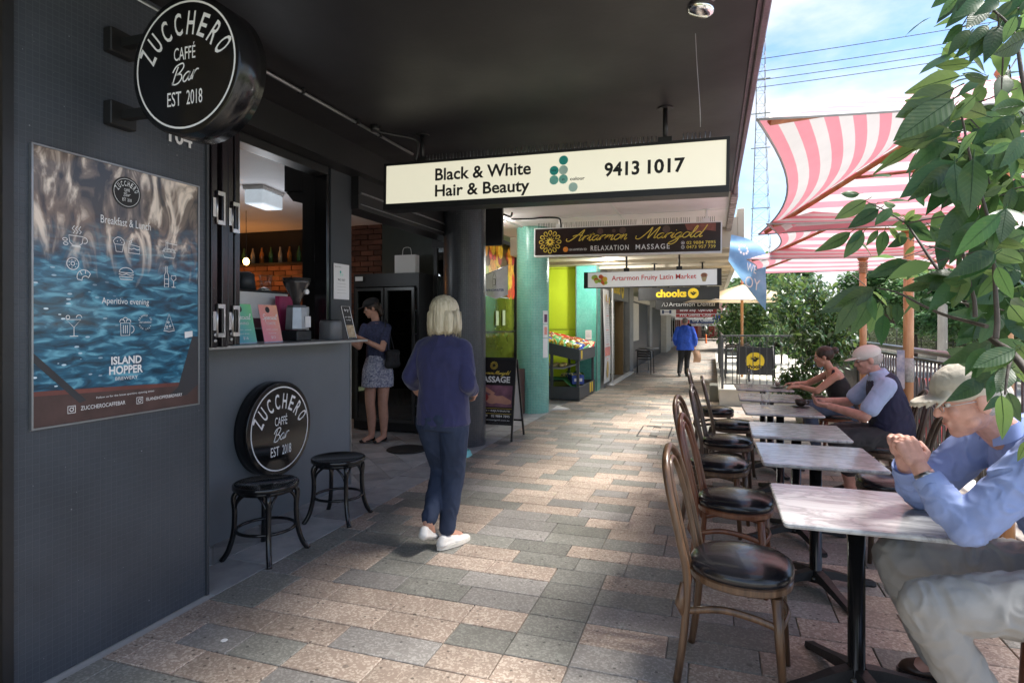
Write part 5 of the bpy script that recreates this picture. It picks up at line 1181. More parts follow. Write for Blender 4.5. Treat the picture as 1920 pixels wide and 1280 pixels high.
NEAR = [(0.56,1.7,2.281,0.509,1.698,2.236,1),(0.61,1.7,2.268,0.545,1.65,2.222,1),(0.641,1.7,2.258,0.587,1.66,2.223,1),(0.666,1.7,2.254,0.626,1.702,2.212,1),(0.653,1.65,2.196,0.634,1.665,2.143,2),(0.582,1.7,2.199,0.532,1.672,2.144,1),(0.618,1.7,2.204,0.569,1.667,2.156,1),(0.621,1.7,2.188,0.58,1.693,2.121,2),(0.642,1.7,2.2,0.599,1.65,2.116,1),(0.599,1.75,2.178,0.568,1.749,2.155,1),(0.612,1.5,2.086,0.541,1.45,2.039,2),(0.621,1.8,2.156,0.544,1.816,2.161,0),(0.643,1.8,2.126,0.588,1.787,2.156,0),(0.53,1.6,2.056,0.407,1.575,2.031,0),(0.503,1.55,2.014,0.379,1.519,1.951,2),(0.485,1.5,1.975,0.365,1.465,1.89,2),(0.523,1.5,1.976,0.48,1.509,1.93,2),(0.616,1.7,2.075,0.56,1.691,2.092,0),(0.517,1.6,1.931,0.387,1.582,1.914,0),(0.479,1.65,1.925,0.36,1.648,1.872,0),(0.506,1.6,1.921,0.425,1.591,1.853,1),(0.536,1.65,1.933,0.488,1.614,1.874,2),(0.527,1.5,1.902,0.487,1.514,1.858,3),(0.503,1.55,1.854,0.397,1.539,1.78,2),(0.498,1.55,1.845,0.421,1.506,1.77,1),(0.522,1.6,1.827,0.455,1.567,1.755,1),(0.487,1.5,1.837,0.487,1.477,1.737,2),(0.503,1.45,1.834,0.496,1.445,1.715,2),(0.513,1.5,1.751,0.446,1.465,1.68,3),(0.529,1.4,1.712,0.461,1.409,1.638,3),(0.577,1.5,1.736,0.554,1.46,1.663,2),(0.586,1.5,1.872,0.538,1.503,1.85,1),(0.567,1.4,1.856,0.523,1.362,1.796,0),(0.609,1.6,1.801,0.567,1.592,1.779,2),(0.558,1.5,1.694,0.55,1.493,1.638,1),(0.473,2.2,1.897,0.382,2.209,1.84,2),(0.508,2.2,1.866,0.418,2.192,1.809,2),(0.512,2.25,1.892,0.452,2.216,1.848,2),(0.464,2.25,1.929,0.396,2.231,1.923,1),(0.544,2.2,1.867,0.49,2.171,1.811,2),(0.581,2.3,1.892,0.527,2.268,1.891,1),(0.418,2.15,1.789,0.323,2.142,1.725,1),(0.451,2.15,1.793,0.407,2.141,1.753,3),(0.454,2.15,1.787,0.399,2.156,1.707,2),(0.494,2.15,1.791,0.462,2.146,1.746,3),(0.525,2.2,1.796,0.507,2.197,1.714,2),(0.538,2.2,1.803,0.572,2.195,1.756,0),(0.588,2.2,1.77,0.53,2.19,1.74,2),(0.607,2.2,1.742,0.584,2.216,1.717,2),(0.579,2.2,1.824,0.549,2.219,1.812,1),(0.579,2.2,1.824,0.601,2.151,1.855,1),(0.585,2.2,1.824,0.622,2.151,1.834,1),(0.579,2.2,1.828,0.646,2.162,1.772,1),(0.594,2.2,1.796,0.66,2.161,1.746,1),(0.583,2.25,1.848,0.539,2.255,1.86,1),(0.539,2.0,1.676,0.428,1.977,1.64,1),(0.532,2.0,1.671,0.497,2.009,1.62,2),(0.553,2.0,1.667,0.535,2.01,1.624,2),(0.573,1.8,1.627,0.496,1.792,1.606,1),(0.573,1.8,1.624,0.519,1.774,1.58,2),(0.557,1.5,1.647,0.472,1.464,1.601,1),(0.56,1.5,1.643,0.493,1.488,1.595,1),(0.406,1.8,1.593,0.311,1.794,1.536,1),(0.411,1.85,1.593,0.281,1.852,1.53,0),(0.351,1.75,1.552,0.303,1.743,1.468,2),(0.395,1.8,1.561,0.355,1.809,1.467,2),(0.43,1.85,1.555,0.406,1.864,1.471,2),(0.418,1.8,1.586,0.436,1.763,1.559,0),(0.395,1.8,1.575,0.401,1.788,1.507,1),(0.414,1.75,1.52,0.4,1.714,1.444,2),(0.452,1.85,1.552,0.455,1.85,1.506,1),(0.472,1.85,1.552,0.462,1.819,1.496,2),(0.479,1.8,1.572,0.511,1.808,1.528,2),(0.519,1.8,1.578,0.521,1.769,1.534,1),(0.544,1.8,1.578,0.542,1.795,1.53,2),(0.55,1.8,1.581,0.569,1.772,1.543,1),(0.539,1.7,1.578,0.557,1.658,1.554,0),(0.554,1.6,1.611,0.529,1.567,1.556,1),(0.524,1.4,1.609,0.545,1.392,1.544,2),(0.584,1.55,1.607,0.551,1.566,1.553,2),(0.596,1.6,1.507,0.567,1.606,1.453,2),(0.532,1.35,1.451,0.459,1.327,1.418,2),(0.534,1.35,1.447,0.486,1.357,1.407,1),(0.575,1.6,1.373,0.5,1.555,1.332,1),(0.574,1.55,1.387,0.56,1.528,1.336,3),(0.531,1.4,1.36,0.55,1.419,1.281,3),(0.567,1.5,1.348,0.536,1.478,1.321,1),(0.58,1.5,1.356,0.605,1.512,1.295,2),(0.571,1.4,1.273,0.568,1.419,1.233,1),(0.571,1.5,1.439,0.56,1.516,1.393,1),(0.585,1.5,1.406,0.545,1.454,1.36,2),(0.748,1.8603834269742867,1.553,0.809,1.88,1.452,2),(0.622,1.7795764751712404,2.029,0.526,1.757,2.012,1),(0.491,1.6055069673595612,1.881,0.463,1.597,1.784,1),(0.724,1.8989631061747207,2.003,0.684,1.863,1.922,1),(0.647,1.6695155591415471,1.408,0.629,1.674,1.437,2),(0.645,1.7883915802178807,1.951,0.599,1.756,1.877,1),(0.71,1.8318676536563636,2.027,0.627,1.817,1.994,2),(0.674,1.8864936381849002,1.385,0.744,1.849,1.358,3),(0.623,1.6877527252212048,1.571,0.604,1.668,1.504,2),(0.564,1.564652631977131,1.677,0.638,1.571,1.664,2),(0.713,1.7680576148392955,1.989,0.632,1.765,1.945,3),(0.575,1.6146117857698465,1.813,0.532,1.576,1.754,2),(0.623,1.6082516075840807,1.396,0.543,1.585,1.355,2),(0.786,1.9299194250487595,1.631,0.848,1.938,1.655,3),(0.695,1.9188013374784587,1.522,0.629,1.929,1.435,2),(0.636,1.66640904685879,1.914,0.625,1.681,1.821,2),(0.692,1.8971195737674198,1.992,0.674,1.887,1.861,2),(0.624,1.8278386997803577,1.732,0.552,1.833,1.708,2),(0.693,1.8363941171582103,1.541,0.762,1.833,1.523,3),(0.735,1.8186571695616398,1.83,0.69,1.788,1.744,2),(0.756,1.9189332927551257,1.5,0.686,1.938,1.439,2),(0.736,1.924952676456734,1.463,0.657,1.904,1.37,2),(0.651,1.756582074360717,1.585,0.678,1.74,1.524,3),(0.649,1.6140092271162516,1.816,0.629,1.624,1.842,1),(0.714,1.9419039822406845,1.625,0.633,1.904,1.557,2),(0.651,1.7947175802945403,1.448,0.586,1.802,1.421,3),(0.72,1.896560496434791,1.922,0.78,1.88,1.885,2),(0.651,1.6857493250104871,1.674,0.691,1.67,1.625,3),(0.687,1.7030985461588477,1.409,0.727,1.697,1.352,3),(0.591,1.5931673357666796,1.879,0.532,1.56,1.796,2),(0.733,1.9406721717904087,1.651,0.636,1.907,1.589,2),(0.616,1.6539298616082259,1.715,0.69,1.654,1.675,3),(0.655,1.60731656693499,1.696,0.564,1.573,1.662,2),(0.483,1.5552813186654346,1.596,0.515,1.516,1.586,2),(0.69,1.8385825156832492,1.884,0.705,1.797,1.804,1),(0.55,1.5564691059601268,1.696,0.607,1.538,1.721,1),(0.565,1.694415753131394,1.854,0.617,1.677,1.776,2),(0.689,1.7682369148468355,1.653,0.627,1.764,1.683,3),(0.663,1.74028788921793,1.526,0.588,1.691,1.462,2),(0.705,1.827848594722145,1.568,0.777,1.825,1.515,1),(0.7,1.9054760113289413,1.89,0.7,1.856,1.805,3),(0.763,1.8778374942695981,1.699,0.711,1.877,1.682,2),(0.685,1.7446764440801528,1.602,0.617,1.742,1.641,3),(0.61,1.8323095676839287,1.998,0.566,1.792,2.012,2),(0.586,1.5932858874208085,1.89,0.543,1.551,1.832,3),(0.563,1.5539875579824165,1.948,0.48,1.507,1.97,1),(0.599,1.828918511553777,1.594,0.517,1.832,1.63,1),(0.531,1.5752744542112211,1.614,0.511,1.584,1.531,2),(0.684,1.8353185237011054,1.489,0.704,1.816,1.403,1),(0.655,1.705940845241924,1.979,0.609,1.669,1.918,1),(0.66,1.82244502244713,1.397,0.557,1.781,1.433,2),(0.589,1.700347737533743,1.964,0.626,1.652,1.867,3),(0.744,1.8824402074763547,1.879,0.8,1.888,1.784,3),(0.619,1.6222143006190952,1.508,0.667,1.603,1.459,3),(0.596,1.8541389475718666,2.068,0.539,1.873,2.112,3),(0.48,1.6266407673200167,1.724,0.523,1.613,1.662,1),(0.637,1.6609726632190522,1.975,0.663,1.664,1.893,1),(0.568,1.6764259574948015,1.847,0.51,1.65,1.864,2),(0.534,1.6664402677234362,2.021,0.497,1.632,1.951,2),(0.692,1.7970325988563023,1.561,0.637,1.758,1.521,1),(0.695,1.7372151975731647,1.573,0.64,1.723,1.521,3),(0.608,1.5525090737995932,1.881,0.577,1.562,1.81,2),(0.732,1.9258018675262172,1.528,0.638,1.938,1.49,2),(0.609,1.5701830968183816,1.849,0.657,1.543,1.826,3),(0.703,1.9300542800772926,2.065,0.635,1.934,2.066,1),(0.544,1.5847276733575377,1.575,0.497,1.576,1.597,1),(0.712,1.7446160120462795,1.934,0.64,1.695,1.86,2),(0.721,1.9066035652947895,1.823,0.656,1.926,1.742,2),(0.692,1.6751503978153108,1.667,0.602,1.639,1.654,2),(0.554,1.6603330405397485,1.977,0.511,1.649,1.909,1),(0.639,1.7182311915441064,1.876,0.668,1.686,1.899,1),(0.625,1.607388606121542,1.54,0.682,1.625,1.468,2),(0.572,1.6020978132524435,1.522,0.512,1.568,1.52,3),(0.571,1.7728900075790073,1.951,0.517,1.77,1.906,3),(0.485,1.5566494292947566,1.97,0.401,1.538,2.005,3),(0.69,1.840733262845685,1.99,0.617,1.795,1.968,1),(0.524,1.5972811232015036,1.68,0.47,1.582,1.705,2),(0.685,1.7884062022018874,1.433,0.63,1.803,1.338,2),(0.664,1.6305307307155272,1.986,0.572,1.597,1.973,1),(0.74,1.87569256717688,1.868,0.674,1.855,1.78,1),(0.582,1.6178224217802024,1.443,0.531,1.583,1.393,1),(0.571,1.7380584414694291,1.568,0.648,1.719,1.562,3),(0.609,1.623895826379247,1.954,0.56,1.596,1.911,3),(0.664,1.8262441855642337,1.853,0.6,1.832,1.829,3),(0.661,1.6951190470406727,1.519,0.686,1.662,1.48,2),(0.681,1.794273676217783,1.595,0.622,1.764,1.567,2),(0.691,1.8179764120633706,1.414,0.661,1.784,1.338,1),(0.652,1.6456342558323107,1.45,0.697,1.66,1.402,1),(0.716,1.7613337483988303,1.683,0.69,1.765,1.605,3),(0.633,1.8361045747512525,1.6,0.55,1.856,1.64,3),(0.632,1.7152147166922325,1.454,0.541,1.673,1.402,3),(0.587,1.7167395896636324,1.608,0.515,1.706,1.561,2),(0.596,1.6248936635905955,1.681,0.637,1.593,1.66,2),(0.497,1.590925352711554,1.94,0.444,1.578,1.912,3),(0.658,1.6773785179536378,1.812,0.644,1.671,1.745,1),(0.747,1.8859640660905732,1.624,0.808,1.839,1.609,2),(0.55,1.8532268388305408,1.606,0.479,1.85,1.583,3),(0.683,1.6961347344603603,1.501,0.705,1.707,1.53,1),(0.649,1.648341987738748,1.891,0.571,1.605,1.919,1),(0.704,1.748204077425797,1.734,0.678,1.719,1.614,1),(0.667,1.8503741107503058,1.409,0.706,1.811,1.397,2),(0.611,1.7802722665962283,1.828,0.588,1.795,1.733,1),(0.588,1.658423831064092,1.809,0.615,1.624,1.765,1),(0.734,1.892193817895389,1.986,0.78,1.865,1.917,2),(0.544,1.5585180409278085,1.721,0.486,1.521,1.638,1),(0.785,1.9319015080904336,1.958,0.848,1.912,1.977,3),(0.743,1.9259261128376663,1.728,0.651,1.921,1.717,3),(0.736,1.9161422249620097,1.646,0.667,1.893,1.593,2),(0.655,1.6366788607644456,1.387,0.6,1.595,1.413,2),(0.679,1.853216327600674,1.891,0.604,1.862,1.856,1),(0.61,1.8813162788565017,1.596,0.545,1.868,1.59,3),(0.63,1.5557508444333166,1.629,0.554,1.533,1.661,1),(0.692,1.7573282536753698,1.991,0.623,1.713,1.941,2),(0.778,1.9125748797586044,1.584,0.707,1.869,1.501,2),(0.693,1.842579610303802,1.765,0.696,1.815,1.687,1),(0.614,1.8364813047960538,1.741,0.694,1.826,1.703,3),(0.617,1.7731034615568648,1.852,0.681,1.733,1.869,1),(0.708,1.924917988759928,2.031,0.68,1.925,1.932,3),(0.671,1.669684183053449,1.97,0.621,1.664,1.911,3),(0.673,1.8468236478803295,1.491,0.606,1.822,1.465,1),(0.711,1.88166864223723,1.451,0.769,1.899,1.412,2),(0.732,1.9160665985860894,1.815,0.678,1.927,1.847,2),(0.62,1.567317234557087,1.634,0.588,1.537,1.562,2),(0.695,1.762493707571398,1.717,0.757,1.743,1.689,3),(0.584,1.587122267611429,1.647,0.533,1.605,1.59,3),(0.587,1.8219152445901354,1.755,0.539,1.772,1.648,3),(0.619,1.7563011695671005,1.781,0.55,1.74,1.807,2),(0.692,1.7330472740179392,1.732,0.644,1.735,1.759,1),(0.718,1.8248780295317464,1.377,0.666,1.844,1.398,1),(0.711,1.9303702530270364,1.682,0.759,1.887,1.671,3),(0.551,1.5931300794961412,1.858,0.493,1.58,1.838,3),(0.64,1.8258721195753866,1.826,0.701,1.781,1.797,1),(0.563,1.7036509638196677,1.981,0.65,1.723,1.958,3),(0.638,1.6670684746410256,1.56,0.563,1.625,1.553,1),(0.554,1.7164591433754848,2.024,0.485,1.707,1.944,2),(0.669,1.9283919098251494,2.093,0.612,1.923,2.068,2),(0.654,1.7670900326388437,1.987,0.719,1.753,1.965,3),(0.714,1.9425535885043035,1.909,0.692,1.92,1.808,3),(0.537,1.605791134554584,1.601,0.46,1.569,1.536,1),(0.691,1.8014281906373348,1.416,0.745,1.799,1.358,3),(0.686,1.8576149258095638,1.796,0.756,1.841,1.775,3),(0.697,1.892920537819893,1.926,0.617,1.879,1.87,2),(0.599,1.7670059195774936,1.582,0.53,1.731,1.552,1),(0.723,1.9177803057547431,1.95,0.651,1.918,1.92,3),(0.588,1.665937133595547,1.813,0.633,1.618,1.793,1),(0.652,1.8203105821041607,1.405,0.635,1.814,1.314,3),(0.698,1.8107850730455244,1.559,0.751,1.79,1.482,2),(0.693,1.8447531110125006,1.737,0.638,1.862,1.728,1),(0.614,1.8078928436738928,1.956,0.55,1.791,1.906,2),(0.59,1.6992652160968336,1.859,0.524,1.689,1.81,3),(0.697,1.8406393052981782,1.92,0.628,1.853,1.898,3),(0.635,1.5925204878216712,1.674,0.578,1.606,1.675,1),(0.686,1.8569583970682584,1.771,0.738,1.825,1.715,3),(0.639,1.6305299459944087,1.489,0.658,1.596,1.507,3),(0.504,1.5634067399164193,1.793,0.451,1.548,1.782,1),(0.585,1.8256903862592837,1.952,0.655,1.793,1.896,2),(0.632,1.8273757746444441,1.795,0.569,1.796,1.787,1),(0.746,1.8795839269750045,1.596,0.778,1.873,1.48,2),(0.659,1.6501405051829157,1.661,0.709,1.668,1.58,3),(0.633,1.7231997679543283,1.532,0.597,1.712,1.458,3),(0.612,1.5524014911083803,1.613,0.551,1.572,1.645,3),(0.744,1.8391728925759026,1.402,0.79,1.819,1.392,1),(0.639,1.720601771947001,1.455,0.723,1.718,1.426,2),(0.624,1.582413612992308,1.951,0.559,1.565,1.902,1),(0.687,1.9207752809491174,1.979,0.634,1.875,1.915,1),(0.702,1.7272202620023862,1.535,0.647,1.689,1.561,1),(0.635,1.882581010731545,1.896,0.574,1.849,1.801,2),(0.601,1.585175240004992,1.953,0.546,1.571,1.95,2),(0.562,1.5641698976936032,1.868,0.517,1.575,1.895,2),(0.762,1.8787957158372683,1.584,0.812,1.839,1.503,2),(0.607,1.6285325634929282,1.795,0.565,1.603,1.714,3),(0.617,1.728364625999758,2.022,0.697,1.726,1.965,1),(0.68,1.75,2.35,0.647,1.754,2.317,1),(0.579,1.75,2.363,0.526,1.73,2.307,2),(0.635,1.75,2.329,0.582,1.716,2.271,2),(0.593,1.75,2.321,0.551,1.766,2.28,2),(0.696,1.75,2.258,0.654,1.768,2.215,1),(0.624,1.75,2.211,0.573,1.745,2.157,1),(0.585,1.75,2.235,0.541,1.74,2.189,2),(0.711,1.75,2.206,0.676,1.76,2.169,2),(0.719,1.75,2.329,0.666,1.731,2.273,2),(0.623,1.75,2.339,0.558,1.711,2.268,1),(0.709,1.75,2.289,0.663,1.725,2.241,1),(0.635,1.75,2.269,0.579,1.708,2.209,2),(0.626,1.75,2.336,0.584,1.733,2.291,2),(0.606,1.75,2.292,0.547,1.705,2.227,1),(0.705,1.75,2.232,0.66,1.732,2.185,2),(0.62,1.75,2.313,0.569,1.747,2.261,1),(0.575,1.75,2.297,0.528,1.725,2.247,1),(0.575,1.75,2.341,0.519,1.743,2.284,2),(0.602,1.75,2.3,0.575,1.769,2.273,1),(0.684,1.75,2.339,0.626,1.717,2.277,1),(0.606,1.75,2.36,0.567,1.736,2.318,2),(0.687,1.75,2.316,0.65,1.746,2.278,2),(0.615,1.75,2.307,0.57,1.726,2.258,2),(0.695,1.75,2.235,0.644,1.721,2.181,1),(0.697,1.75,2.241,0.646,1.736,2.187,1),(0.627,1.75,2.277,0.589,1.752,2.238,1)]
NB = [([(0.643,1.5,1.353),(0.629,1.6,1.429),(0.626,1.7,1.462),(0.624,1.8,1.527),(0.623,1.9,1.586),(0.604,2.0,1.66),(0.593,2.1,1.741),(0.585,2.2,1.814)],0.009,0.003),([(0.58,1.6,1.492),(0.564,1.644,1.502),(0.527,1.688,1.519),(0.497,1.732,1.542),(0.451,1.776,1.578),(0.417,1.82,1.592)],0.005,0.002),([(0.57,1.53,1.466),(0.574,1.533,1.502),(0.573,1.537,1.555),(0.57,1.54,1.638),(0.559,1.543,1.735),(0.532,1.547,1.853),(0.513,1.55,1.972)],0.006,0.002),([(0.551,1.58,1.513),(0.551,1.585,1.551),(0.541,1.59,1.606),(0.528,1.595,1.698),(0.524,1.6,1.831)],0.005,0.002),([(0.589,1.5,1.434),(0.571,1.475,1.408),(0.556,1.45,1.356)],0.004,0.002),([(0.686,1.6,1.854),(0.661,1.633,2.031),(0.655,1.667,2.168),(0.616,1.7,2.252)],0.006,0.002),([(0.585,2.2,1.814),(0.526,2.2,1.86),(0.473,2.2,1.892)],0.003,0.0015)]
np_ = thing('street_tree', 'leafy broad-leaved tree reaching in from the right edge in front of the seated man', 'tree', (.95, 1.35, 0))
mb = MB().tube(smooth_pts([(.95, 1.35, .42), (.93, 1.36, .8), (.84, 1.42, 1.15), (.66, 1.5, 1.36)], 6), [.022]*19, 8); 
mb.tube(smooth_pts([(.93, 1.36, .8), (.97, 1.45, 1.4), (.9, 1.55, 1.9), (.8, 1.62, 2.3)], 6), [.018-.0007*i for i in range(19)], 8)
mb.build('trunk', M['bark'], np_)
for pts, r0, r1 in NB:
    p = smooth_pts(pts, 5); n = len(p); MB().tube(p, [r0+(r1-r0)*i/(n-1) for i in range(n)], 7).build('branch', M['twig'], np_)
rl = random.Random(21)
for a in NEAR:
    p = Vector(a[:3]); q = Vector(a[3:6]); L_ = (q-p).length; k = a[6]
    vdir = (Vector((0, 0, 1.5))-(p+q)/2).normalized(); mo = orient(q-p, 0); zz = mo.to_3x3() @ Vector((0, 0, 1)); yy_ = mo.to_3x3() @ Vector((0, 1, 0))
    roll = math.atan2(-vdir.dot(yy_), vdir.dot(zz)); roll = roll if abs(roll) < 1.6 else roll-math.copysign(PI, roll)
    roll = roll*(.75, .95, 1, .9)[k]+rl.uniform(-.55, .55)+(rl.choice([-.7, .7]) if k == 0 else 0)
    put_leaf(LM[(0, 1, 2, 3)[k]], np_, p, q-p, min(L_, .22), roll)
lfm = leaf_mesh('l', None, 1, .44, .18, .16, 5, .012); mb = MB(); base_ = [a for a in NEAR if a[0] > .5 and a[2] > 1.62]
for k in range(210):
    a = rl.choice(base_); p = Vector(a[:3])+Vector((rl.uniform(-.02, .16), rl.uniform(0, .30), rl.gauss(0, .07))); an = rl.uniform(0, 2*PI)
    d = Vector((math.cos(an), math.sin(an)*.6, rl.uniform(-1.2, .3))).normalized(); l = rl.uniform(.06, .11); mb.add(lfm.v, lfm.f, Matrix.Translation(p) @ orient(d, rl.uniform(-.9, .9)) @ Matrix.Scale(l, 4), 0, True)
    if k % 3 == 0: mb2 = MB().tube([p, p-d*.10+Vector((.02, .03, 0))], [.0012, .002], 4); mb.add(mb2.v, mb2.f, None, 1)
mb.build('foliage', [leaf_mat('leaf_near_mass', (.032, .095, .028), (.08, .16, .05), rnd='isl', tr=.34), M['twig']], np_, kind='stuff')
MB().lathe([(.17, 0), (.20, .01), (.24, .40), (.26, .42), (.23, .425), (.21, .39)], 28, TM((.95, 1.35, 0))).build('pot', M['concrete2'], np_)

def planter_tree(name, label, loc, trunk_h, cz, rad, rz, n, nobj, L_, seed, pm_='leaf2s', objs=None, trunk_r=.022, lean=(0, 0)):
    t = thing(name, label, 'tree', loc); r = random.Random(seed)
    x0, y0, z0 = loc; top = Vector((x0+lean[0], y0+lean[1], cz+rz*.7))
    p = smooth_pts([(x0, y0, z0), (x0+lean[0]*.2+.02, y0, z0+trunk_h*.5), (x0+lean[0]*.6, y0+lean[1]*.5, z0+trunk_h), top], 5); m_ = len(p)
    MB().tube(p, [trunk_r*(1-.75*i/(m_-1)) for i in range(m_)], 7).build('trunk', M['bark'], t)
    tips = []; mb = MB()
    for k in range(26):
        s = Vector(p[int(m_*(.35+.6*r.random()))-1]); a = r.uniform(0, 2*PI); e = r.uniform(-.5, .9)
        d = Vector((math.cos(a)*math.cos(e)*rad, math.sin(a)*math.cos(e)*rad, math.sin(e)*rz*.7)); c = Vector((x0+lean[0], y0+lean[1], cz))
        en = c+Vector((d.x*r.uniform(.6, 1), d.y*r.uniform(.6, 1), math.sin(e)*rz*r.uniform(.7, 1.1)))
        md = (s+en)/2+Vector((0, 0, .08)); q = smooth_pts([s, md, en], 4); mb.tube(q, [.008*(1-.8*i/(len(q)-1)) for i in range(len(q))], 5); tips += q[3:]
    mb.build('branches', M['twig'], t)
    LV = []
    for k in range(n):
        c = r.choice(tips)+Vector((r.gauss(0, .09), r.gauss(0, .09), r.gauss(0, .09)))*(rad/.55); a = r.uniform(0, 2*PI)
        LV.append((c, Vector((math.cos(a), math.sin(a), r.uniform(-1.4, .25))), L_*r.uniform(.7, 1.2), r.uniform(-.8, .8)))
    LV.sort(key=lambda a: a[0].y)
    for a in LV[:nobj]: put_leaf(r.choice(LM2), t, *a)
    base = leaf_mesh('l', None, 1, .46, .2, .25, 3, 0); mb = MB()
    for c, d, l, ro in LV[nobj:]: mb.add(base.v, base.f, Matrix.Translation(c) @ orient(d, ro) @ Matrix.Scale(l, 4), 0, True)
    mb.build('foliage', M[pm_], t, kind='stuff'); return t
planter_tree('potted_tree', 'dense dark green planter tree behind the tables by the railing', (1.45, 9.9, 0), 1.3, 1.45, .62, .95, 2300, 290, .115, 5)
MB().lathe([(.22, 0), (.26, .02), (.3, .42), (.32, .44), (.28, .44)], 24, TM((1.45, 9.9, 0))).build('planter', M['concrete2'], bpy.data.objects['potted_tree'])
planter_tree('potted_tree', 'low bright green shrub at the foot of the planter tree', (1.25, 9.55, 0), .5, .62, .38, .42, 900, 0, .10, 8)
planter_tree('potted_tree', 'tree behind the black terrace fence below the cream umbrella', (.75, 16, 0), 1.6, 1.65, .85, .85, 3000, 0, .13, 12, lean=(.1, 0))
planter_tree('potted_tree', 'second terrace tree standing further along the walkway edge', (1.9, 19, 0), 1.5, 1.7, 1.1, 1.1, 2600, 0, .15, 14)
planter_tree('potted_tree', 'narrow terrace tree between the blue flag and the planter tree', (1.75, 13.2, 0), 1.5, 1.75, .7, .9, 2400, 0, .13, 15)

def big_tree(name, label, loc, th, crown, n, ls, seed, mk='leaf3', tr=.2, clumps=26):
    """crown = (radius x, y, z) ; leaves sit on many clumps inside an uneven volume"""
    t = thing(name, label, 'tree', loc); r = random.Random(seed); x0, y0, z0 = loc; rx, ry, rz = crown; cz = z0+th*.55+rz*.8
    mb = MB().tube(smooth_pts([(x0, y0, z0), (x0+.1, y0, z0+th*.6), (x0-.1, y0+.1, z0+th+rz*.6)], 5), [tr*(1-.06*i) for i in range(11)], 10)
    cl = []
    for k in range(clumps):
        a = r.uniform(0, 2*PI); e = r.uniform(-.7, 1.45); q = r.uniform(.45, 1.0)
        c = Vector((x0+rx*q*math.cos(a)*math.cos(e), y0+ry*q*math.sin(a)*math.cos(e), cz+rz*q*math.sin(e))); cl.append((c, r.uniform(.22, .42)))
        mb.tube(smooth_pts([(x0, y0, z0+th*r.uniform(.6, 1)), ((x0+c.x)/2, (y0+c.y)/2, (z0+th+c.z)/2), c], 3), [tr*.35, tr*.3, tr*.26, tr*.2, tr*.14, tr*.08, .02], 5)
    mb.build('trunk', M['bark'], t)
    V = []; F = []; rn = r.random
    for k in range(n):
        c, s = cl[int(rn()*len(cl))]
        a = rn()*2*PI; e = math.asin(2*rn()-1); q = s*(.55+.5*rn())
        p = (c.x+rx*q*math.cos(a)*math.cos(e), c.y+ry*q*math.sin(a)*math.cos(e), c.z+rz*q*math.sin(e)*.8)
        l = ls*(.6+.8*rn()); a = rn()*2*PI; dz = rn()*1.4-1.0; dx, dy = math.cos(a), math.sin(a); nn = math.sqrt(1+dz*dz)
        dx, dy, dz = dx/nn*l, dy/nn*l, dz/nn*l; wx, wy = -math.sin(a)*l*.26, math.cos(a)*l*.26; wz = (rn()-.5)*l*.4
        b = len(V); V += [p, (p[0]+dx*.5+wx, p[1]+dy*.5+wy, p[2]+dz*.5+wz), (p[0]+dx, p[1]+dy, p[2]+dz), (p[0]+dx*.5-wx, p[1]+dy*.5-wy, p[2]+dz*.5-wz)]; F.append((b, b+1, b+2, b+3))
    mb = MB(); mb.add(V, F, None, 0, True); mb.build('crown', M[mk], t, kind='stuff'); return t
# trees that stand along the walkway and beyond the road
big_tree('street_tree', 'tall pale green street tree rising beyond the blue flag', (2.6, 34, -.9), 1.4, (2.4, 3, 2.3), 22000, .22, 31, 'leaf3')
big_tree('street_tree', 'round street tree at the far end of the walkway terrace', (2.2, 26, -.9), 1.0, (1.5, 2, 1.3), 12000, .17, 32, 'leaf3')
big_tree('fern_tree', 'feathery light green tree across the road behind the concrete pole', (14.5, 27, -.9), 1.6, (3.6, 3.5, 1.9), 30000, .22, 33, 'leaf4', .25)
big_tree('fern_tree', 'feathery light green tree across the road left of the concrete pole', (8.9+3.5, 33, -.9), 1.8, (3.4, 3.5, 2.4), 26000, .24, 34, 'leaf4', .25)
big_tree('street_tree', 'dark green tree across the road at the right edge of the view', (19.5, 22.5, -.9), 1.5, (3.8, 3.5, 3.0), 26000, .24, 35, 'leaf3', .28)
big_tree('street_tree', 'broad tree across the road seen through the planter tree', (12, 44, -.9), 2, (4.5, 4, 3.4), 24000, .3, 36, 'leaf3', .3)
big_tree('street_tree', 'far broad tree closing the road on the left', (5, 56, -.9), 2, (4.5, 4, 3.6), 20000, .34, 37, 'leaf3', .3)
big_tree('street_tree', 'far broad tree closing the road in the middle', (22, 50, -.9), 2, (6, 5, 4.0), 24000, .36, 38, 'leaf4', .3)
big_tree('street_tree', 'far broad tree at the right beyond the railway fence', (32, 38, -.9), 2, (6, 5, 4.2), 24000, .34, 39, 'leaf3', .3)
hg = MB(); rh = random.Random(40); V = []; F = []
for k in range(36000):
    y = rh.uniform(10, 80); x = 15.2+rh.gauss(0, .5)+.02*y; z = -.9+abs(rh.gauss(0, .95)); l = .14*(.6+rh.random()); a = rh.uniform(0, 6.28); b = len(V)
    V += [(x, y, z), (x+l*.5*math.cos(a)-.03, y+l*.5*math.sin(a), z+l*.4), (x+l*math.cos(a), y+l*math.sin(a), z+l*.3), (x+l*.5*math.cos(a)+.03, y+l*.5*math.sin(a)+.03, z+l*.2)]; F.append((b, b+1, b+2, b+3))
hg.add(V, F).build('scrub', mat('scrub_leaf', (.09, .11, .05), .7, rnd='isl', rvar=.6, hue=.03), kind='stuff', label='tangled olive scrub along the far side of the road')
ws_ = MB(); rh = random.Random(41); V = []; F = []
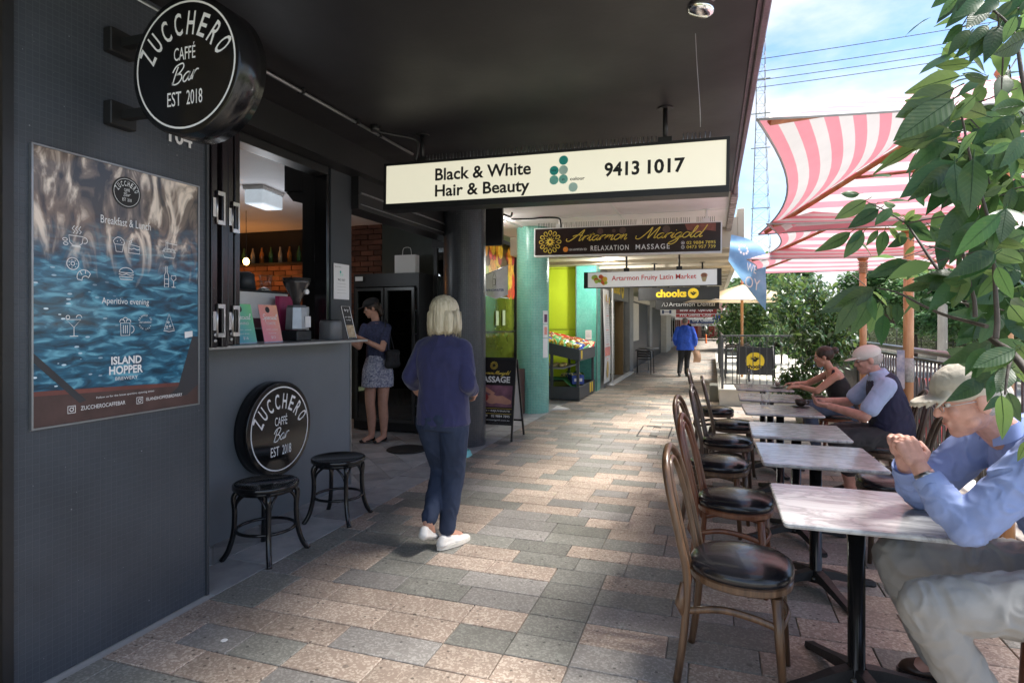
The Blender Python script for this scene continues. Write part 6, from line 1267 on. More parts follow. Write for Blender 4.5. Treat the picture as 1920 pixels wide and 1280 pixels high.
for k in range(42000):
    u = rh.random(); x = -14+u*95; y = 92+rh.gauss(0, 4)-.25*x; h = 5.5+2.5*math.sin(x*.35)+1.5*math.sin(x*.9+1)
    z = -1+h*rh.random()**.7; l = .75*(.5+rh.random()); a = rh.uniform(0, 6.28); b = len(V)
    V += [(x, y, z), (x+l*.5*math.cos(a)-.15, y+l*.5*math.sin(a), z+l*.3), (x+l*math.cos(a), y+l*math.sin(a), z-l*.2), (x+l*.5*math.cos(a)+.15, y+l*.5*math.sin(a), z-l*.3)]; F.append((b, b+1, b+2, b+3))
ws_.add(V, F).build('distant_wood', M['leaf3'], kind='stuff', label='distant wood closing the horizon beyond the railway')
# utility pole, railway fence, street sign
up = thing('utility_pole', 'grey weathered utility pole across the road', 'pole', (7.75, 25, -.98))
MB().tube([(7.75, 25, -.98), (7.75, 25, 8.8)], [.16, .12], 14).bx((6.9, 24.96, 8.3), (8.6, 25.04, 8.42)).build('pole_shaft', mat('pole_grey', (.34, .32, .29), .8, var=.25, stretch=(1, 1, .2)), up)
wf = thing('railway_fence', 'dark mesh fence along the far side of the road', 'fence', (14.2, 30, -.86))
mb = MB()
for k in range(24): mb.tube([(14.2, 8+k*3, -.9), (14.2, 8+k*3, 1.1)], .03, 6)
mb.build('post', M['inkblack'], wf, kind='stuff')
MB().bx((14.19, 8, .95), (14.21, 77, 1.0)).bx((14.19, 8, .2), (14.21, 77, .23)).bx((14.19, 8, -.2), (14.21, 77, -.17)).build('rail', M['inkblack'], wf)
bg_ = thing('boundary_barrier', 'pale concrete barrier along the far side of the road', 'barrier', (13.5, 30, -.86))
MB().bx((13.4, -10, -.86), (13.6, 80, -.3), ch=.03).build('barrier_wall', M['concrete2'], bg_)
ss = thing('street_sign', 'blue and yellow street sign on a thin grey post beyond the railing', 'sign', (5.9, 9.5, -.98))
MB().tube([(5.9, 9.5, -.98), (5.9, 9.5, 1.75)], .02, 8).build('sign_post', M['greymetal'], ss)
MB().bx((5.925, 9.48, 1.37), (6.15, 9.5, 1.72), ch=.004).build('sign_plate', M['blue'], ss); MB().disc((.11, .28), .07, FR((5.925, 9.478, 1.37), (1, 0, 0), (0, 0, 1))).bx((5.94, 9.474, 1.44), (6.13, 9.479, 1.50)).build('yellow_mark', M['yellow'], ss)
# overhead wires
for k, (za, zb, xl) in enumerate(((10.0, 10.25, 0), (9.65, 9.75, 1), (9.42, 9.48, 2), (9.23, 9.27, 3))):
    p = []
    for i in range(25): t = i/24; p.append((-6+t*26, 20+.15*k, za-.9+.02*k+(t*26-6)*.045+.9*(2*t-1)**2*.5+.42))
    MB().tube(p, .011, 5).build('power_line', M['inkblack'], label=['highest', 'second', 'third', 'lowest'][k]+' of the four black power lines crossing the sky', cat='power line', group='power lines across the sky')
# lattice mast far away
ms = thing('lattice_mast', 'tall thin lattice transmission tower rising against the sky left of the umbrellas', 'tower', (10.0, 150, -2))
mb = MB(); cx, cy = 10.6, 150
def hw(z): return .95 if z > 50 else .95+(50-z)*.035
cxz = lambda z: 11.2-(.8 if z < 50 else 0)*0
for z0 in range(-2, 86, 3):
    for sx, sy in ((-1, -1), (1, -1), (1, 1), (-1, 1)):
        a, b = hw(z0), hw(z0+3); mb.tube([(cx+sx*a, cy+sy*a, z0), (cx+sx*b, cy+sy*b, z0+3)], .06, 4)
    a, b = hw(z0), hw(z0+3)
    for (p, q) in (((-1, -1), (1, -1)), ((1, -1), (1, 1)), ((1, 1), (-1, 1)), ((-1, 1), (-1, -1))):
        mb.tube([(cx+p[0]*a, cy+p[1]*a, z0), (cx+q[0]*b, cy+q[1]*b, z0+3)], .035, 4); mb.tube([(cx+p[0]*a, cy+p[1]*a, z0), (cx+q[0]*a, cy+q[1]*a, z0)], .035, 4)
mb.tube([(cx, cy, 84), (cx, cy, 100)], .12, 5)
for z in (42, 28, 50, 58): mb.bx((cx-2.1, cy-.1, z), (cx+2.1, cy+.1, z+.18))
mb.build('lattice', M['inkgrey'], ms)

# ---- cars parked beyond the railing
def car(loc, rz, body, label, L_=4.2, W_=1.72, H_=1.42):
    t = thing('parked_car', label, 'car', loc, rz)
    S = [(-.5, .35, .62, .62), (-.47, .28, .78, .8), (-.30, .24, .86, .86), (-.05, .22, .88, .9), (.22, .22, .90, .9), (.42, .25, .84, .86), (.49, .32, .70, .7)]
    mb = MB(); V = []; n = 10
    for s, z0, z1, w in [(a, b, c, d) for a, b, c, d in S]:
        hw_ = W_*.5*w/.9
        V += [(s*L_, -hw_*.92, z0), (s*L_, -hw_, z0+.14), (s*L_, -hw_, z1-.12), (s*L_, -hw_*.9, z1), (s*L_, -hw_*.3, z1+.02), (s*L_, hw_*.3, z1+.02), (s*L_, hw_*.9, z1), (s*L_, hw_, z1-.12), (s*L_, hw_, z0+.14), (s*L_, hw_*.92, z0)]
    F = [(i*n+k, (i+1)*n+k, (i+1)*n+(k+1) % n, i*n+(k+1) % n) for i in range(len(S)-1) for k in range(n)]+[tuple(range(n)), tuple(range((len(S)-1)*n, len(S)*n))[::-1]]
    mb.add(V, F, None, 0, True); mb.build('body', body, t, w=False)
    mb = MB(); C_ = [(-.36, .86, .78), (-.24, H_-.06, .62), (-.02, H_, .66), (.12, H_-.03, .64), (.28, .88, .78)]; V = []
    for s, z, w in C_: hw_ = W_*.5*w/.78*.9; V += [(s*L_, -hw_*.86 if z > 1 else -hw_, z), (s*L_, hw_*.86 if z > 1 else hw_, z)]
    zb = .84; V += [(-.36*L_, -W_*.45, zb), (.28*L_, -W_*.45, zb), (-.36*L_, W_*.45, zb), (.28*L_, W_*.45, zb)]
    F = [(2*i, 2*i+1, 2*i+3, 2*i+2) for i in range(4)]+[(0, 2, 4, 6, 8), (1, 9, 7, 5, 3)]
    q = MB(); q.add(V, [F[1], F[2]], None, 0, True); q.build('roof', body, t, w=False)
    q = MB(); q.add(V, [F[0], F[3], F[4], F[5]], None); q.build('window', M['darkglass'], t, w=False)
    for sx in (-.31, .31):
        for sy in (-1, 1):
            m = Matrix.Translation((sx*L_, sy*(W_*.5-.09), .32)) @ Matrix.Rotation(PI/2, 4, 'X')
            w_ = MB().lathe([(.2, -.09), (.31, -.09), (.32, 0), (.31, .09), (.2, .09)], 20, m).build('wheel', mat('tyre', (.02, .02, .02), .8) if 'tyre' not in bpy.data.materials else bpy.data.materials['tyre'], t, w=False)
            MB().lathe([(.19, -.095), (.19, .095)], 14, m).build('rim', M['greymetal'], w_, w=False)
    for sy in (-1, 1):
        MB().bx((-.5*L_-.01, sy*.62-.12, .56), (-.5*L_+.1, sy*.62+.12, .70), ch=.02).build('tail_light', M['red'], t, w=False); MB().bx((.485*L_-.1, sy*.6-.14, .56), (.495*L_, sy*.6+.14, .68), ch=.02).build('headlight', M['steel'], t, w=False)
    return t
cr_ = mat('car_red', (.50, .02, .02), .2, var=.03, coat=.6); cw_ = mat('car_white', (.7, .7, .7), .2, var=.03, coat=.6); cs_ = mat('car_silver', (.35, .36, .38), .25, .5, var=.03, coat=.6)
car((3.75, 13.3, -.98), PI/2, cr_, 'red hatchback parked beyond the railing behind the umbrella pole'); car((3.75, 8.0, -.98), PI/2, cr_, 'red hatchback parked nearest, at the right edge of the view'); car((3.75, 18.8, -.98), PI/2, cw_, 'white car parked beyond the railing past the red cars'); car((9.9, 20, -.98), -PI/2, cw_, 'white car on the far side of the road'); car((3.75, 24.5, -.98), PI/2, cs_, 'silver car parked furthest along the kerb')

# ------------------------------------------------------------------ railing along the terrace
def pm(nm, mb): return mb.mesh(nm, M['railing'])
rl_ = thing('railing', 'grey steel balustrade with small arches along the street side of the tables', 'railing', (1.99, 7.6, .15))
MB().tube([(1.99, 3.2, 1.215), (1.99, 11.42, 1.215)], .03, 14).build('handrail', M['greymetal'], rl_)
MB().bx((1.975, 3.2, 1.12), (2.005, 11.42, 1.145)).bx((1.975, 3.2, .25), (2.005, 11.42, .275)).build('rail', M['railing'], rl_)
ps = MB().tube([(0, 0, 0), (0, 0, 1.05)], .028, 12); ps.lathe([(.05, 0), (.05, .008)], 14); psm = ps.mesh('post', M['railing'])
y = 3.56
while y < 11.4: inst('post', psm, rl_, (0, y-7.6, 0)); y += 2.05
bal = MB().tube([(0, 0, .12), (0, 0, .985)], .0105, 8).mesh('baluster', M['railing'])
am = MB().tube([(0, -.05, .12), (0, -.05, .72)]+[(0, -.05*math.cos(a), .72+.085*math.sin(a)) for a in [PI*i/8 for i in range(1, 8)]]+[(0, .05, .72), (0, .05, .12)], .0065, 6)
am.tube([(0, .03*math.cos(a), .2+.03*math.sin(a)) for a in [2*PI*i/12 for i in range(13)]], .005, 5)
arcm = am.mesh('arch', M['railing'])
y = 3.25; k = 0
while y < 11.4:
    inst('baluster', bal, rl_, (0, y-7.6, 0))
    if k % 2 == 0: inst('arch', arcm, rl_, (-.003, y+.105-7.6, 0))
    y += .105; k += 1
# raised terrace of the chicken shop with black fence
tr_ = MB().bx((.12, 11.5, -1.0), (2.6, 26, .262)); tr_.bx((.10, 11.47, .264), (2.62, 26, .30), ch=.006); tr_.build('raised_terrace', mat('terrace_cream', (.55, .52, .45), .75, var=.1, bump=.2), kind='structure')
tf = thing('terrace_fence', 'black tubular fence on the cream kerb round the chicken shop terrace', 'fence', (.17, 11.55, .3))
mb = MB().bx((.155, 11.535, 1.25), (2.1, 11.575, 1.28), ch=.004).bx((.155, 11.545, .38), (2.1, 11.565, .40)); mb.bx((.155, 11.58, 1.25), (.195, 19, 1.28), ch=.004).bx((.165, 11.58, .38), (.185, 19, .40)); mb.build('rail', M['railing'], tf)
bl2 = MB().bx((-.007, -.007, .10), (.007, .007, .95)).mesh('bar', M['railing'])
for k in range(17): inst('bar', bl2, tf, (.115*k+.06, .005, 0))
for k in range(64): inst('bar', bl2, tf, (.005, .06+.115*k, 0))
for x, y in ((0, 0), (0, 2.5), (0, 5), (0, 7.4), (1.9, 0)): inst('post', MB().bx((-.022, -.022, 0), (.022, .022, .96)).mesh('post', M['railing']), tf, (x, y, 0))
cb = thing('cafe_banner', 'black banner with yellow chook disc on the terrace behind the fence', 'banner', (.75, 12.1, .3))
MB().bx((.45, 12.09, .52), (1.06, 12.11, 1.04), ch=.008).build('cloth', mat('banner_black', (.03, .03, .032), .6), cb)
mq = FACE((.45, 12.088, .52)); q = MB().disc((.305, .26), .165, mq, 0, .001, 36); q.build('yellow_disc', M['yellow'], cb)
q = MB(); chook(q, mq, .305, .30, .13, .003); fit(q, 'chooks', mq, .16, .45, .12, .20, 0, .04, z=.004); q.build('lettering', M['inkblack'], cb)
MB().tube([(.44, 12.1, .3), (.44, 12.1, 1.07), (1.07, 12.1, 1.07), (1.07, 12.1, .3)], .012, 8).build('frame', M['black'], cb)
def dark_chair(loc, rz, label, group=None):
    t = thing('outdoor_chair', label, 'chair', loc, rz, group)
    MB().tube(smooth_pts([(-.24, -.25, .66), (-.26, .1, .68), (-.15, .24, .72), (0, .27, .74), (.15, .24, .72), (.26, .1, .68), (.24, -.25, .66)], 4), .013, 8).build('arm_hoop', M['black'], t, w=False)
    mb = MB(); mb.bx((-.2, -.22, .42), (.2, .2, .44), ch=.006); mb.build('seat', M['black'], t, w=False)
    mb = MB()
    for z in (.52, .59, .66): mb.tube(smooth_pts([(-.18, .2, z), (0, .25, z), (.18, .2, z)], 4), .031, 6, flat=1.0)
    mb.build('back_slat', M['black'], t, w=False)
    for x, y in ((-.24, -.24), (.24, -.24), (-.2, .24), (.2, .24)): MB().tube([(x, y, 0), (x*.95, y*.95, .67)], .014, 7).build('leg', M['black'], t, w=False)
    return t
dark_chair((-1.9, 18, 0), PI, 'black slatted cafe chair beside the small table outside the dark shopfront')
tt = thing('cafe_table', 'small metal table behind the black chair outside the dark shopfront', 'table', (-1.85, 18.6, 0))
MB().lathe([(.3, .72), (.31, .73), (.3, .745)], 24).build('tabletop', M['greymetal'], tt, w=False); MB().tube([(0, 0, 0), (0, 0, .72)], .025, 8).bx((-.25, -.02, 0), (.25, .02, .03)).bx((-.02, -.25, 0), (.02, .25, .03)).build('pedestal', M['greymetal'], tt, w=False)
dark_chair((.5, 14.0, .3), -PI/2, 'black chair on the terrace just behind the fence corner'); dark_chair((.95, 13.3, .3), PI/2, 'black chair on the terrace behind the yellow disc banner'); dark_chair((.55, 15.3, .3), -PI/2, 'black chair on the terrace furthest behind the fence')
bx2 = MB().bx((-.06, 11.95, 0), (.10, 12.4, .32), ch=.01).build('utility_box', mat('box_grey', (.12, .12, .10), .6), label='dark grey low box against the end of the cream terrace kerb', cat='box')

# cream umbrella on the far terrace
def umbrella(name, label, pole, cen, half, hem, apex, rot, mats, nst, scallop, tilt=0.0, pole_r=.035, sag=.05, group=None, hub=None, rope=False, kb=0.0):
    t = thing(name, label, 'umbrella', (pole[0], pole[1], kb), 0, group)
    MB().tube([(pole[0], pole[1], kb), (pole[0]*.3+cen[0]*.7, pole[1]*.3+cen[1]*.7, apex-.04)], pole_r, 16).build('pole', M['umbwood'], t)
    hub = hub or hem+.08; C3 = Vector((cen[0], cen[1], apex)); ca, sa = math.cos(rot), math.sin(rot)
    def corner(i):
        a, b = ((-1, -1), (1, -1), (1, 1), (-1, 1))[i % 4]; x, y = a*half, b*half
        return Vector((cen[0]+x*ca-y*sa, cen[1]+x*sa+y*ca, hem-b*tilt))
    def P(i, u, v):
        """panel i, u along the hem 0..1, v hem to apex 0..1"""
        A, B = corner(i), corner(i+1); s = u*2-1
        H = A.lerp(B, u); inw = scallop*(1-s*s)*(1-v)**1.2
        p = H.lerp(C3, v); cc = Vector((C3.x, C3.y, H.z))
        p = p+(cc-H)*inw*.9+Vector((0, 0, -sag*math.sin(PI*min(1, v+.05))*(1-s*s)*.8))
        return p
    for i in range(4):
        mb = MB().grid(lambda u, v: P(i, u, v*.995), 14, nst, mf=(lambda a, b: b % 2)); mb.build('canopy_panel', mats, t)
    hm = MB()
    for i in range(4): hm.tube([P(i, u/14, 0) for u in range(15)], .007, 5)
    hm.build('hem', M['hem'], t)
    hubp = Vector((pole[0]*.5+cen[0]*.5, pole[1]*.5+cen[1]*.5, hub))
    MB().lathe([(.045, hub-.04), (.06, hub-.02), (.06, hub+.03), (.045, hub+.05)], 12, TM((hubp.x, hubp.y, 0))).build('hub', M['ribwood'], t)
    for i in range(4):
        c = corner(i); r_ = MB().tube([C3+Vector((0, 0, -.04)), c.lerp(C3, .5)+Vector((0, 0, -.03)), c.lerp(C3, .04)+Vector((0, 0, -.018))], .014, 4, None, 0, True, False, 1.5).build('rib', M['ribwood'], t)
        MB().tube([hubp, c.lerp(C3, .5)+Vector((0, 0, -.045))], .011, 4).build('strut', M['ribwood'], r_)
        mid = P(i, .5, 0)
    MB().lathe([(.02, apex), (.035, apex+.03), (.018, apex+.06), (.026, apex+.09), (.004, apex+.12)], 12, TM((cen[0], cen[1], 0))).build('finial', mat('finial_wood', (.6, .22, .12), .4) if 'finial_wood' not in bpy.data.materials else bpy.data.materials['finial_wood'], t)
    if rope:
        p = [(hubp.x+.05*math.cos(a), hubp.y+.05*math.sin(a), hub-.05-.0035*a) for a in [i*.5 for i in range(76)]]; MB().tube(p, .006, 5).build('rope', mat('rope', (.42, .33, .25), .9), t)
    return t
UM = [M['wcanvas'], M['pink']]; UM = [M['pink'], M['wcanvas']]
umbrella('striped_umbrella', 'nearest pink and white striped market umbrella, its pole behind the leaves', (1.66, 4.3), (1.62, 4.28), 1.33, 2.37, 2.95, math.radians(-4), UM, 18, .15, .09, hub=2.46, pole_r=.04)
umbrella('striped_umbrella', 'middle pink and white striped umbrella whose pole carries a taped poster', (1.63, 6.1), (1.66, 6.15), 1.18, 2.27, 2.72, math.radians(-4), UM, 16, .13, .0, hub=2.33, pole_r=.041)
umbrella('striped_umbrella', 'furthest pink and white striped umbrella with rope wound under its hub', (1.69, 8.0), (1.67, 7.98), 1.26, 2.19, 2.62, math.radians(-3), UM, 16, .10, -.02, hub=2.27, rope=True, pole_r=.038)
umbrella('cream_umbrella', 'cream canvas umbrella over the chicken shop terrace', (.62, 14.2), (.62, 14.2), 1.0, 1.98, 2.35, math.radians(20), [M['cream'], M['cream']], 6, .06, 0, pole_r=.03, kb=.3)
pp = thing('taped_poster', 'small poster and grey tape wrapped round the middle umbrella pole', 'poster', (1.62, 6.05, 1.05))
MB().lathe([(.0425, .98), (.0425, 1.19)], 16, TM((1.635, 6.105, 0))).build('tape', mat('tape_grey', (.45, .45, .42), .6, var=.3, scale=40), pp)
MB().grid(lambda u, v: (1.535+u*.065, 6.05+.02*u, .92+v*.34), 3, 3).build('sheet', mat('poster_blue', (.18, .2, .3), .5, color2=(.55, .5, .52), scale=14), pp)

# blue banner torn loose from the awning edge
fb = thing('blue_banner', 'pale blue cloth banner hanging twisted from the awning edge with white lettering', 'banner', (.3, 8.3, 2.5))
def ban_(u, v):
    top = Vector((.235, 8.15, 2.60)).lerp(Vector((.70, 8.5, 2.42)), u); top.z += .05*math.sin(u*3.1)
    bot = Vector((.235, 8.05, 2.27)).lerp(Vector((.235, 8.05, 2.27)), u) if False else Vector((.23, 8.05, 2.25)).lerp(Vector((1.05, 8.9, 1.60)), u)
    p = top.lerp(bot, v); p.y += .05*math.sin(u*8+v*7)*(.3+v); p.z += .015*math.sin(u*14); return tuple(p)
def ban_(u, v):
    L0 = Vector((.225, 8.1, 2.62)).lerp(Vector((.19, 8.0, 2.28)), u); R0 = Vector((.66, 8.4, 2.37)).lerp(Vector((.66, 8.4, 1.66)), u)
    e = Vector((.80, 8.6, 1.55)); L1 = L0.lerp(R0, min(1, v*1.0))
    p = L0.lerp(R0, v); p.x += .06*math.sin(PI*v)*(1-u); p.z += .05*math.sin(PI*v)*(1-u)-.03*math.sin(PI*v)*u; p.y += .045*math.sin(u*9+v*5)*(.4+v); return tuple(p)
MB().grid(ban_, 30, 30).build('cloth', mat('banner_blue', (.14, .36, .62), .45, var=.2, scale=4, trans=.3, color2=(.30, .52, .78)), fb)
q = MB(); bm_ = FR((.225, 7.93, 2.55), (.75, .6, -.25), (.1, 0, 1))
for s_, x0, x1, y0, y1 in (('WE', .28, .44, -.32, -.22), ('OY', .28, .52, -.52, -.38)): fit(q, s_, bm_, x0, x1, y0, y1, 0, -.0, z=0)
for k in range(9): a = k*.7; q.disc((.20+.07*math.cos(a), -.08+.05*math.sin(a)), .018, bm_, 0, 0, 8)
q.build('lettering', M['white_em'], fb)

# ------------------------------------------------------------------ tables
def make_table(loc, label):
    t = thing('cafe_table', label, 'table', loc, 0, 'marble topped cafe tables in a row')
    V = []; n = 40
    def ro(h, r=.02):
        o = []
        for (cx, cy, a0) in ((h-r, h-r, 0), (-h+r, h-r, 90), (-h+r, -h+r, 180), (h-r, -h+r, 270)):
            for i in range(6): a = math.radians(a0+i*18); o.append((cx+r*math.cos(a), cy+r*math.sin(a)))
        return o
    L = [(ro(.288), .728), (ro(.299), .732), (ro(.303), .740), (ro(.301), .747), (ro(.296), .75)]
    for p, z in L: V += [(a, b, z) for a, b in p]
    m_ = 24; F = [(i*m_+k, i*m_+(k+1) % m_, (i+1)*m_+(k+1) % m_, (i+1)*m_+k) for i in range(4) for k in range(m_)]+[tuple(range(4*m_, 5*m_)), tuple(range(m_))[::-1]]
    MB().add(V, F).build('tabletop', M['marble'], t, w=False)
    MB().bx((-.2, -.2, .714), (.2, .2, .7275), ch=.003).build('support_plate', M['black'], t, w=False)
    MB().lathe([(.058, .045), (.05, .075), (.032, .08), (.032, .713)], 24).build('column', M['blackgloss'], t, w=False)
    for k in range(4):
        m = Matrix.Rotation(math.radians(22+90*k), 4, 'Z'); mb = MB(); V = []
        S = [(.03, .030, .05, .105), (.10, .028, .05, .092), (.20, .022, .028, .062), (.30, .022, .008, .036), (.345, .024, .004, .026)]
        for x, w, z0, z1 in S: V += [(x, -w, z0), (x, w, z0), (x, w*.8, z1), (x, -w*.8, z1)]
        F = [(i*4+j, (i+1)*4+j, (i+1)*4+(j+1) % 4, i*4+(j+1) % 4) for i in range(4) for j in range(4)]+[(0, 1, 2, 3), (16, 19, 18, 17)]
        mb.add(V, F, m); mb.lathe([(.026, 0), (.026, .012)], 12, m @ Matrix.Translation((.33, 0, 0))); mb.build('leg', mat('cast_black', (.014, .014, .015), .45, var=.2, bump=.15, bscale=80) if 'cast_black' not in bpy.data.materials else bpy.data.materials['cast_black'], t, w=False)
    return t
TY = [2.75, 3.765, 4.59, 5.645, 6.57, 7.54]
tl_ = ['nearest marble cafe table, where the man in the blue shirt rests his elbows', 'second marble cafe table from the front, empty, just behind the nearest one', 'third marble cafe table from the front, empty, in front of the man in the vest', 'fourth marble cafe table, with the coffee cup and the near water bottle on it', 'fifth marble cafe table, the narrow seen one between the two bottles', 'furthest marble cafe table, nearest the terrace fence']
t0 = make_table((.555, TY[0], 0), tl_[0])
for k in range(1, 6): dup(t0, (.555, TY[k], 0), [0, .01, -.015, .02, -.01, .015][k], tl_[k])

# ------------------------------------------------------------------ bentwood chairs
def make_chair(label, wood, loc, rz):
    t = thing('bentwood_chair', label, 'chair', loc, rz, 'bentwood chairs with black seats')
    def outline(s, n=36):
        o = []
        for i in range(n):
            a = 2*PI*i/n; c, d = math.cos(a), math.sin(a)
            x = .205*math.copysign(abs(c)**.8, c)*s; y = (.205-.03*(c < 0)*abs(c))*math.copysign(abs(d)**.8, d)*s; o.append((x, y))
        return o
    V = []; L = [(.97, .418), (1.0, .424), (1.0, .446), (.97, .452)]
    for s, z in L: V += [(a, b, z) for a, b in outline(s)]
    F = [(i*36+k, i*36+(k+1) % 36, (i+1)*36+(k+1) % 36, (i+1)*36+k) for i in range(3) for k in range(36)]+[tuple(range(108, 144)), tuple(range(36))[::-1]]
    mb = MB(); mb.add(V, F); mb.build('seat_ring', wood, t, w=False)
    V = []; L = [(.965, .4525), (1.012, .462), (1.02, .476), (.985, .492), (.88, .506), (.65, .517), (.3, .522), (.02, .523)]
    for s, z in L: V += [(a, b, z) for a, b in outline(s)]
    n_ = len(L); F = [(i*36+k, i*36+(k+1) % 36, (i+1)*36+(k+1) % 36, (i+1)*36+k) for i in range(n_-1) for k in range(36)]+[tuple(range((n_-1)*36, n_*36))]
    MB().add(V, F, None, 0, True).build('seat_cushion', M['vinyl'], t, w=False)
    # outer hoop: rear leg, back, other rear leg
    rz_ = 0; hoop = [(-.235, -.175, 0), (-.205, -.172, .22), (-.195, -.168, .44), (-.225, -.172, .60), (-.262, -.165, .76), (-.292, -.12, .885), (-.305, 0, .945)]
    full = hoop+[(x, -y, z) for x, y, z in hoop[-2::-1]]
    MB().tube(smooth_pts(full, 6), .0165, 10).build('back_hoop', wood, t, w=False)
    inn = [(-.195, -.088, .45), (-.225, -.098, .6), (-.258, -.095, .75), (-.286, -.062, .862), (-.293, 0, .897)]
    MB().tube(smooth_pts(inn+[(x, -y, z) for x, y, z in inn[-2::-1]], 6), .0125, 9).build('inner_hoop', wood, t, w=False)
    for s in (-1, 1):
        MB().tube([(.148, s*.152, .418), (.158, s*.158, .25), (.175, s*.165, 0)], [.0215, .019, .0135], 10).build('front_leg', wood, t, w=False)
        MB().tube(smooth_pts([(-.198, s*.166, .30), (-.06, s*.172, .335), (.06, s*.166, .325), (.152, s*.156, .30)], 5), .0095, 7, None, 0, True, True, 1.6).build('stretcher', wood, t, w=False)
        MB().tube([(-.212, s*.174, .42), (-.222, s*.178, .33), (-.208, s*.174, .28)], [.010, .022, .008], 8).build('bracket', wood, t, w=False)
    MB().tube(smooth_pts([(.154, -.156, .28), (.185, 0, .30), (.154, .156, .28)], 6), .0095, 7, None, 0, True, True, 1.6).build('stretcher', wood, t, w=False)
    return t
make_chair('brown bentwood chair nearest the viewer, tucked at the nearest table', M['chairA'], (.115, 2.73, 0), math.radians(-8))
make_chair('reddish bentwood chair second from the front on the walkway side', M['chairB'], (.125, 3.70, 0), math.radians(-8))
make_chair('brown bentwood chair third from the front, set back from its table', M['chairA'], (.045, 4.62, 0), math.radians(-12))
cd_ = make_chair('dark bentwood chair fourth from the front on the walkway side', M['chairC'], (.125, 5.52, 0), math.radians(-7))
dup(cd_, (.20, 6.42, 0), .05, 'dark bentwood chair fifth from the front, closest in to its table'); dup(cd_, (.03, 7.4, 0), -.03, 'dark bentwood chair furthest along the walkway side')
dup(cd_, (1.10, 4.42, 0), PI+.03, 'empty dark bentwood chair on the railing side between the two seated men'); dup(cd_, (1.345, 5.70, 0), PI, 'dark bentwood chair the man in the vest sits on')
cr2 = make_chair('reddish bentwood chair under the woman in the black top', M['chairB'], (1.33, 7.46, 0), PI); dup(cr2, (1.30, 2.64, 0), PI, 'reddish bentwood chair under the man in the blue shirt'); dup(cd_, (1.36, 6.60, 0), PI+.1, 'dark bentwood chair between the seated woman and the man in the vest')

# ------------------------------------------------------------------ stools
def make_stool(label, loc, rz):
    t = thing('round_stool', label, 'stool', loc, rz, 'low black bentwood stools by the grey wall'); bk = M['blackgloss']
    MB().lathe([(.198, .440), (.203, .444), (.203, .466), (.198, .471), (.184, .470), (.176, .463), (.001, .4625)], 48).build('seat', bk, t, w=False)
    MB().lathe([(.165, .415), (.175, .415), (.175, .4395), (.165, .4395)], 36).build('seat_ring', bk, t, w=False)
    for k in range(4):
        m = Matrix.Rotation(math.radians(45+90*k), 4, 'Z')
        MB().tube(smooth_pts([(.172, 0, .425), (.192, 0, .39), (.185, 0, .30), (.192, 0, .17), (.222, 0, .06), (.262, 0, 0)], 5), [.017]*21+[.017]*5, 10, m).build('leg', bk, t, w=False)
        MB().tube(smooth_pts([(.186, 0, .28), (.172, .02, .36), (.130, .055, .412), (.08, .08, .428)], 4), .0085, 7, m).tube(smooth_pts([(.186, 0, .28), (.172, -.02, .36), (.130, -.055, .412), (.08, -.08, .428)], 4), .0085, 7, m).build('brace', bk, t, w=False)
    MB().tube([(.178*math.cos(a), .178*math.sin(a), .18) for a in [2*PI*i/40 for i in range(41)]], .0105, 8, cap=False).build('foot_ring', bk, t, w=False)
    return t
s0 = make_stool('black round stool in front of the low cafe sign, left of the pair', (-2.745, 3.165, 0), 0)
dup(s0, (-2.728, 3.93, 0), .12, 'black round stool at the doorway end of the grey counter wall, right of the pair')

# ------------------------------------------------------------------ things on the servery
cm = thing('coffee_machine', 'white backed espresso machine with cups on top in the servery window', 'coffee machine', (-3.6, 4.0, 1.353))
MB().bx((-3.95, 3.55, 1.45), (-3.53, 4.29, 1.70), ch=.01).build('machine_body', M['steel'], cm)
MB().bx((-3.525, 3.5, 1.537), (-3.50, 4.305, 1.748), ch=.004).build('back_panel', M['white'], cm)
MB().bx((-3.96, 3.5, 1.7485), (-3.495, 4.31, 1.765), ch=.003).build('top_tray', M['black'], cm)
for y in (3.75, 4.2): MB().bx((-3.6, y, 1.353), (-3.54, y+.05, 1.5365)).build('leg', M['white'], cm)
mb = MB(); mb.lathe([(.085, 1.766), (.07, 1.90), (.035, 1.915)], 20, TM((-3.62, 3.93, 0))); mb.tube(smooth_pts([(-3.62, 3.86, 1.80), (-3.60, 3.78, 1.84), (-3.62, 3.84, 1.89)], 5), .008, 6); mb.build('jug', M['charcoal'], None, label='dark grey jug standing on the coffee machine', cat='jug')
MB().lathe([(.045, 1.766), (.055, 1.90), (.05, 1.90), (.04, 1.775)], 16, TM((-3.56, 4.10, 0))).build('glass_jar', M['cglass'], label='clear glass jar on the coffee machine', cat='jar')
for k in range(3): MB().lathe([(.025, 1.766), (.038, 1.80), (.035, 1.80)], 14, TM((-3.70+k*.03, 3.62+k*.085, 0))).build('cup', M['black'], label='black cup on the coffee machine, %s of three' % ['left', 'middle', 'right'][k], cat='cup', group='cups on the coffee machine')
gr = thing('coffee_grinder', 'silver coffee grinder with a dark clear hopper in the servery window', 'grinder', (-3.24, 4.09, 1.353))
mb = MB(); V = []
for z, h in ((.09, .085), (.10, .088), (.27, .078), (.29, .07)): V += [(h*math.cos(a), h*1.15*math.sin(a), z) for a in [PI/8+PI/4*i for i in range(8)]]
mb.add(V, [(i*8+k, i*8+(k+1) % 8, (i+1)*8+(k+1) % 8, (i+1)*8+k) for i in range(3) for k in range(8)]+[tuple(range(24, 32)), tuple(range(8))[::-1]]).bx((-.05, .085, 0), (.03, .12, .28)); mb.build('grinder_body', M['greymetal'], gr, w=False)
MB().bx((-.08, -.09, 0), (.08, .09, .085), ch=.008).build('base', M['black'], gr, w=False)
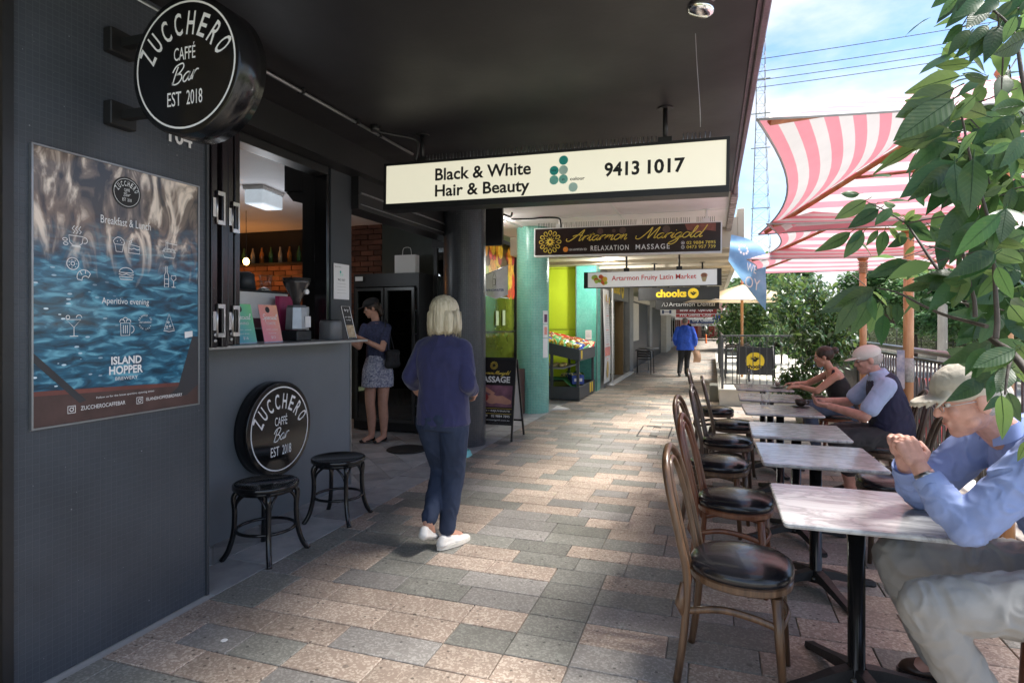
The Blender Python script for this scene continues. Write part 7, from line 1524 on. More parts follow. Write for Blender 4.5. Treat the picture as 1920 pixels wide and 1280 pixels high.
MB().lathe([(.03, .2905), (.035, .33), (.05, .36), (.105, .47), (.108, .50), (.10, .50), (.045, .36)], 24).build('hopper', mat('smoke_hopper', (.05, .045, .045), .1, var=.3), gr, w=False)
MB().lathe([(.11, .501), (.11, .512), (.02, .52)], 24).build('lid', M['black'], gr, w=False)
MB().lathe([(.022, 0), (.022, .02), (.018, .024)], 16, FR((.085, 0, .40), (0, 1, 0), (0, 0, 1))).build('knob', M['paper'], gr, w=False)
MB().bx((.08, .005, .11), (.082, .075, .20)).build('label_card', M['paper'], gr, w=False)
pb2 = MB().bx((-3.42, 4.05, 1.51), (-3.38, 4.26, 1.72)).bx((-3.44, 4.03, 1.353), (-3.36, 4.28, 1.51)); pb2.build('magenta_box', mat('magenta_card', (.35, .02, .10), .5, var=.3), label='magenta cardboard box behind the coffee grinder', cat='box')
def menu_stand(name, label, Y, w, h, m1, m2, tag2, price):
    t = thing(name, label, 'menu stand', (-3.12, Y, 1.353)); m = FR((-3.10, Y, 1.357), (0, 1, 0), (-.22, 0, 1))
    MB().bx((0, 0, -.004), (w, h, 0), m).bx((.0, -.004, -.06), (w, 0, 0), m).build('holder', M['cglass'], t)
    nm_ = newmat('menu_'+tag2); mt, b = nm_[1], nm_[2]; tc_ = N(mt, 'ShaderNodeTexCoord'); sp_ = N(mt, 'ShaderNodeSeparateXYZ'); mt.links.new(tc_.outputs['Generated'], sp_.inputs[0]); ad = N(mt, 'ShaderNodeMath', operation='ADD'); mt.links.new(sp_.outputs[1], ad.inputs[0]); mt.links.new(sp_.outputs[2], ad.inputs[1]); hf = N(mt, 'ShaderNodeMath', operation='MULTIPLY'); hf.inputs[1].default_value = .5; mt.links.new(ad.outputs[0], hf.inputs[0])
    rr = N(mt, 'ShaderNodeValToRGB'); rr.color_ramp.elements[0].color = c4(m1); rr.color_ramp.elements[1].color = c4(m2); mt.links.new(hf.outputs[0], rr.inputs[0]); mt.links.new(rr.outputs[0], b.inputs['Base Color']); b.inputs['Roughness'].default_value = .35
    MB().bx((.003, .003, .0005), (w-.003, h-.003, .002), m).build('card', nm_[0], t)
    q = MB(); q.disc((w*.45, h*.86), .023, m, 0, .003, 18); q.build('logo_disc', M['inkblack'], t); q = MB()
    script(q, 'Special', m, w*.1, h*.60, w*.75, .019, .0045, 0, .3, .004)
    fit(q, tag2, m, w*.25, w*.75, h*.46, h*.53, 0, z=.004); fit(q, 'with salad', m, w*.2, w*.8, h*.32, h*.35, 0, z=.004); fit(q, 'and drink', m, w*.3, w*.7, h*.22, h*.25, 0, z=.004); fit(q, price, m, w*.4, w*.62, h*.08, h*.16, 0, z=.004); q.build('lettering', M['white_em'], t)
menu_stand('menu_stand', 'green special menu card standing on the sill', 3.27, .215, .285, (.05, .30, .50), (.20, .62, .22), 'PANINO', '$16'); menu_stand('menu_stand', 'pink special menu card standing on the sill', 3.555, .20, .285, (.75, .22, .30), (.80, .38, .22), 'TOASTIE', '$13')
sp2 = thing('speaker', 'small grey rounded speaker on the sill', 'speaker', (-3.14, 4.41, 1.353))
mb = MB(); V = []
for z, s in ((0, .92), (.012, 1), (.15, .96), (.165, .88)): V += [(a*s, b*s, z) for a, b in sq(.085, 24, 3.5)]
mb.add(V, [(i*24+k, i*24+(k+1) % 24, (i+1)*24+(k+1) % 24, (i+1)*24+k) for i in range(3) for k in range(24)]+[tuple(range(72, 96))], None, 0, True); mb.build('shell', mat('speaker_grey', (.13, .135, .14), .4), sp2, w=False); MB().bx((-.06, -.06, .1655), (.06, .06, .175), ch=.004).build('top_cap', M['black'], sp2, w=False)
cf = thing('card_frame', 'narrow black framed menu card leaning at the end of the sill', 'card', (-3.08, 4.5, 1.353)); m = FR((-3.07, 4.57, 1.356), (.25, 1, 0), (-.05, -.33, 1))
MB().bx((0, 0, -.006), (.105, .31, 0), m).build('card', M['inkblack'], cf); q = MB().rib([(.006, .006), (.099, .006), (.099, .304), (.006, .304)], .005, m, 0, .001, True); fit(q, 'try', m, .03, .08, .25, .28, 0); fit(q, 'our cakes', m, .02, .09, .20, .215, 0); fit(q, 'today', m, .03, .08, .17, .185, 0); q.build('lettering', M['white_em'], cf); MB().poly([(.012, .015), (.094, .015), (.094, .13), (.012, .13)], m, 0, .0015).build('picture', mat('print_cake', (.35, .22, .10), .5, color2=(.6, .5, .35), scale=40), cf)
no = thing('notice', 'white paper notice taped on the window post above the sill', 'notice', (-3.18, 4.52, 1.7)); m = WALL((-3.183, 4.515, 1.712))
MB().bx((0, 0, 0), (.235, .318, .002), m).build('sheet', M['paper'], no); q = MB(); fit(q, '9413 1017', m, .06, .17, .165, .185, 0, .02, z=.003); fit(q, 'Black & White', m, .02, .11, .285, .295, 0, z=.003); q.build('lettering', M['inkblack'], no)
q = MB(); q.disc((.10, .245), .012, m, 0, .003); q.disc((.10, .222), .012, m, 1, .003); q.disc((.13, .222), .012, m, 1, .003)
for k in range(4): q.rib([(.05, .14-k*.028), (.19, .14-k*.028)], .005, m, 2, .003)
q.build('print', [M['teal'], M['teal3'], mat('pale_ink', (.55, .55, .55), .6)], no)

# ------------------------------------------------------------------ things on the tables
def bottle(loc, label):
    t = thing('water_bottle', label, 'bottle', loc, 0, 'glass water bottles on the tables')
    MB().lathe([(.036, .002), (.039, .01), (.039, .09), (.034, .10), (.039, .112), (.037, .14), (.018, .175), (.020, .195), (.024, .20), (.020, .20), (.015, .178), (.033, .14), (.034, .01)], 24).build('glass_body', M['cglass'], t, w=False)
    MB().lathe([(.033, .012), (.033, .085)], 20).build('water', glass('water_%d' % len(bpy.data.materials), (.97, .98, .98), refl=.03), t, w=False); return t
b0 = bottle((.44, 5.66, .751), 'clear glass water bottle on the fourth table, nearer of the two bottles'); dup(b0, (.42, 7.56, .751), 0, 'clear glass water bottle on the furthest table')
def cup(loc, label, m_):
    t = thing('coffee_cup', label, 'cup', loc, .4)
    MB().lathe([(.035, 0), (.075, .008), (.078, .013), (.035, .009)], 28).build('saucer', m_, t, w=False)
    MB().lathe([(.026, .012), (.045, .03), (.052, .068), (.049, .068), (.042, .032), (.02, .018)], 28).build('cup_bowl', m_, t, w=False)
    MB().tube(smooth_pts([(.048, 0, .055), (.075, 0, .052), (.07, 0, .03), (.045, 0, .028)], 4), .005, 6).build('handle', m_, t, w=False)
    MB().lathe([(.001, .060), (.046, .060)], 24).build('coffee', mat('coffee', (.10, .04, .02), .3) if 'coffee' not in bpy.data.materials else bpy.data.materials['coffee'], t, w=False); return t
dk = mat('dark_ceramic', (.045, .032, .027), .3)
cup((.745, 5.86, .751), 'dark brown coffee cup and saucer in front of the man in the vest', dk)
gt = thing('latte_glass', 'milky coffee glass on a dark saucer on the furthest table', 'glass', (.71, 7.5, .751))
MB().lathe([(.035, 0), (.075, .008), (.078, .013), (.035, .009)], 28).build('saucer', dk, gt, w=False); MB().lathe([(.026, .012), (.036, .11), (.033, .11), (.024, .018)], 22).build('glass_body', M['cglass'], gt, w=False); MB().lathe([(.022, .02), (.028, .06)], 18).build('coffee', mat('latte', (.45, .36, .28), .4), gt, w=False)

# ------------------------------------------------------------------ people
def cap_geo(a, b, ra, rb, seg=16, flat=1.0, up=None):
    a = Vector(a); b = Vector(b); d = b-a; L_ = d.length; d.normalize()
    up = Vector(up) if up is not None else (Vector((0, 0, 1)) if abs(d.z) < .8 else Vector((0, 1, 0)))
    x = d.cross(up).normalized(); y = x.cross(d).normalized(); V = []; rings = []
    for i in range(5): t = -PI/2+PI/2*i/4; rings.append((a+d*ra*math.sin(t), ra*max(.02, math.cos(t))))
    for i in range(5): t = PI/2*i/4; rings.append((b+d*rb*math.sin(t), rb*max(.02, math.cos(t))))
    for c, r in rings:
        for k in range(seg): g = 2*PI*k/seg; V.append(c+x*r*math.cos(g)+y*r*flat*math.sin(g))
    F = [(i*seg+k, i*seg+(k+1) % seg, (i+1)*seg+(k+1) % seg, (i+1)*seg+k) for i in range(9) for k in range(seg)]+[tuple(range(seg))[::-1], tuple(range(9*seg, 10*seg))]
    return V, F
class Fuse:
    def __init__(s): s.mb = MB()
    def cap(s, a, b, ra, rb, flat=1.0, up=None): v, f = cap_geo(a, b, ra, rb, 16, flat, up); s.mb.add(v, f); return s
    def chain(s, pts, rs, flat=1.0, up=None):
        for i in range(len(pts)-1): s.cap(pts[i], pts[i+1], rs[i], rs[i+1], flat, up)
        return s
    def ell(s, c, r, rot=None): s.mb.ell(c, r, None, 0, 20, 14, rot); return s
    def torso(s, secs):
        """secs: (centre, half width vector, half depth vector) from bottom to top"""
        V = []; n = 24; m = len(secs)
        for c, wv, dv in secs:
            for k in range(n):
                g = 2*PI*k/n; cx = math.copysign(abs(math.cos(g))**.8, math.cos(g)); V.append(Vector(c)+Vector(wv)*cx+Vector(dv)*math.sin(g))
        F = [(i*n+k, i*n+(k+1) % n, (i+1)*n+(k+1) % n, (i+1)*n+k) for i in range(m-1) for k in range(n)]+[tuple(range(n))[::-1], tuple(range((m-1)*n, m*n))]
        s.mb.add(V, F); return s
    def build(s, name, mt, parent, voxel=.008, sm=6, wr=0.0, wscale=(9, 9, 9), seed=0, inv_hair=False, **p):
        inv = wm(parent).inverted(); me = s.mb.mesh(name, mt, inv); o = bpy.data.objects.new(name, me); col.objects.link(o)
        r = o.modifiers.new('r', 'REMESH'); r.mode = 'VOXEL'; r.voxel_size = voxel; r.use_smooth_shade = True
        if sm: q = o.modifiers.new('s', 'SMOOTH'); q.factor = .5; q.iterations = sm
        dg = bpy.context.evaluated_depsgraph_get(); dg.update(); nm = bpy.data.meshes.new_from_object(o.evaluated_get(dg))
        o.modifiers.clear(); o.data = nm; bpy.data.meshes.remove(me); nm.name = name
        if wr:
            n = len(nm.vertices); co = np.empty(n*3); nm.vertices.foreach_get('co', co); co = co.reshape(-1, 3)
            no = np.empty(n*3); nm.vertices.foreach_get('normal', no); no = no.reshape(-1, 3)
            nv = noise.noise; d = np.empty(n); sx, sy, sz = wscale
            for i in range(n):
                a, b, c = co[i]; w1 = nv((a*sx+seed, b*sy, c*sz)); q = nv((a*sx*.6+w1*1.2, b*sy*.6+seed, c*sz*.6+w1)); q2 = nv((a*sx*1.5+q*1.5, b*sy*1.5, c*sz*1.5+seed+w1))
                d[i] = (1-abs(q)*3.0)*.5+w1*.35+(1-abs(q2)*3.5)*.28
            co += no*(d*wr)[:, None]; nm.vertices.foreach_set('co', co.ravel()); nm.update()
        for pl_ in nm.polygons: pass
        nm.polygons.foreach_set('use_smooth', [True]*len(nm.polygons))
        if len(nm.materials) == 0: nm.materials.append(mt)
        o.parent = parent; tag(o, **p); return o
def HEADM(c, face, tilt=0.0, lean=0.0):
    """frame: x = to the head's left... y = facing, z up; face is a horizontal direction, tilt > 0 looks down"""
    f = Vector((face[0], face[1], 0)).normalized(); r = f.cross(Vector((0, 0, 1)))
    M_ = Matrix.Identity(4)
    for i in range(3): M_[i][0] = r[i]; M_[i][1] = f[i]; M_[i][2] = (0, 0, 1)[i]; M_[i][3] = c[i]
    return M_ @ Matrix.Rotation(-tilt, 4, 'X') @ Matrix.Rotation(lean, 4, 'Y')
def head(fz, H, s=1.0, nose=1.0):
    P = lambda x, y, z: H @ Vector((x*s, y*s, z*s)); R3 = H.to_3x3()
    def e(c, r): fz.ell(P(*c), (r[0]*s, r[1]*s, r[2]*s), R3)
    e((0, -.012, .035), (.076, .094, .088)); e((0, .02, -.012), (.064, .074, .085)); e((0, .045, -.062), (.047, .045, .042)); e((0, .066, -.084), (.026, .024, .022))
    fz.cap(P(-.045, .03, -.052), P(0, .07, -.082), .022*s, .018*s); fz.cap(P(.045, .03, -.052), P(0, .07, -.082), .022*s, .018*s)
    fz.cap(P(0, .083, .022), P(0, .103*nose, -.016), .009*s, .0125*s); fz.ell(P(-.011, .092, -.020), (.0085*s,)*3); fz.ell(P(.011, .092, -.020), (.0085*s,)*3)
    fz.cap(P(-.035, .078, .034), P(.035, .078, .034), .011*s, .011*s); fz.cap(P(-.018, .088, -.048), P(.018, .088, -.048), .0075*s, .0075*s); fz.cap(P(-.016, .086, -.058), P(.016, .086, -.058), .008*s, .008*s)
    e((-.036, .070, -.012), (.020, .016, .018)); e((.036, .070, -.012), (.020, .016, .018))
    for sx in (-1, 1): fz.ell(P(sx*.078, -.005, -.002), (.010*s, .020*s, .033*s), R3)
def face_parts(H, s, parent, brow, lip=(.42, .16, .13)):
    P = lambda x, y, z: H @ Vector((x*s, y*s, z*s)); R3 = H.to_3x3()
    for sx in (-1, 1):
        mb = MB().ell(P(sx*.031, .077, .012), (.012*s, .010*s, .0085*s), None, 0, 12, 8, R3); e = mb.build('eye', M['eyew'], parent)
        MB().ell(P(sx*.031, .0845, .011), (.0052*s, .0045*s, .0052*s), None, 0, 10, 6, R3).build('iris', M['eyed'], e)
        MB().tube([P(sx*.015, .093, .030), P(sx*.032, .094, .036), P(sx*.048, .084, .031)], [.004*s, .0048*s, .002*s], 6).build('eyebrow', brow, parent)
    MB().tube([P(-.021, .089, -.053), P(0, .0965, -.052), P(.021, .089, -.053)], [.002*s, .005*s, .002*s], 8, flat=.8).build('mouth', bpy.data.materials.get('lips') or mat('lips', lip, .5), parent)
M['eyew'] = mat('eye_white', (.7, .68, .65), .2); M['eyed'] = mat('eye_dark', (.05, .03, .02), .1)
def hand(fz, w, d, n, curl=.5, side=1, s=1.0, spread=.12, thumb=.6):
    """w wrist point, d direction of the palm, n palm normal (curl goes towards it), side = +1 thumb at cross(d, n)"""
    w = Vector(w); d = Vector(d).normalized(); n = Vector(n); n = (n-d*n.dot(d)).normalized(); x = d.cross(n)*side
    T = lambda a, b, c: w+(x*a+d*b+n*c)*s
    fz.cap(w-d*.03*s, T(0, .02, 0), .026*s, .027*s, .75, n); fz.cap(T(-.022, .03, 0), T(-.028, .085, 0), .021*s, .0165*s, .8, n); fz.cap(T(.014, .03, 0), T(.022, .085, 0), .023*s, .0165*s, .8, n); fz.cap(T(-.004, .03, 0), T(-.003, .088, 0), .023*s, .017*s, .8, n)
    for i, (a, L_) in enumerate(((.031, .068), (.0105, .076), (-.0105, .071), (-.031, .056))):
        p = T(a*.95, .086, 0); q = [p]; ang = curl*.5; dirv = d+x*spread*a/.03
        for k, f in enumerate((.45, .32, .25)):
            ang += curl*(.75, .9, .6)[k]-(curl*.5 if k == 0 else 0)+.03*i
            v = (dirv*math.cos(ang)+n*math.sin(ang)).normalized(); q.append(q[-1]+v*L_*f*s)
        fz.chain(q, [.0090*s, .0086*s, .0078*s, .0066*s])
    p = T(.024, .022, .004); v1 = (d*.62+x*.75+n*thumb*.4).normalized(); v2 = (d*.85+x*.15+n*thumb).normalized()
    fz.chain([p, p+v1*.042*s, p+v1*.042*s+v2*.032*s, p+v1*.042*s+v2*.056*s], [.0145*s, .0120*s, .0105*s, .0085*s])
def shoe(parent, heel, toe, mt, name='shoe', w=.047, h=.06, sole=None, ank=None):
    a = Vector(heel); b = Vector(toe); d = (b-a).normalized(); f = Fuse(); up = Vector((0, 0, 1))
    f.cap(a+up*.03, b+up*.022, w*.82, w*.72, .62, up); f.cap(a+d*.12+up*.028, b-d*.03+up*.026, w*.98, w*.9, .55, up)
    f.cap(a+up*.035, a+up*h+d*.012, w*.78, w*.72); f.cap(a+up*h+d*.01, a+d*.13+up*.035, w*.66, w*.6)
    o = f.build(name, mt, parent, .006, 4)
    if sole:
        x = d.cross(up); V = []; n = 20; L_ = (b-a).length
        for z in (.0, .022):
            for k in range(n):
                g = 2*PI*k/n; cx = math.cos(g); V.append(a+d*(L_*.5+(L_*.5+.04)*cx)+x*math.sin(g)*w*(1.02+.08*cx)+up*z)
        MB().add(V, [tuple(range(n))[::-1], tuple(range(n, 2*n))]+[(k, (k+1) % n, n+(k+1) % n, n+k) for k in range(n)]).build('sole', sole, o)
    return o
def V3(*a): return Vector(a)
hairmat = lambda name, c, c2: mat(name, c, .42, color2=c2, scale=5, stretch=(14, 14, 1), bump=.35, bscale=22)
navy = mat('navy_knit', (.022, .024, .085), .85, var=.18, scale=9, bump=.12, bscale=240, sheen=.2)
slacks = mat('navy_slacks', (.016, .028, .062), .8, var=.2, scale=7, bump=.1, bscale=200)
blueshirt = mat('blue_shirt', (.23, .30, .54), .75, var=.10, scale=8, bump=.08, bscale=260)
cargo = mat('grey_cargo', (.31, .30, .285), .85, var=.04, scale=6, bump=.1, bscale=240)
khaki = mat('khaki_cap', (.45, .41, .34), .85, var=.1, scale=12, bump=.15, bscale=200)
whitecap = mat('white_cap', (.66, .62, .58), .8, var=.08, bump=.1, bscale=200)
vest = mat('navy_vest', (.018, .020, .055), .75, var=.2, scale=8, bump=.08, bscale=200)
palesh = mat('pale_blue_shirt', (.40, .50, .74), .8, var=.08, scale=8, bump=.08, bscale=240)
darkt = mat('dark_trousers', (.045, .047, .052), .85, var=.2, scale=8)
blackc = mat('black_cloth', (.012, .012, .014), .8, var=.2)
brownl = mat('brown_leather', (.045, .024, .015), .45, var=.2)
whitel = mat('white_leather', (.68, .66, .62), .5, var=.05); whites = mat('white_sole', (.6, .58, .52), .6)
blacks = mat('black_shoe', (.014, .014, .015), .3)

# --- woman walking away
wk = thing('person', 'woman with blonde bob in navy top and trousers walking away along the paving', 'person', (-1.69, 3.62, 0))
f = Fuse(); Hd = HEADM((-1.70, 3.66, 1.545), (.05, 1), .05); head(f, Hd, .98)
f.cap((-1.70, 3.63, 1.36), (-1.70, 3.655, 1.48), .052, .05); f.torso([((-1.70, 3.63, .92), (.13, 0, 0), (0, .09, 0)), ((-1.70, 3.62, 1.1), (.12, 0, 0), (0, .085, 0)), ((-1.70, 3.62, 1.32), (.14, 0, 0), (0, .08, 0)), ((-1.70, 3.62, 1.40), (.07, 0, 0), (0, .05, 0))])
f.chain([(-1.845, 3.62, 1.32), (-1.935, 3.60, 1.13), (-1.965, 3.78, 1.01)], [.040, .036, .027]); hand(f, (-1.965, 3.78, 1.01), (.05, .95, -.25), (1, 0, -.1), .55, 1, .92)
f.chain([(-1.555, 3.62, 1.32), (-1.505, 3.58, 1.09), (-1.54, 3.79, 1.03)], [.040, .036, .027]); hand(f, (-1.54, 3.79, 1.03), (-.3, .95, -.15), (-1, 0, -.1), .55, -1, .92)
f.chain([(-1.62, 3.63, .90), (-1.655, 3.68, .48), (-1.69, 3.67, .09)], [.08, .055, .036]); f.chain([(-1.79, 3.63, .90), (-1.775, 3.78, .50), (-1.76, 3.52, .20)], [.08, .055, .036])
f.cap((-1.69, 3.67, .09), (-1.65, 3.78, .04), .034, .028); f.cap((-1.76, 3.52, .2), (-1.77, 3.60, .10), .034, .028)
f.build('body', M['skin'], wk, .008, 4); face_parts(Hd, .98, wk, bpy.data.materials.get('brow_blond') or mat('brow_blond', (.4, .3, .16), .6))
f = Fuse(); R3 = Hd.to_3x3(); P = lambda x, y, z: Hd @ V3(x, y, z)
f.ell(P(0, -.022, .045), (.097, .104, .094), R3); f.cap(P(-.075, -.02, .02), P(-.080, .0, -.075), .036, .040); f.cap(P(.075, -.02, .02), P(.080, .0, -.075), .036, .040); f.cap(P(0, -.075, .02), P(0, -.078, -.08), .052, .050); f.cap(P(-.05, -.065, 0), P(-.052, -.06, -.085), .046, .044); f.cap(P(.05, -.065, 0), P(.052, -.06, -.085), .046, .044)
f.build('hair', hairmat('blonde_hair', (.36, .29, .17), (.70, .63, .46)), wk, .005, 4, .005, (70, 70, 5), 3)
sm_ = MB(); rs = random.Random(6)
for k in range(150):
    a = rs.uniform(.15*PI, 1.85*PI)+PI/2*0-PI/2; r0 = .100+rs.uniform(-.004, .012); x_, y_ = r0*math.cos(a), -.01+r0*math.sin(a)
    if y_ > .05: continue
    z1 = -.115-rs.uniform(0, .028); sm_.tube([P(x_*.97, y_*.97, .03), P(x_*1.05, y_*1.05, -.05), P(x_*(.98+rs.uniform(-.04, .06)), y_*(.98+rs.uniform(-.04, .06)), z1)], [.0035, .0035, .001], 4)
sm_.build('hair_strands', bpy.data.materials['blonde_hair'], wk, kind='stuff')
f = Fuse(); f.torso([((-1.695, 3.62, .83), (.185, 0, 0), (0, .135, 0)), ((-1.695, 3.62, .95), (.178, 0, 0), (0, .13, 0)), ((-1.70, 3.62, 1.08), (.165, 0, 0), (0, .118, 0)), ((-1.70, 3.62, 1.24), (.185, 0, 0), (0, .118, 0)), ((-1.70, 3.62, 1.34), (.182, 0, 0), (0, .10, 0)), ((-1.70, 3.63, 1.405), (.10, 0, 0), (0, .07, 0)), ((-1.70, 3.635, 1.425), (.062, 0, 0), (0, .056, 0))])
f.cap((-1.72, 3.63, 1.40), (-1.85, 3.62, 1.335), .045, .052); f.cap((-1.68, 3.63, 1.40), (-1.55, 3.62, 1.335), .045, .052)
f.chain([(-1.852, 3.62, 1.325), (-1.935, 3.60, 1.14), (-1.95, 3.69, 1.075)], [.060, .054, .046]); f.chain([(-1.548, 3.62, 1.325), (-1.505, 3.585, 1.10), (-1.515, 3.67, 1.06)], [.060, .054, .046])
f.build('top', navy, wk, .008, 7, .008, (9, 9, 5), 1)
f = Fuse(); f.torso([((-1.70, 3.62, .80), (.165, 0, 0), (0, .125, 0)), ((-1.70, 3.61, .88), (.170, 0, 0), (0, .13, 0)), ((-1.70, 3.62, .94), (.15, 0, 0), (0, .11, 0))])
f.chain([(-1.615, 3.62, .84), (-1.65, 3.68, .48), (-1.685, 3.655, .13)], [.103, .074, .052]); f.chain([(-1.79, 3.62, .84), (-1.775, 3.77, .50), (-1.76, 3.54, .22)], [.103, .074, .052])
f.build('trousers', slacks, wk, .008, 6, .008, (10, 10, 7), 2)
shoe(wk, (-1.70, 3.60, .005), (-1.615, 3.80, .005), whitel, sole=whites); shoe(wk, (-1.765, 3.47, .10), (-1.775, 3.66, .04), whitel, w=.045)

# --- girl with phone in the foyer
gl = thing('person', 'young woman in black cap and patterned skirt looking at a phone in the cafe doorway', 'person', (-4.02, 6.6, 0))
f = Fuse(); Hg = HEADM((-4.10, 6.62, 1.68), (-.75, -.65), .35); head(f, Hg, 1.0)
f.cap((-4.03, 6.62, 1.47), (-4.06, 6.62, 1.60), .05, .05); f.torso([((-4.0, 6.6, .95), (.13, .06, 0), (-.05, .09, 0)), ((-4.0, 6.6, 1.2), (.11, .05, 0), (-.04, .08, 0)), ((-4.01, 6.6, 1.4), (.14, .06, 0), (-.04, .08, 0)), ((-4.01, 6.6, 1.5), (.07, .03, 0), (-.03, .06, 0))])
f.chain([(-4.14, 6.52, 1.44), (-4.16, 6.42, 1.20), (-4.24, 6.28, 1.31)], [.044, .037, .026]); hand(f, (-4.24, 6.28, 1.31), (-.5, -.3, .5), (.3, .2, .6), .7, 1, .92)
f.chain([(-3.88, 6.62, 1.44), (-3.85, 6.46, 1.18), (-4.08, 6.30, 1.32)], [.044, .037, .026]); hand(f, (-4.08, 6.30, 1.32), (-.8, -.2, .4), (.0, .2, .7), .7, -1, .92)
for dx, dy in ((-.085, -.02), (.075, .03)): f.chain([(-4.0+dx, 6.6+dy, .92), (-4.0+dx*.95, 6.57+dy, .50), (-4.0+dx*.9, 6.6+dy, .30), (-4.0+dx*.9, 6.6+dy, .08)], [.092, .062, .058, .036]); f.cap((-4.0+dx*.9, 6.6+dy, .07), (-4.03+dx, 6.48+dy, .035), .034, .03)
f.build('body', M['skin'], gl, .008, 4); face_parts(Hg, 1, gl, M['eyed'])
R3 = Hg.to_3x3(); P = lambda x, y, z: Hg @ V3(x, y, z)
Fuse().ell(P(0, -.02, .03), (.088, .098, .085), R3).cap(P(0, -.08, 0), P(0, -.09, -.10), .05, .035).build('hair', hairmat('dark_hair', (.02, .012, .008), (.05, .03, .02)), gl, .007, 4, .003, (50, 50, 5))
Fuse().ell(P(0, -.012, .072), (.094, .108, .065), R3).cap(P(-.04, .09, .055), P(.04, .09, .055), .012, .012).ell(P(0, .115, .05), (.062, .06, .008), R3).build('cap', blackc, gl, .006, 4)
skm = mat('skirt_pattern', (.02, .03, .12), .8, color2=(.55, .56, .62), scale=45)
f = Fuse(); f.torso([((-4.0, 6.6, .70), (.185, .07, 0), (-.06, .155, 0)), ((-4.0, 6.6, .9), (.175, .065, 0), (-.05, .14, 0)), ((-4.0, 6.6, 1.05), (.14, .05, 0), (-.04, .11, 0)), ((-4.0, 6.6, 1.09), (.13, .05, 0), (-.04, .105, 0))]).build('skirt', skm, gl, .009, 2, .008, (14, 14, 3))
f = Fuse(); f.torso([((-4.0, 6.6, 1.05), (.14, .055, 0), (-.045, .105, 0)), ((-4.0, 6.6, 1.22), (.13, .05, 0), (-.04, .10, 0)), ((-4.01, 6.6, 1.38), (.155, .06, 0), (-.04, .10, 0)), ((-4.01, 6.6, 1.47), (.13, .05, 0), (-.03, .08, 0)), ((-4.02, 6.61, 1.52), (.06, .03, 0), (-.02, .05, 0))]).cap((-4.14, 6.52, 1.44), (-4.155, 6.47, 1.30), .056, .052).cap((-3.88, 6.62, 1.44), (-3.86, 6.53, 1.28), .056, .052).build('top', mat('navy_print', (.012, .014, .04), .8, color2=(.05, .06, .13), scale=40), gl, .008, 5, .005)
MB().bx((-4.36, 6.14, 1.40), (-4.22, 6.22, 1.408), ch=.003).build('phone', M['blackgloss'], None, label='black phone held by the young woman in the doorway', cat='phone')
bg2 = thing('shoulder_bag', 'black shoulder bag hanging at the side of the young woman in the doorway', 'bag', (-3.78, 6.6, 1.0))
Fuse().cap((-3.80, 6.52, .98), (-3.80, 6.72, .98), .05, .05).cap((-3.80, 6.52, 1.12), (-3.80, 6.72, 1.12), .045, .045).cap((-3.80, 6.54, 1.0), (-3.80, 6.54, 1.1), .05, .045).cap((-3.80, 6.70, 1.0), (-3.80, 6.70, 1.1), .05, .045).cap((-3.80, 6.62, 1.0), (-3.80, 6.62, 1.1), .05, .045).build('bag_body', blackc, bg2, .008, 2)
MB().tube(smooth_pts([(-3.82, 6.54, 1.14), (-3.88, 6.58, 1.49), (-3.9, 6.66, 1.49), (-3.82, 6.70, 1.14)], 6), .009, 6).build('strap', blackc, bg2)
for dx, dy in ((-.085, -.02), (.075, .03)): shoe(gl, (-4.0+dx*.9, 6.62+dy, .005), (-4.05+dx, 6.46+dy, .005), M['blackgloss'], w=.043, h=.045)

# --- man in blue jacket far off
mn = thing('person', 'man in bright blue jacket and black trousers walking away in the distance', 'person', (-.73, 17.4, 0))
f = Fuse(); Hm = HEADM((-.73, 17.42, 1.52), (0, 1), .25); head(f, Hm, 1.0); f.cap((-.73, 17.4, 1.36), (-.73, 17.42, 1.47), .055, .052)
f.torso([((-.73, 17.4, .85), (.14, 0, 0), (0, .1, 0)), ((-.73, 17.4, 1.38), (.14, 0, 0), (0, .08, 0))])
f.chain([(-.92, 17.4, 1.32), (-1.0, 17.4, 1.05), (-.97, 17.5, .85)], [.045, .04, .028]); hand(f, (-.97, 17.5, .85), (0, .2, -1), (1, 0, 0), .5, 1)
f.chain([(-.54, 17.4, 1.32), (-.46, 17.38, 1.05), (-.46, 17.45, .83)], [.045, .04, .028]); hand(f, (-.46, 17.45, .83), (0, .1, -1), (-1, 0, 0), 1.0, -1)
f.chain([(-.66, 17.4, .82), (-.68, 17.5, .48), (-.69, 17.4, .08)], [.08, .055, .04]); f.chain([(-.82, 17.4, .82), (-.84, 17.35, .48), (-.87, 17.1, .12)], [.08, .055, .04])
f.build('body', M['skin2'], mn, .012, 3); Fuse().ell(Hm @ V3(0, -.02, .035), (.083, .095, .085), Hm.to_3x3()).build('hair', hairmat('brown_grey_hair', (.10, .07, .05), (.25, .2, .16)), mn, .01, 3)
jk = mat('blue_jacket', (.02, .09, .55), .6, var=.15, scale=9)
Fuse().torso([((-.73, 17.4, .74), (.24, 0, 0), (0, .17, 0)), ((-.73, 17.4, .95), (.225, 0, 0), (0, .16, 0)), ((-.73, 17.4, 1.2), (.215, 0, 0), (0, .15, 0)), ((-.73, 17.4, 1.34), (.20, 0, 0), (0, .12, 0)), ((-.73, 17.4, 1.43), (.08, 0, 0), (0, .07, 0))]).chain([(-.91, 17.4, 1.32), (-1.0, 17.4, 1.05), (-.975, 17.48, .90)], [.08, .07, .055]).chain([(-.55, 17.4, 1.32), (-.46, 17.38, 1.05), (-.46, 17.43, .9)], [.08, .07, .055]).build('jacket', jk, mn, .012, 5, .012, (8, 8, 5))
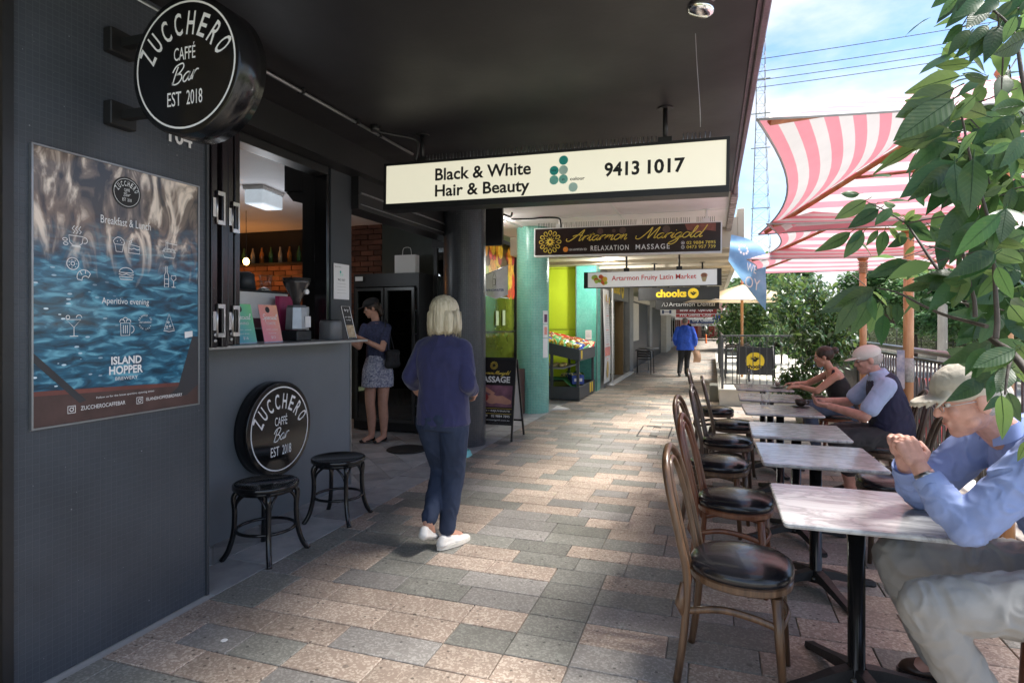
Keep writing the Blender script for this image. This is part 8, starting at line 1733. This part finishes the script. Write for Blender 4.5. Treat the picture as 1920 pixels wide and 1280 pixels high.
Fuse().chain([(-.65, 17.4, .80), (-.68, 17.5, .48), (-.69, 17.4, .10)], [.105, .08, .062]).chain([(-.82, 17.4, .80), (-.84, 17.35, .48), (-.87, 17.12, .14)], [.105, .08, .062]).build('trousers', blackc, mn, .012, 4)
shoe(mn, (-.69, 17.36, .005), (-.66, 17.56, .005), blacks); shoe(mn, (-.87, 17.06, .04), (-.87, 17.24, .005), blacks)
pb_ = thing('carry_bag', 'peach coloured bag carried in the right hand of the man in blue', 'bag', (-.44, 17.45, .5))
MB().grid(lambda u, v: (-.52+u*.2+.02*math.sin(v*4), 17.40+.05*math.sin(PI*u)*math.sin(PI*v), .40+v*.33), 6, 6).grid(lambda u, v: (-.32-u*.2+.02*math.sin(v*4), 17.40-.05*math.sin(PI*u)*math.sin(PI*v), .40+v*.33), 6, 6).build('bag_body', mat('peach_bag', (.62, .38, .25), .6), pb_)
MB().tube([(-.50, 17.42, .73), (-.47, 17.44, .80), (-.44, 17.42, .73)], .005, 5).build('handle', M['white'], pb_)

# --- barista behind the machine
br_ = thing('person', 'barista with dark hair bending behind the coffee machine', 'person', (-4.15, 4.62, 0))
f = Fuse(); Hb = HEADM((-4.10, 4.70, 1.70), (.75, -.65), .5); head(f, Hb, .98); f.cap((-4.2, 4.75, 1.45), (-4.15, 4.72, 1.6), .05, .05); f.torso([((-4.3, 4.8, .9), (.13, .1, 0), (-.06, .09, 0)), ((-4.25, 4.78, 1.42), (.12, .1, 0), (-.06, .08, 0))])
for k in (-1, 1): f.chain([(-4.25+k*.12, 4.78+k*.1, 1.4), (-4.15+k*.17, 4.6+k*.14, 1.2), (-3.98+k*.08, 4.45+k*.08, 1.25)], [.045, .038, .027]); hand(f, (-3.98+k*.08, 4.45+k*.08, 1.25), (.7, -.6, 0), (0, 0, -1), .6, k, .9); f.chain([(-4.3+k*.07, 4.8+k*.05, .9), (-4.3+k*.07, 4.8+k*.05, .07)], [.08, .045])
f.build('body', M['skin'], br_, .01, 3); face_parts(Hb, .98, br_, M['eyed']); Fuse().ell(Hb @ V3(0, -.02, .045), (.092, .10, .09), Hb.to_3x3()).cap(Hb @ V3(-.07, 0, .02), Hb @ V3(-.07, .0, -.04), .03, .025).cap(Hb @ V3(.07, 0, .02), Hb @ V3(.07, .0, -.04), .03, .025).build('hair', bpy.data.materials['dark_hair'], br_, .008, 3)
Fuse().torso([((-4.3, 4.8, .85), (.16, .12, 0), (-.08, .12, 0)), ((-4.25, 4.78, 1.4), (.15, .12, 0), (-.07, .1, 0)), ((-4.22, 4.76, 1.5), (.07, .06, 0), (-.04, .06, 0))]).build('shirt', blackc, br_, .012, 4)

# --- nearest man, elbows on the table
m1 = thing('person', 'man in khaki cap and blue shirt, hands clasped over the nearest table', 'person', (1.25, 2.6, 0))
hc_ = V3(.86, 2.50, 1.225); H1 = HEADM(hc_, (-1, -.04), .30); sk = M['skin2']
shN, shF = V3(1.045, 2.40, 1.075), V3(1.02, 2.80, 1.07); elN, elF = V3(.80, 2.40, .805), V3(.78, 2.80, .805); wrN, wrF = V3(.700, 2.485, .985), V3(.690, 2.63, .985)
f = Fuse(); head(f, H1, 1.06, 1.03); f.cap((.99, 2.58, 1.10), (.90, 2.53, 1.18), .062, .058); f.torso([((1.34, 2.6, .55), (0, .15, 0), (.11, 0, .02)), ((1.26, 2.6, .75), (0, .15, 0), (.12, 0, .05)), ((1.10, 2.6, .99), (0, .17, 0), (.09, 0, .07)), ((1.03, 2.59, 1.09), (0, .08, 0), (.05, 0, .05))])
f.chain([shN, elN, wrN], [.052, .046, .030]); f.chain([shF, elF, wrF], [.052, .046, .030])
# clasped hands: the near hand wraps the far fist
hand(f, wrN, (-.28, .42, .86), (-.15, 1, -.45), .95, -1, 1.0, .15); hand(f, wrF, (-.20, -.30, .93), (-.55, -1, -.25), 1.35, 1, 1.0, .15)
kN, kF = V3(.70, 2.40, .53), V3(.72, 2.82, .535); aN, aF = V3(.90, 2.42, .10), V3(.90, 2.93, .10)
f.chain([(1.30, 2.50, .53), kN, aN], [.09, .060, .042]); f.chain([(1.30, 2.72, .53), kF, aF], [.09, .060, .042]); f.cap(aN, (.82, 2.42, .04), .036, .03); f.cap(aF, (.82, 2.95, .04), .036, .03)
f.build('body', sk, m1, .0042, 2); face_parts(H1, 1.06, m1, mat('grey_brow', (.35, .3, .26), .7))
P = lambda x, y, z: H1 @ V3(x*1.06, y*1.06, z*1.06); R3 = H1.to_3x3()
f = Fuse(); f.ell(P(0, -.035, .012), (.083, .088, .075), R3); f.build('hair', hairmat('grey_hair', (.30, .27, .24), (.55, .52, .48)), m1, .006, 3, .003, (60, 60, 8))
f = Fuse(); f.ell(P(0, -.008, .062), (.098, .116, .078), R3); f.cap(P(-.05, .075, .045), P(.05, .075, .045), .020, .020)
for i in range(9): a = -1.0+i*.25; f.cap(P(.05*a*1.3, .08, .045), P(.062*a*1.0, .172-.05*a*a, .030-.012*a*a), .006, .005)
f.ell(P(0, .115, .040), (.070, .060, .0065), R3)
cp = f.build('cap', khaki, m1, .005, 4, .0015, (30, 30, 30)); MB().lathe([(.009, 0), (.008, .006), (.002, .008)], 12, H1 @ Matrix.Translation((0, -.008, .148))).build('button', khaki, cp)
gm = MB(); 
for sx in (-1, 1): gm.tube([P(sx*.032+.019*math.cos(a), .098, .008+.014*math.sin(a)) for a in [2*PI*i/14 for i in range(15)]], .0014, 5); gm.tube([P(sx*.052, .097, .012), P(sx*.081, .0, .012)], .0014, 5)
gm.tube([P(-.013, .1, .012), P(.013, .1, .012)], .0014, 5); gm.build('spectacles', M['steel'], m1)
# shirt
f = Fuse(); f.torso([((1.36, 2.6, .50), (0, .20, 0), (.15, 0, .03)), ((1.31, 2.6, .63), (0, .195, 0), (.17, 0, .05)), ((1.24, 2.6, .78), (0, .19, 0), (.16, 0, .07)), ((1.15, 2.6, .93), (0, .205, 0), (.13, 0, .08)), ((1.08, 2.6, 1.04), (0, .20, 0), (.10, 0, .08)), ((1.02, 2.595, 1.12), (0, .11, 0), (.06, 0, .05)), ((.985, 2.58, 1.135), (0, .07, 0), (.05, 0, .04))])
f.ell((1.13, 2.6, 1.0), (.12, .19, .10)); f.ell(shN, (.085, .075, .08)); f.ell(shF, (.085, .075, .08))
mN = elN.lerp(wrN, .62); mF = elF.lerp(wrF, .62)
f.chain([shN, elN+V3(.015, 0, .01), elN.lerp(wrN, .3), mN], [.083, .066, .060, .052]); f.chain([shF, elF+V3(.015, 0, .01), elF.lerp(wrF, .3), mF], [.083, .066, .060, .052])
sh = f.build('shirt', blueshirt, m1, .006, 7, .010, (13, 13, 13), 5)
for e_, w_ in ((elN, wrN), (elF, wrF)):
    a = e_.lerp(w_, .58); b = e_.lerp(w_, .84); MB().tube([a, a.lerp(b, .1), b.lerp(a, .1), b], [.050, .054, .050, .047], 20, cap=False).tube([b, b.lerp(a, .05), a], [.047, .044, .040], 20, cap=False).build('cuff', blueshirt, sh)
col_ = MB(); 
for s_ in (-1, 1): col_.grid(lambda u, v, s_=s_: tuple(V3(.985, 2.575, 1.14)+V3(-.055+u*.10, s_*(.02+.058*math.sin(PI*(.15+u*.7)))*(1+.28*v), -.035+.065*u+(.012-.050*v))), 10, 4)
col_.build('collar', blueshirt, sh)
for t_ in (.25, .5, .75): q = V3(.965, 2.575, 1.07).lerp(V3(1.10, 2.575, .70), t_); MB().ell(q, (.004, .006, .006)).build('button', M['paper'], sh)
MB().tube([wrN.lerp(elN, .10)+V3(0, 0, 0), wrN.lerp(elN, .22)], [.034, .035], 18).build('watch_strap', M['steel'], m1)
# trousers
f = Fuse(); f.torso([((1.36, 2.6, .44), (0, .19, 0), (.15, 0, 0)), ((1.36, 2.6, .56), (0, .19, 0), (.155, 0, .02)), ((1.33, 2.6, .64), (0, .18, 0), (.15, 0, .03))])
f.chain([(1.30, 2.50, .545), (1.0, 2.43, .56), kN, kN.lerp(aN, .45), aN+V3(0, 0, .02)], [.118, .105, .086, .080, .072]); f.chain([(1.30, 2.72, .545), (1.0, 2.79, .56), kF, kF.lerp(aF, .45), aF+V3(0, 0, .02)], [.118, .105, .086, .080, .072])
trs = f.build('trousers', cargo, m1, .006, 6, .015, (11, 11, 8), 9)
MB().grid(lambda u, v: (1.14-u*.20+.01*v, 2.327+.008*math.sin(PI*u)+.010*v, .60-v*.17-.01*u), 8, 8).build('cargo_pocket', cargo, trs)
shoe(m1, (.915, 2.42, .005), (.76, 2.42, .005), brownl, w=.05, h=.07, sole=blacks); shoe(m1, (.93, 2.94, .005), (.79, 2.96, .005), brownl, w=.05, h=.07, sole=blacks)

# --- man with white cap and vest at the fourth table
m2 = thing('person', 'man in white cap, navy vest and pale blue shirt holding a phone at a table', 'person', (1.35, 5.7, 0))
H2 = HEADM((1.235, 5.70, 1.185), (-1, -.05), .28); f = Fuse(); head(f, H2, 1.0)
f.cap((1.32, 5.7, 1.02), (1.27, 5.7, 1.12), .055, .053); f.torso([((1.42, 5.7, .5), (0, .14, 0), (.1, 0, 0)), ((1.38, 5.7, .8), (0, .14, 0), (.1, 0, .02)), ((1.33, 5.7, 1.0), (0, .16, 0), (.08, 0, .03)), ((1.31, 5.7, 1.06), (0, .07, 0), (.05, 0, .02))])
sN, sF = V3(1.32, 5.50, .99), V3(1.32, 5.90, .99); eN, eF = V3(1.16, 5.46, .745), V3(1.14, 5.95, .80); wN, wF = V3(.93, 5.62, .80), V3(.93, 5.80, .82)
f.chain([sN, eN, wN], [.05, .043, .029]); f.chain([sF, eF, wF], [.05, .043, .029]); hand(f, wN, (-1, .12, .12), (0, .5, 1), .75, 1, .98); hand(f, wF, (-1, -.25, .1), (0, -.5, 1), .75, -1, .98)
f.chain([(1.40, 5.6, .52), (1.02, 5.58, .53), (1.10, 5.62, .10)], [.085, .058, .04]); f.chain([(1.40, 5.8, .52), (1.02, 5.84, .53), (1.13, 5.86, .10)], [.085, .058, .04]); f.cap((1.10, 5.62, .09), (1.02, 5.62, .04), .035, .03); f.cap((1.13, 5.86, .09), (1.05, 5.86, .04), .035, .03)
f.build('body', sk, m2, .007, 3); face_parts(H2, 1, m2, bpy.data.materials['grey_brow'])
P = lambda x, y, z: H2 @ V3(x, y, z); R3 = H2.to_3x3()
Fuse().ell(P(0, -.028, .012), (.081, .088, .07), R3).build('hair', bpy.data.materials['grey_hair'], m2, .007, 3, .002)
f = Fuse().ell(P(0, -.008, .060), (.094, .110, .070), R3).ell(P(0, .115, .040), (.066, .062, .0075), R3).cap(P(-.05, .072, .045), P(.05, .072, .045), .018, .018); f.build('cap', whitecap, m2, .006, 4)
MB().tube([P(-.05, .095, .012), P(.05, .095, .012)], .002, 5).tube([P(-.078, 0, .012), P(-.05, .095, .012)], .002, 5).tube([P(.078, 0, .012), P(.05, .095, .012)], .002, 5).build('spectacles', M['blackgloss'], m2)
Fuse().torso([((1.34, 5.7, .92), (0, .17, 0), (.10, 0, .02)), ((1.33, 5.7, 1.02), (0, .165, 0), (.09, 0, .02)), ((1.31, 5.7, 1.08), (0, .085, 0), (.065, 0, .02)), ((1.295, 5.7, 1.105), (0, .068, 0), (.06, 0, .02))]).chain([sN, sN.lerp(eN, .72)], [.076, .070]).chain([sF, sF.lerp(eF, .72)], [.076, .070]).build('shirt', palesh, m2, .007, 5, .006, (12, 12, 12))
Fuse().torso([((1.42, 5.7, .50), (0, .19, 0), (.15, 0, 0)), ((1.41, 5.7, .65), (0, .19, 0), (.16, 0, .02)), ((1.385, 5.7, .82), (0, .175, 0), (.14, 0, .03)), ((1.35, 5.7, .96), (0, .175, 0), (.118, 0, .03)), ((1.335, 5.7, 1.035), (0, .15, 0), (.10, 0, .03)), ((1.325, 5.7, 1.06), (0, .10, 0), (.075, 0, .03))]).build('vest', vest, m2, .007, 6, .007, (10, 10, 8))
Fuse().torso([((1.42, 5.7, .44), (0, .18, 0), (.15, 0, 0)), ((1.42, 5.7, .56), (0, .18, 0), (.15, 0, 0))]).chain([(1.38, 5.6, .54), (1.02, 5.58, .54), (1.08, 5.61, .30)], [.11, .088, .082]).chain([(1.38, 5.8, .54), (1.02, 5.84, .54), (1.10, 5.86, .30)], [.11, .088, .082]).build('shorts', darkt, m2, .008, 5, .009, (11, 11, 9))
for a, b in (((1.12, 5.62), (1.0, 5.62)), ((1.15, 5.86), (1.03, 5.86))): shoe(m2, (*a, .005), (*b, .005), blacks, w=.05, h=.08, sole=M['inkgrey'])
MB().bx((.83, 5.64, .865), (.91, 5.78, .873), ch=.003).build('phone', M['blackgloss'], None, label='dark phone in the hands of the man in the vest', cat='phone')

# --- woman in black singlet at the furthest table
w3 = thing('person', 'woman with dark tied hair and black singlet leaning on the furthest table', 'person', (1.32, 7.45, 0))
H3 = HEADM((1.175, 7.42, 1.115), (-1, .12), .25); f = Fuse(); head(f, H3, .96)
f.cap((1.26, 7.45, .95), (1.20, 7.43, 1.06), .045, .044); f.torso([((1.40, 7.45, .5), (0, .14, 0), (.1, 0, 0)), ((1.35, 7.45, .72), (0, .12, 0), (.09, 0, .02)), ((1.29, 7.45, .90), (0, .145, 0), (.08, 0, .04)), ((1.25, 7.45, .985), (0, .07, 0), (.05, 0, .03))])
sN, sF = V3(1.27, 7.28, .92), V3(1.26, 7.62, .92); eN, eF = V3(1.08, 7.24, .755), V3(1.04, 7.68, .79); wN, wF = V3(.93, 7.37, .785), V3(.90, 7.55, .80)
f.chain([sN, eN, wN], [.043, .036, .025]); f.chain([sF, eF, wF], [.043, .036, .025]); hand(f, wN, (-1, .05, -.02), (0, .2, -1), .3, -1, .9); hand(f, wF, (-1, -.2, 0), (0, -.2, -1), .4, 1, .9)
f.chain([(1.38, 7.36, .52), (1.02, 7.34, .53), (1.10, 7.36, .10)], [.085, .058, .04]); f.chain([(1.38, 7.54, .52), (1.02, 7.58, .53), (1.12, 7.58, .10)], [.085, .058, .04]); f.cap((1.10, 7.36, .09), (1.0, 7.36, .04), .033, .028); f.cap((1.12, 7.58, .09), (1.02, 7.58, .04), .033, .028)
f.build('body', M['skin'], w3, .008, 3); face_parts(H3, .96, w3, M['eyed']); P = lambda x, y, z: H3 @ V3(x, y, z); R3 = H3.to_3x3()
Fuse().ell(P(0, -.022, .038), (.084, .096, .086), R3).ell(P(0, -.125, .05), (.042, .040, .040)).build('hair', bpy.data.materials['dark_hair'], w3, .007, 3, .003, (50, 50, 10))
Fuse().torso([((1.41, 7.45, .48), (0, .165, 0), (.13, 0, 0)), ((1.37, 7.45, .66), (0, .145, 0), (.125, 0, .02)), ((1.31, 7.45, .80), (0, .155, 0), (.12, 0, .03)), ((1.285, 7.45, .87), (0, .15, 0), (.10, 0, .04))]).cap((1.25, 7.36, .89), (1.265, 7.37, .97), .022, .016).cap((1.25, 7.54, .89), (1.265, 7.53, .97), .022, .016).build('singlet', blackc, w3, .008, 5, .005)
Fuse().torso([((1.42, 7.45, .44), (0, .17, 0), (.14, 0, 0)), ((1.42, 7.45, .54), (0, .17, 0), (.14, 0, 0))]).chain([(1.38, 7.36, .54), (1.02, 7.34, .54), (1.09, 7.36, .16)], [.10, .075, .055]).chain([(1.38, 7.54, .54), (1.02, 7.58, .54), (1.11, 7.58, .16)], [.10, .075, .055]).build('jeans', mat('jeans', (.06, .09, .15), .8, var=.3, scale=10), w3, .009, 4, .006)
for a, b in (((1.12, 7.36), (1.0, 7.36)), ((1.14, 7.58), (1.02, 7.58))): shoe(w3, (*a, .005), (*b, .005), whitel, w=.045)

# small litter: a coin-like spot of gum on the paving, leaves on slate
MB().lathe([(.016, .0005), (.014, .002)], 16, TM((-2.19, 2.245, 0))).build('paper_dot', M['paper'], label='tiny white disc lying on the paving near the pier', cat='litter')

# ------------------------------------------------------------------ render settings of the scene itself
scene.render.engine = 'CYCLES'
scene.cycles.max_bounces = 10; scene.cycles.transparent_max_bounces = 24
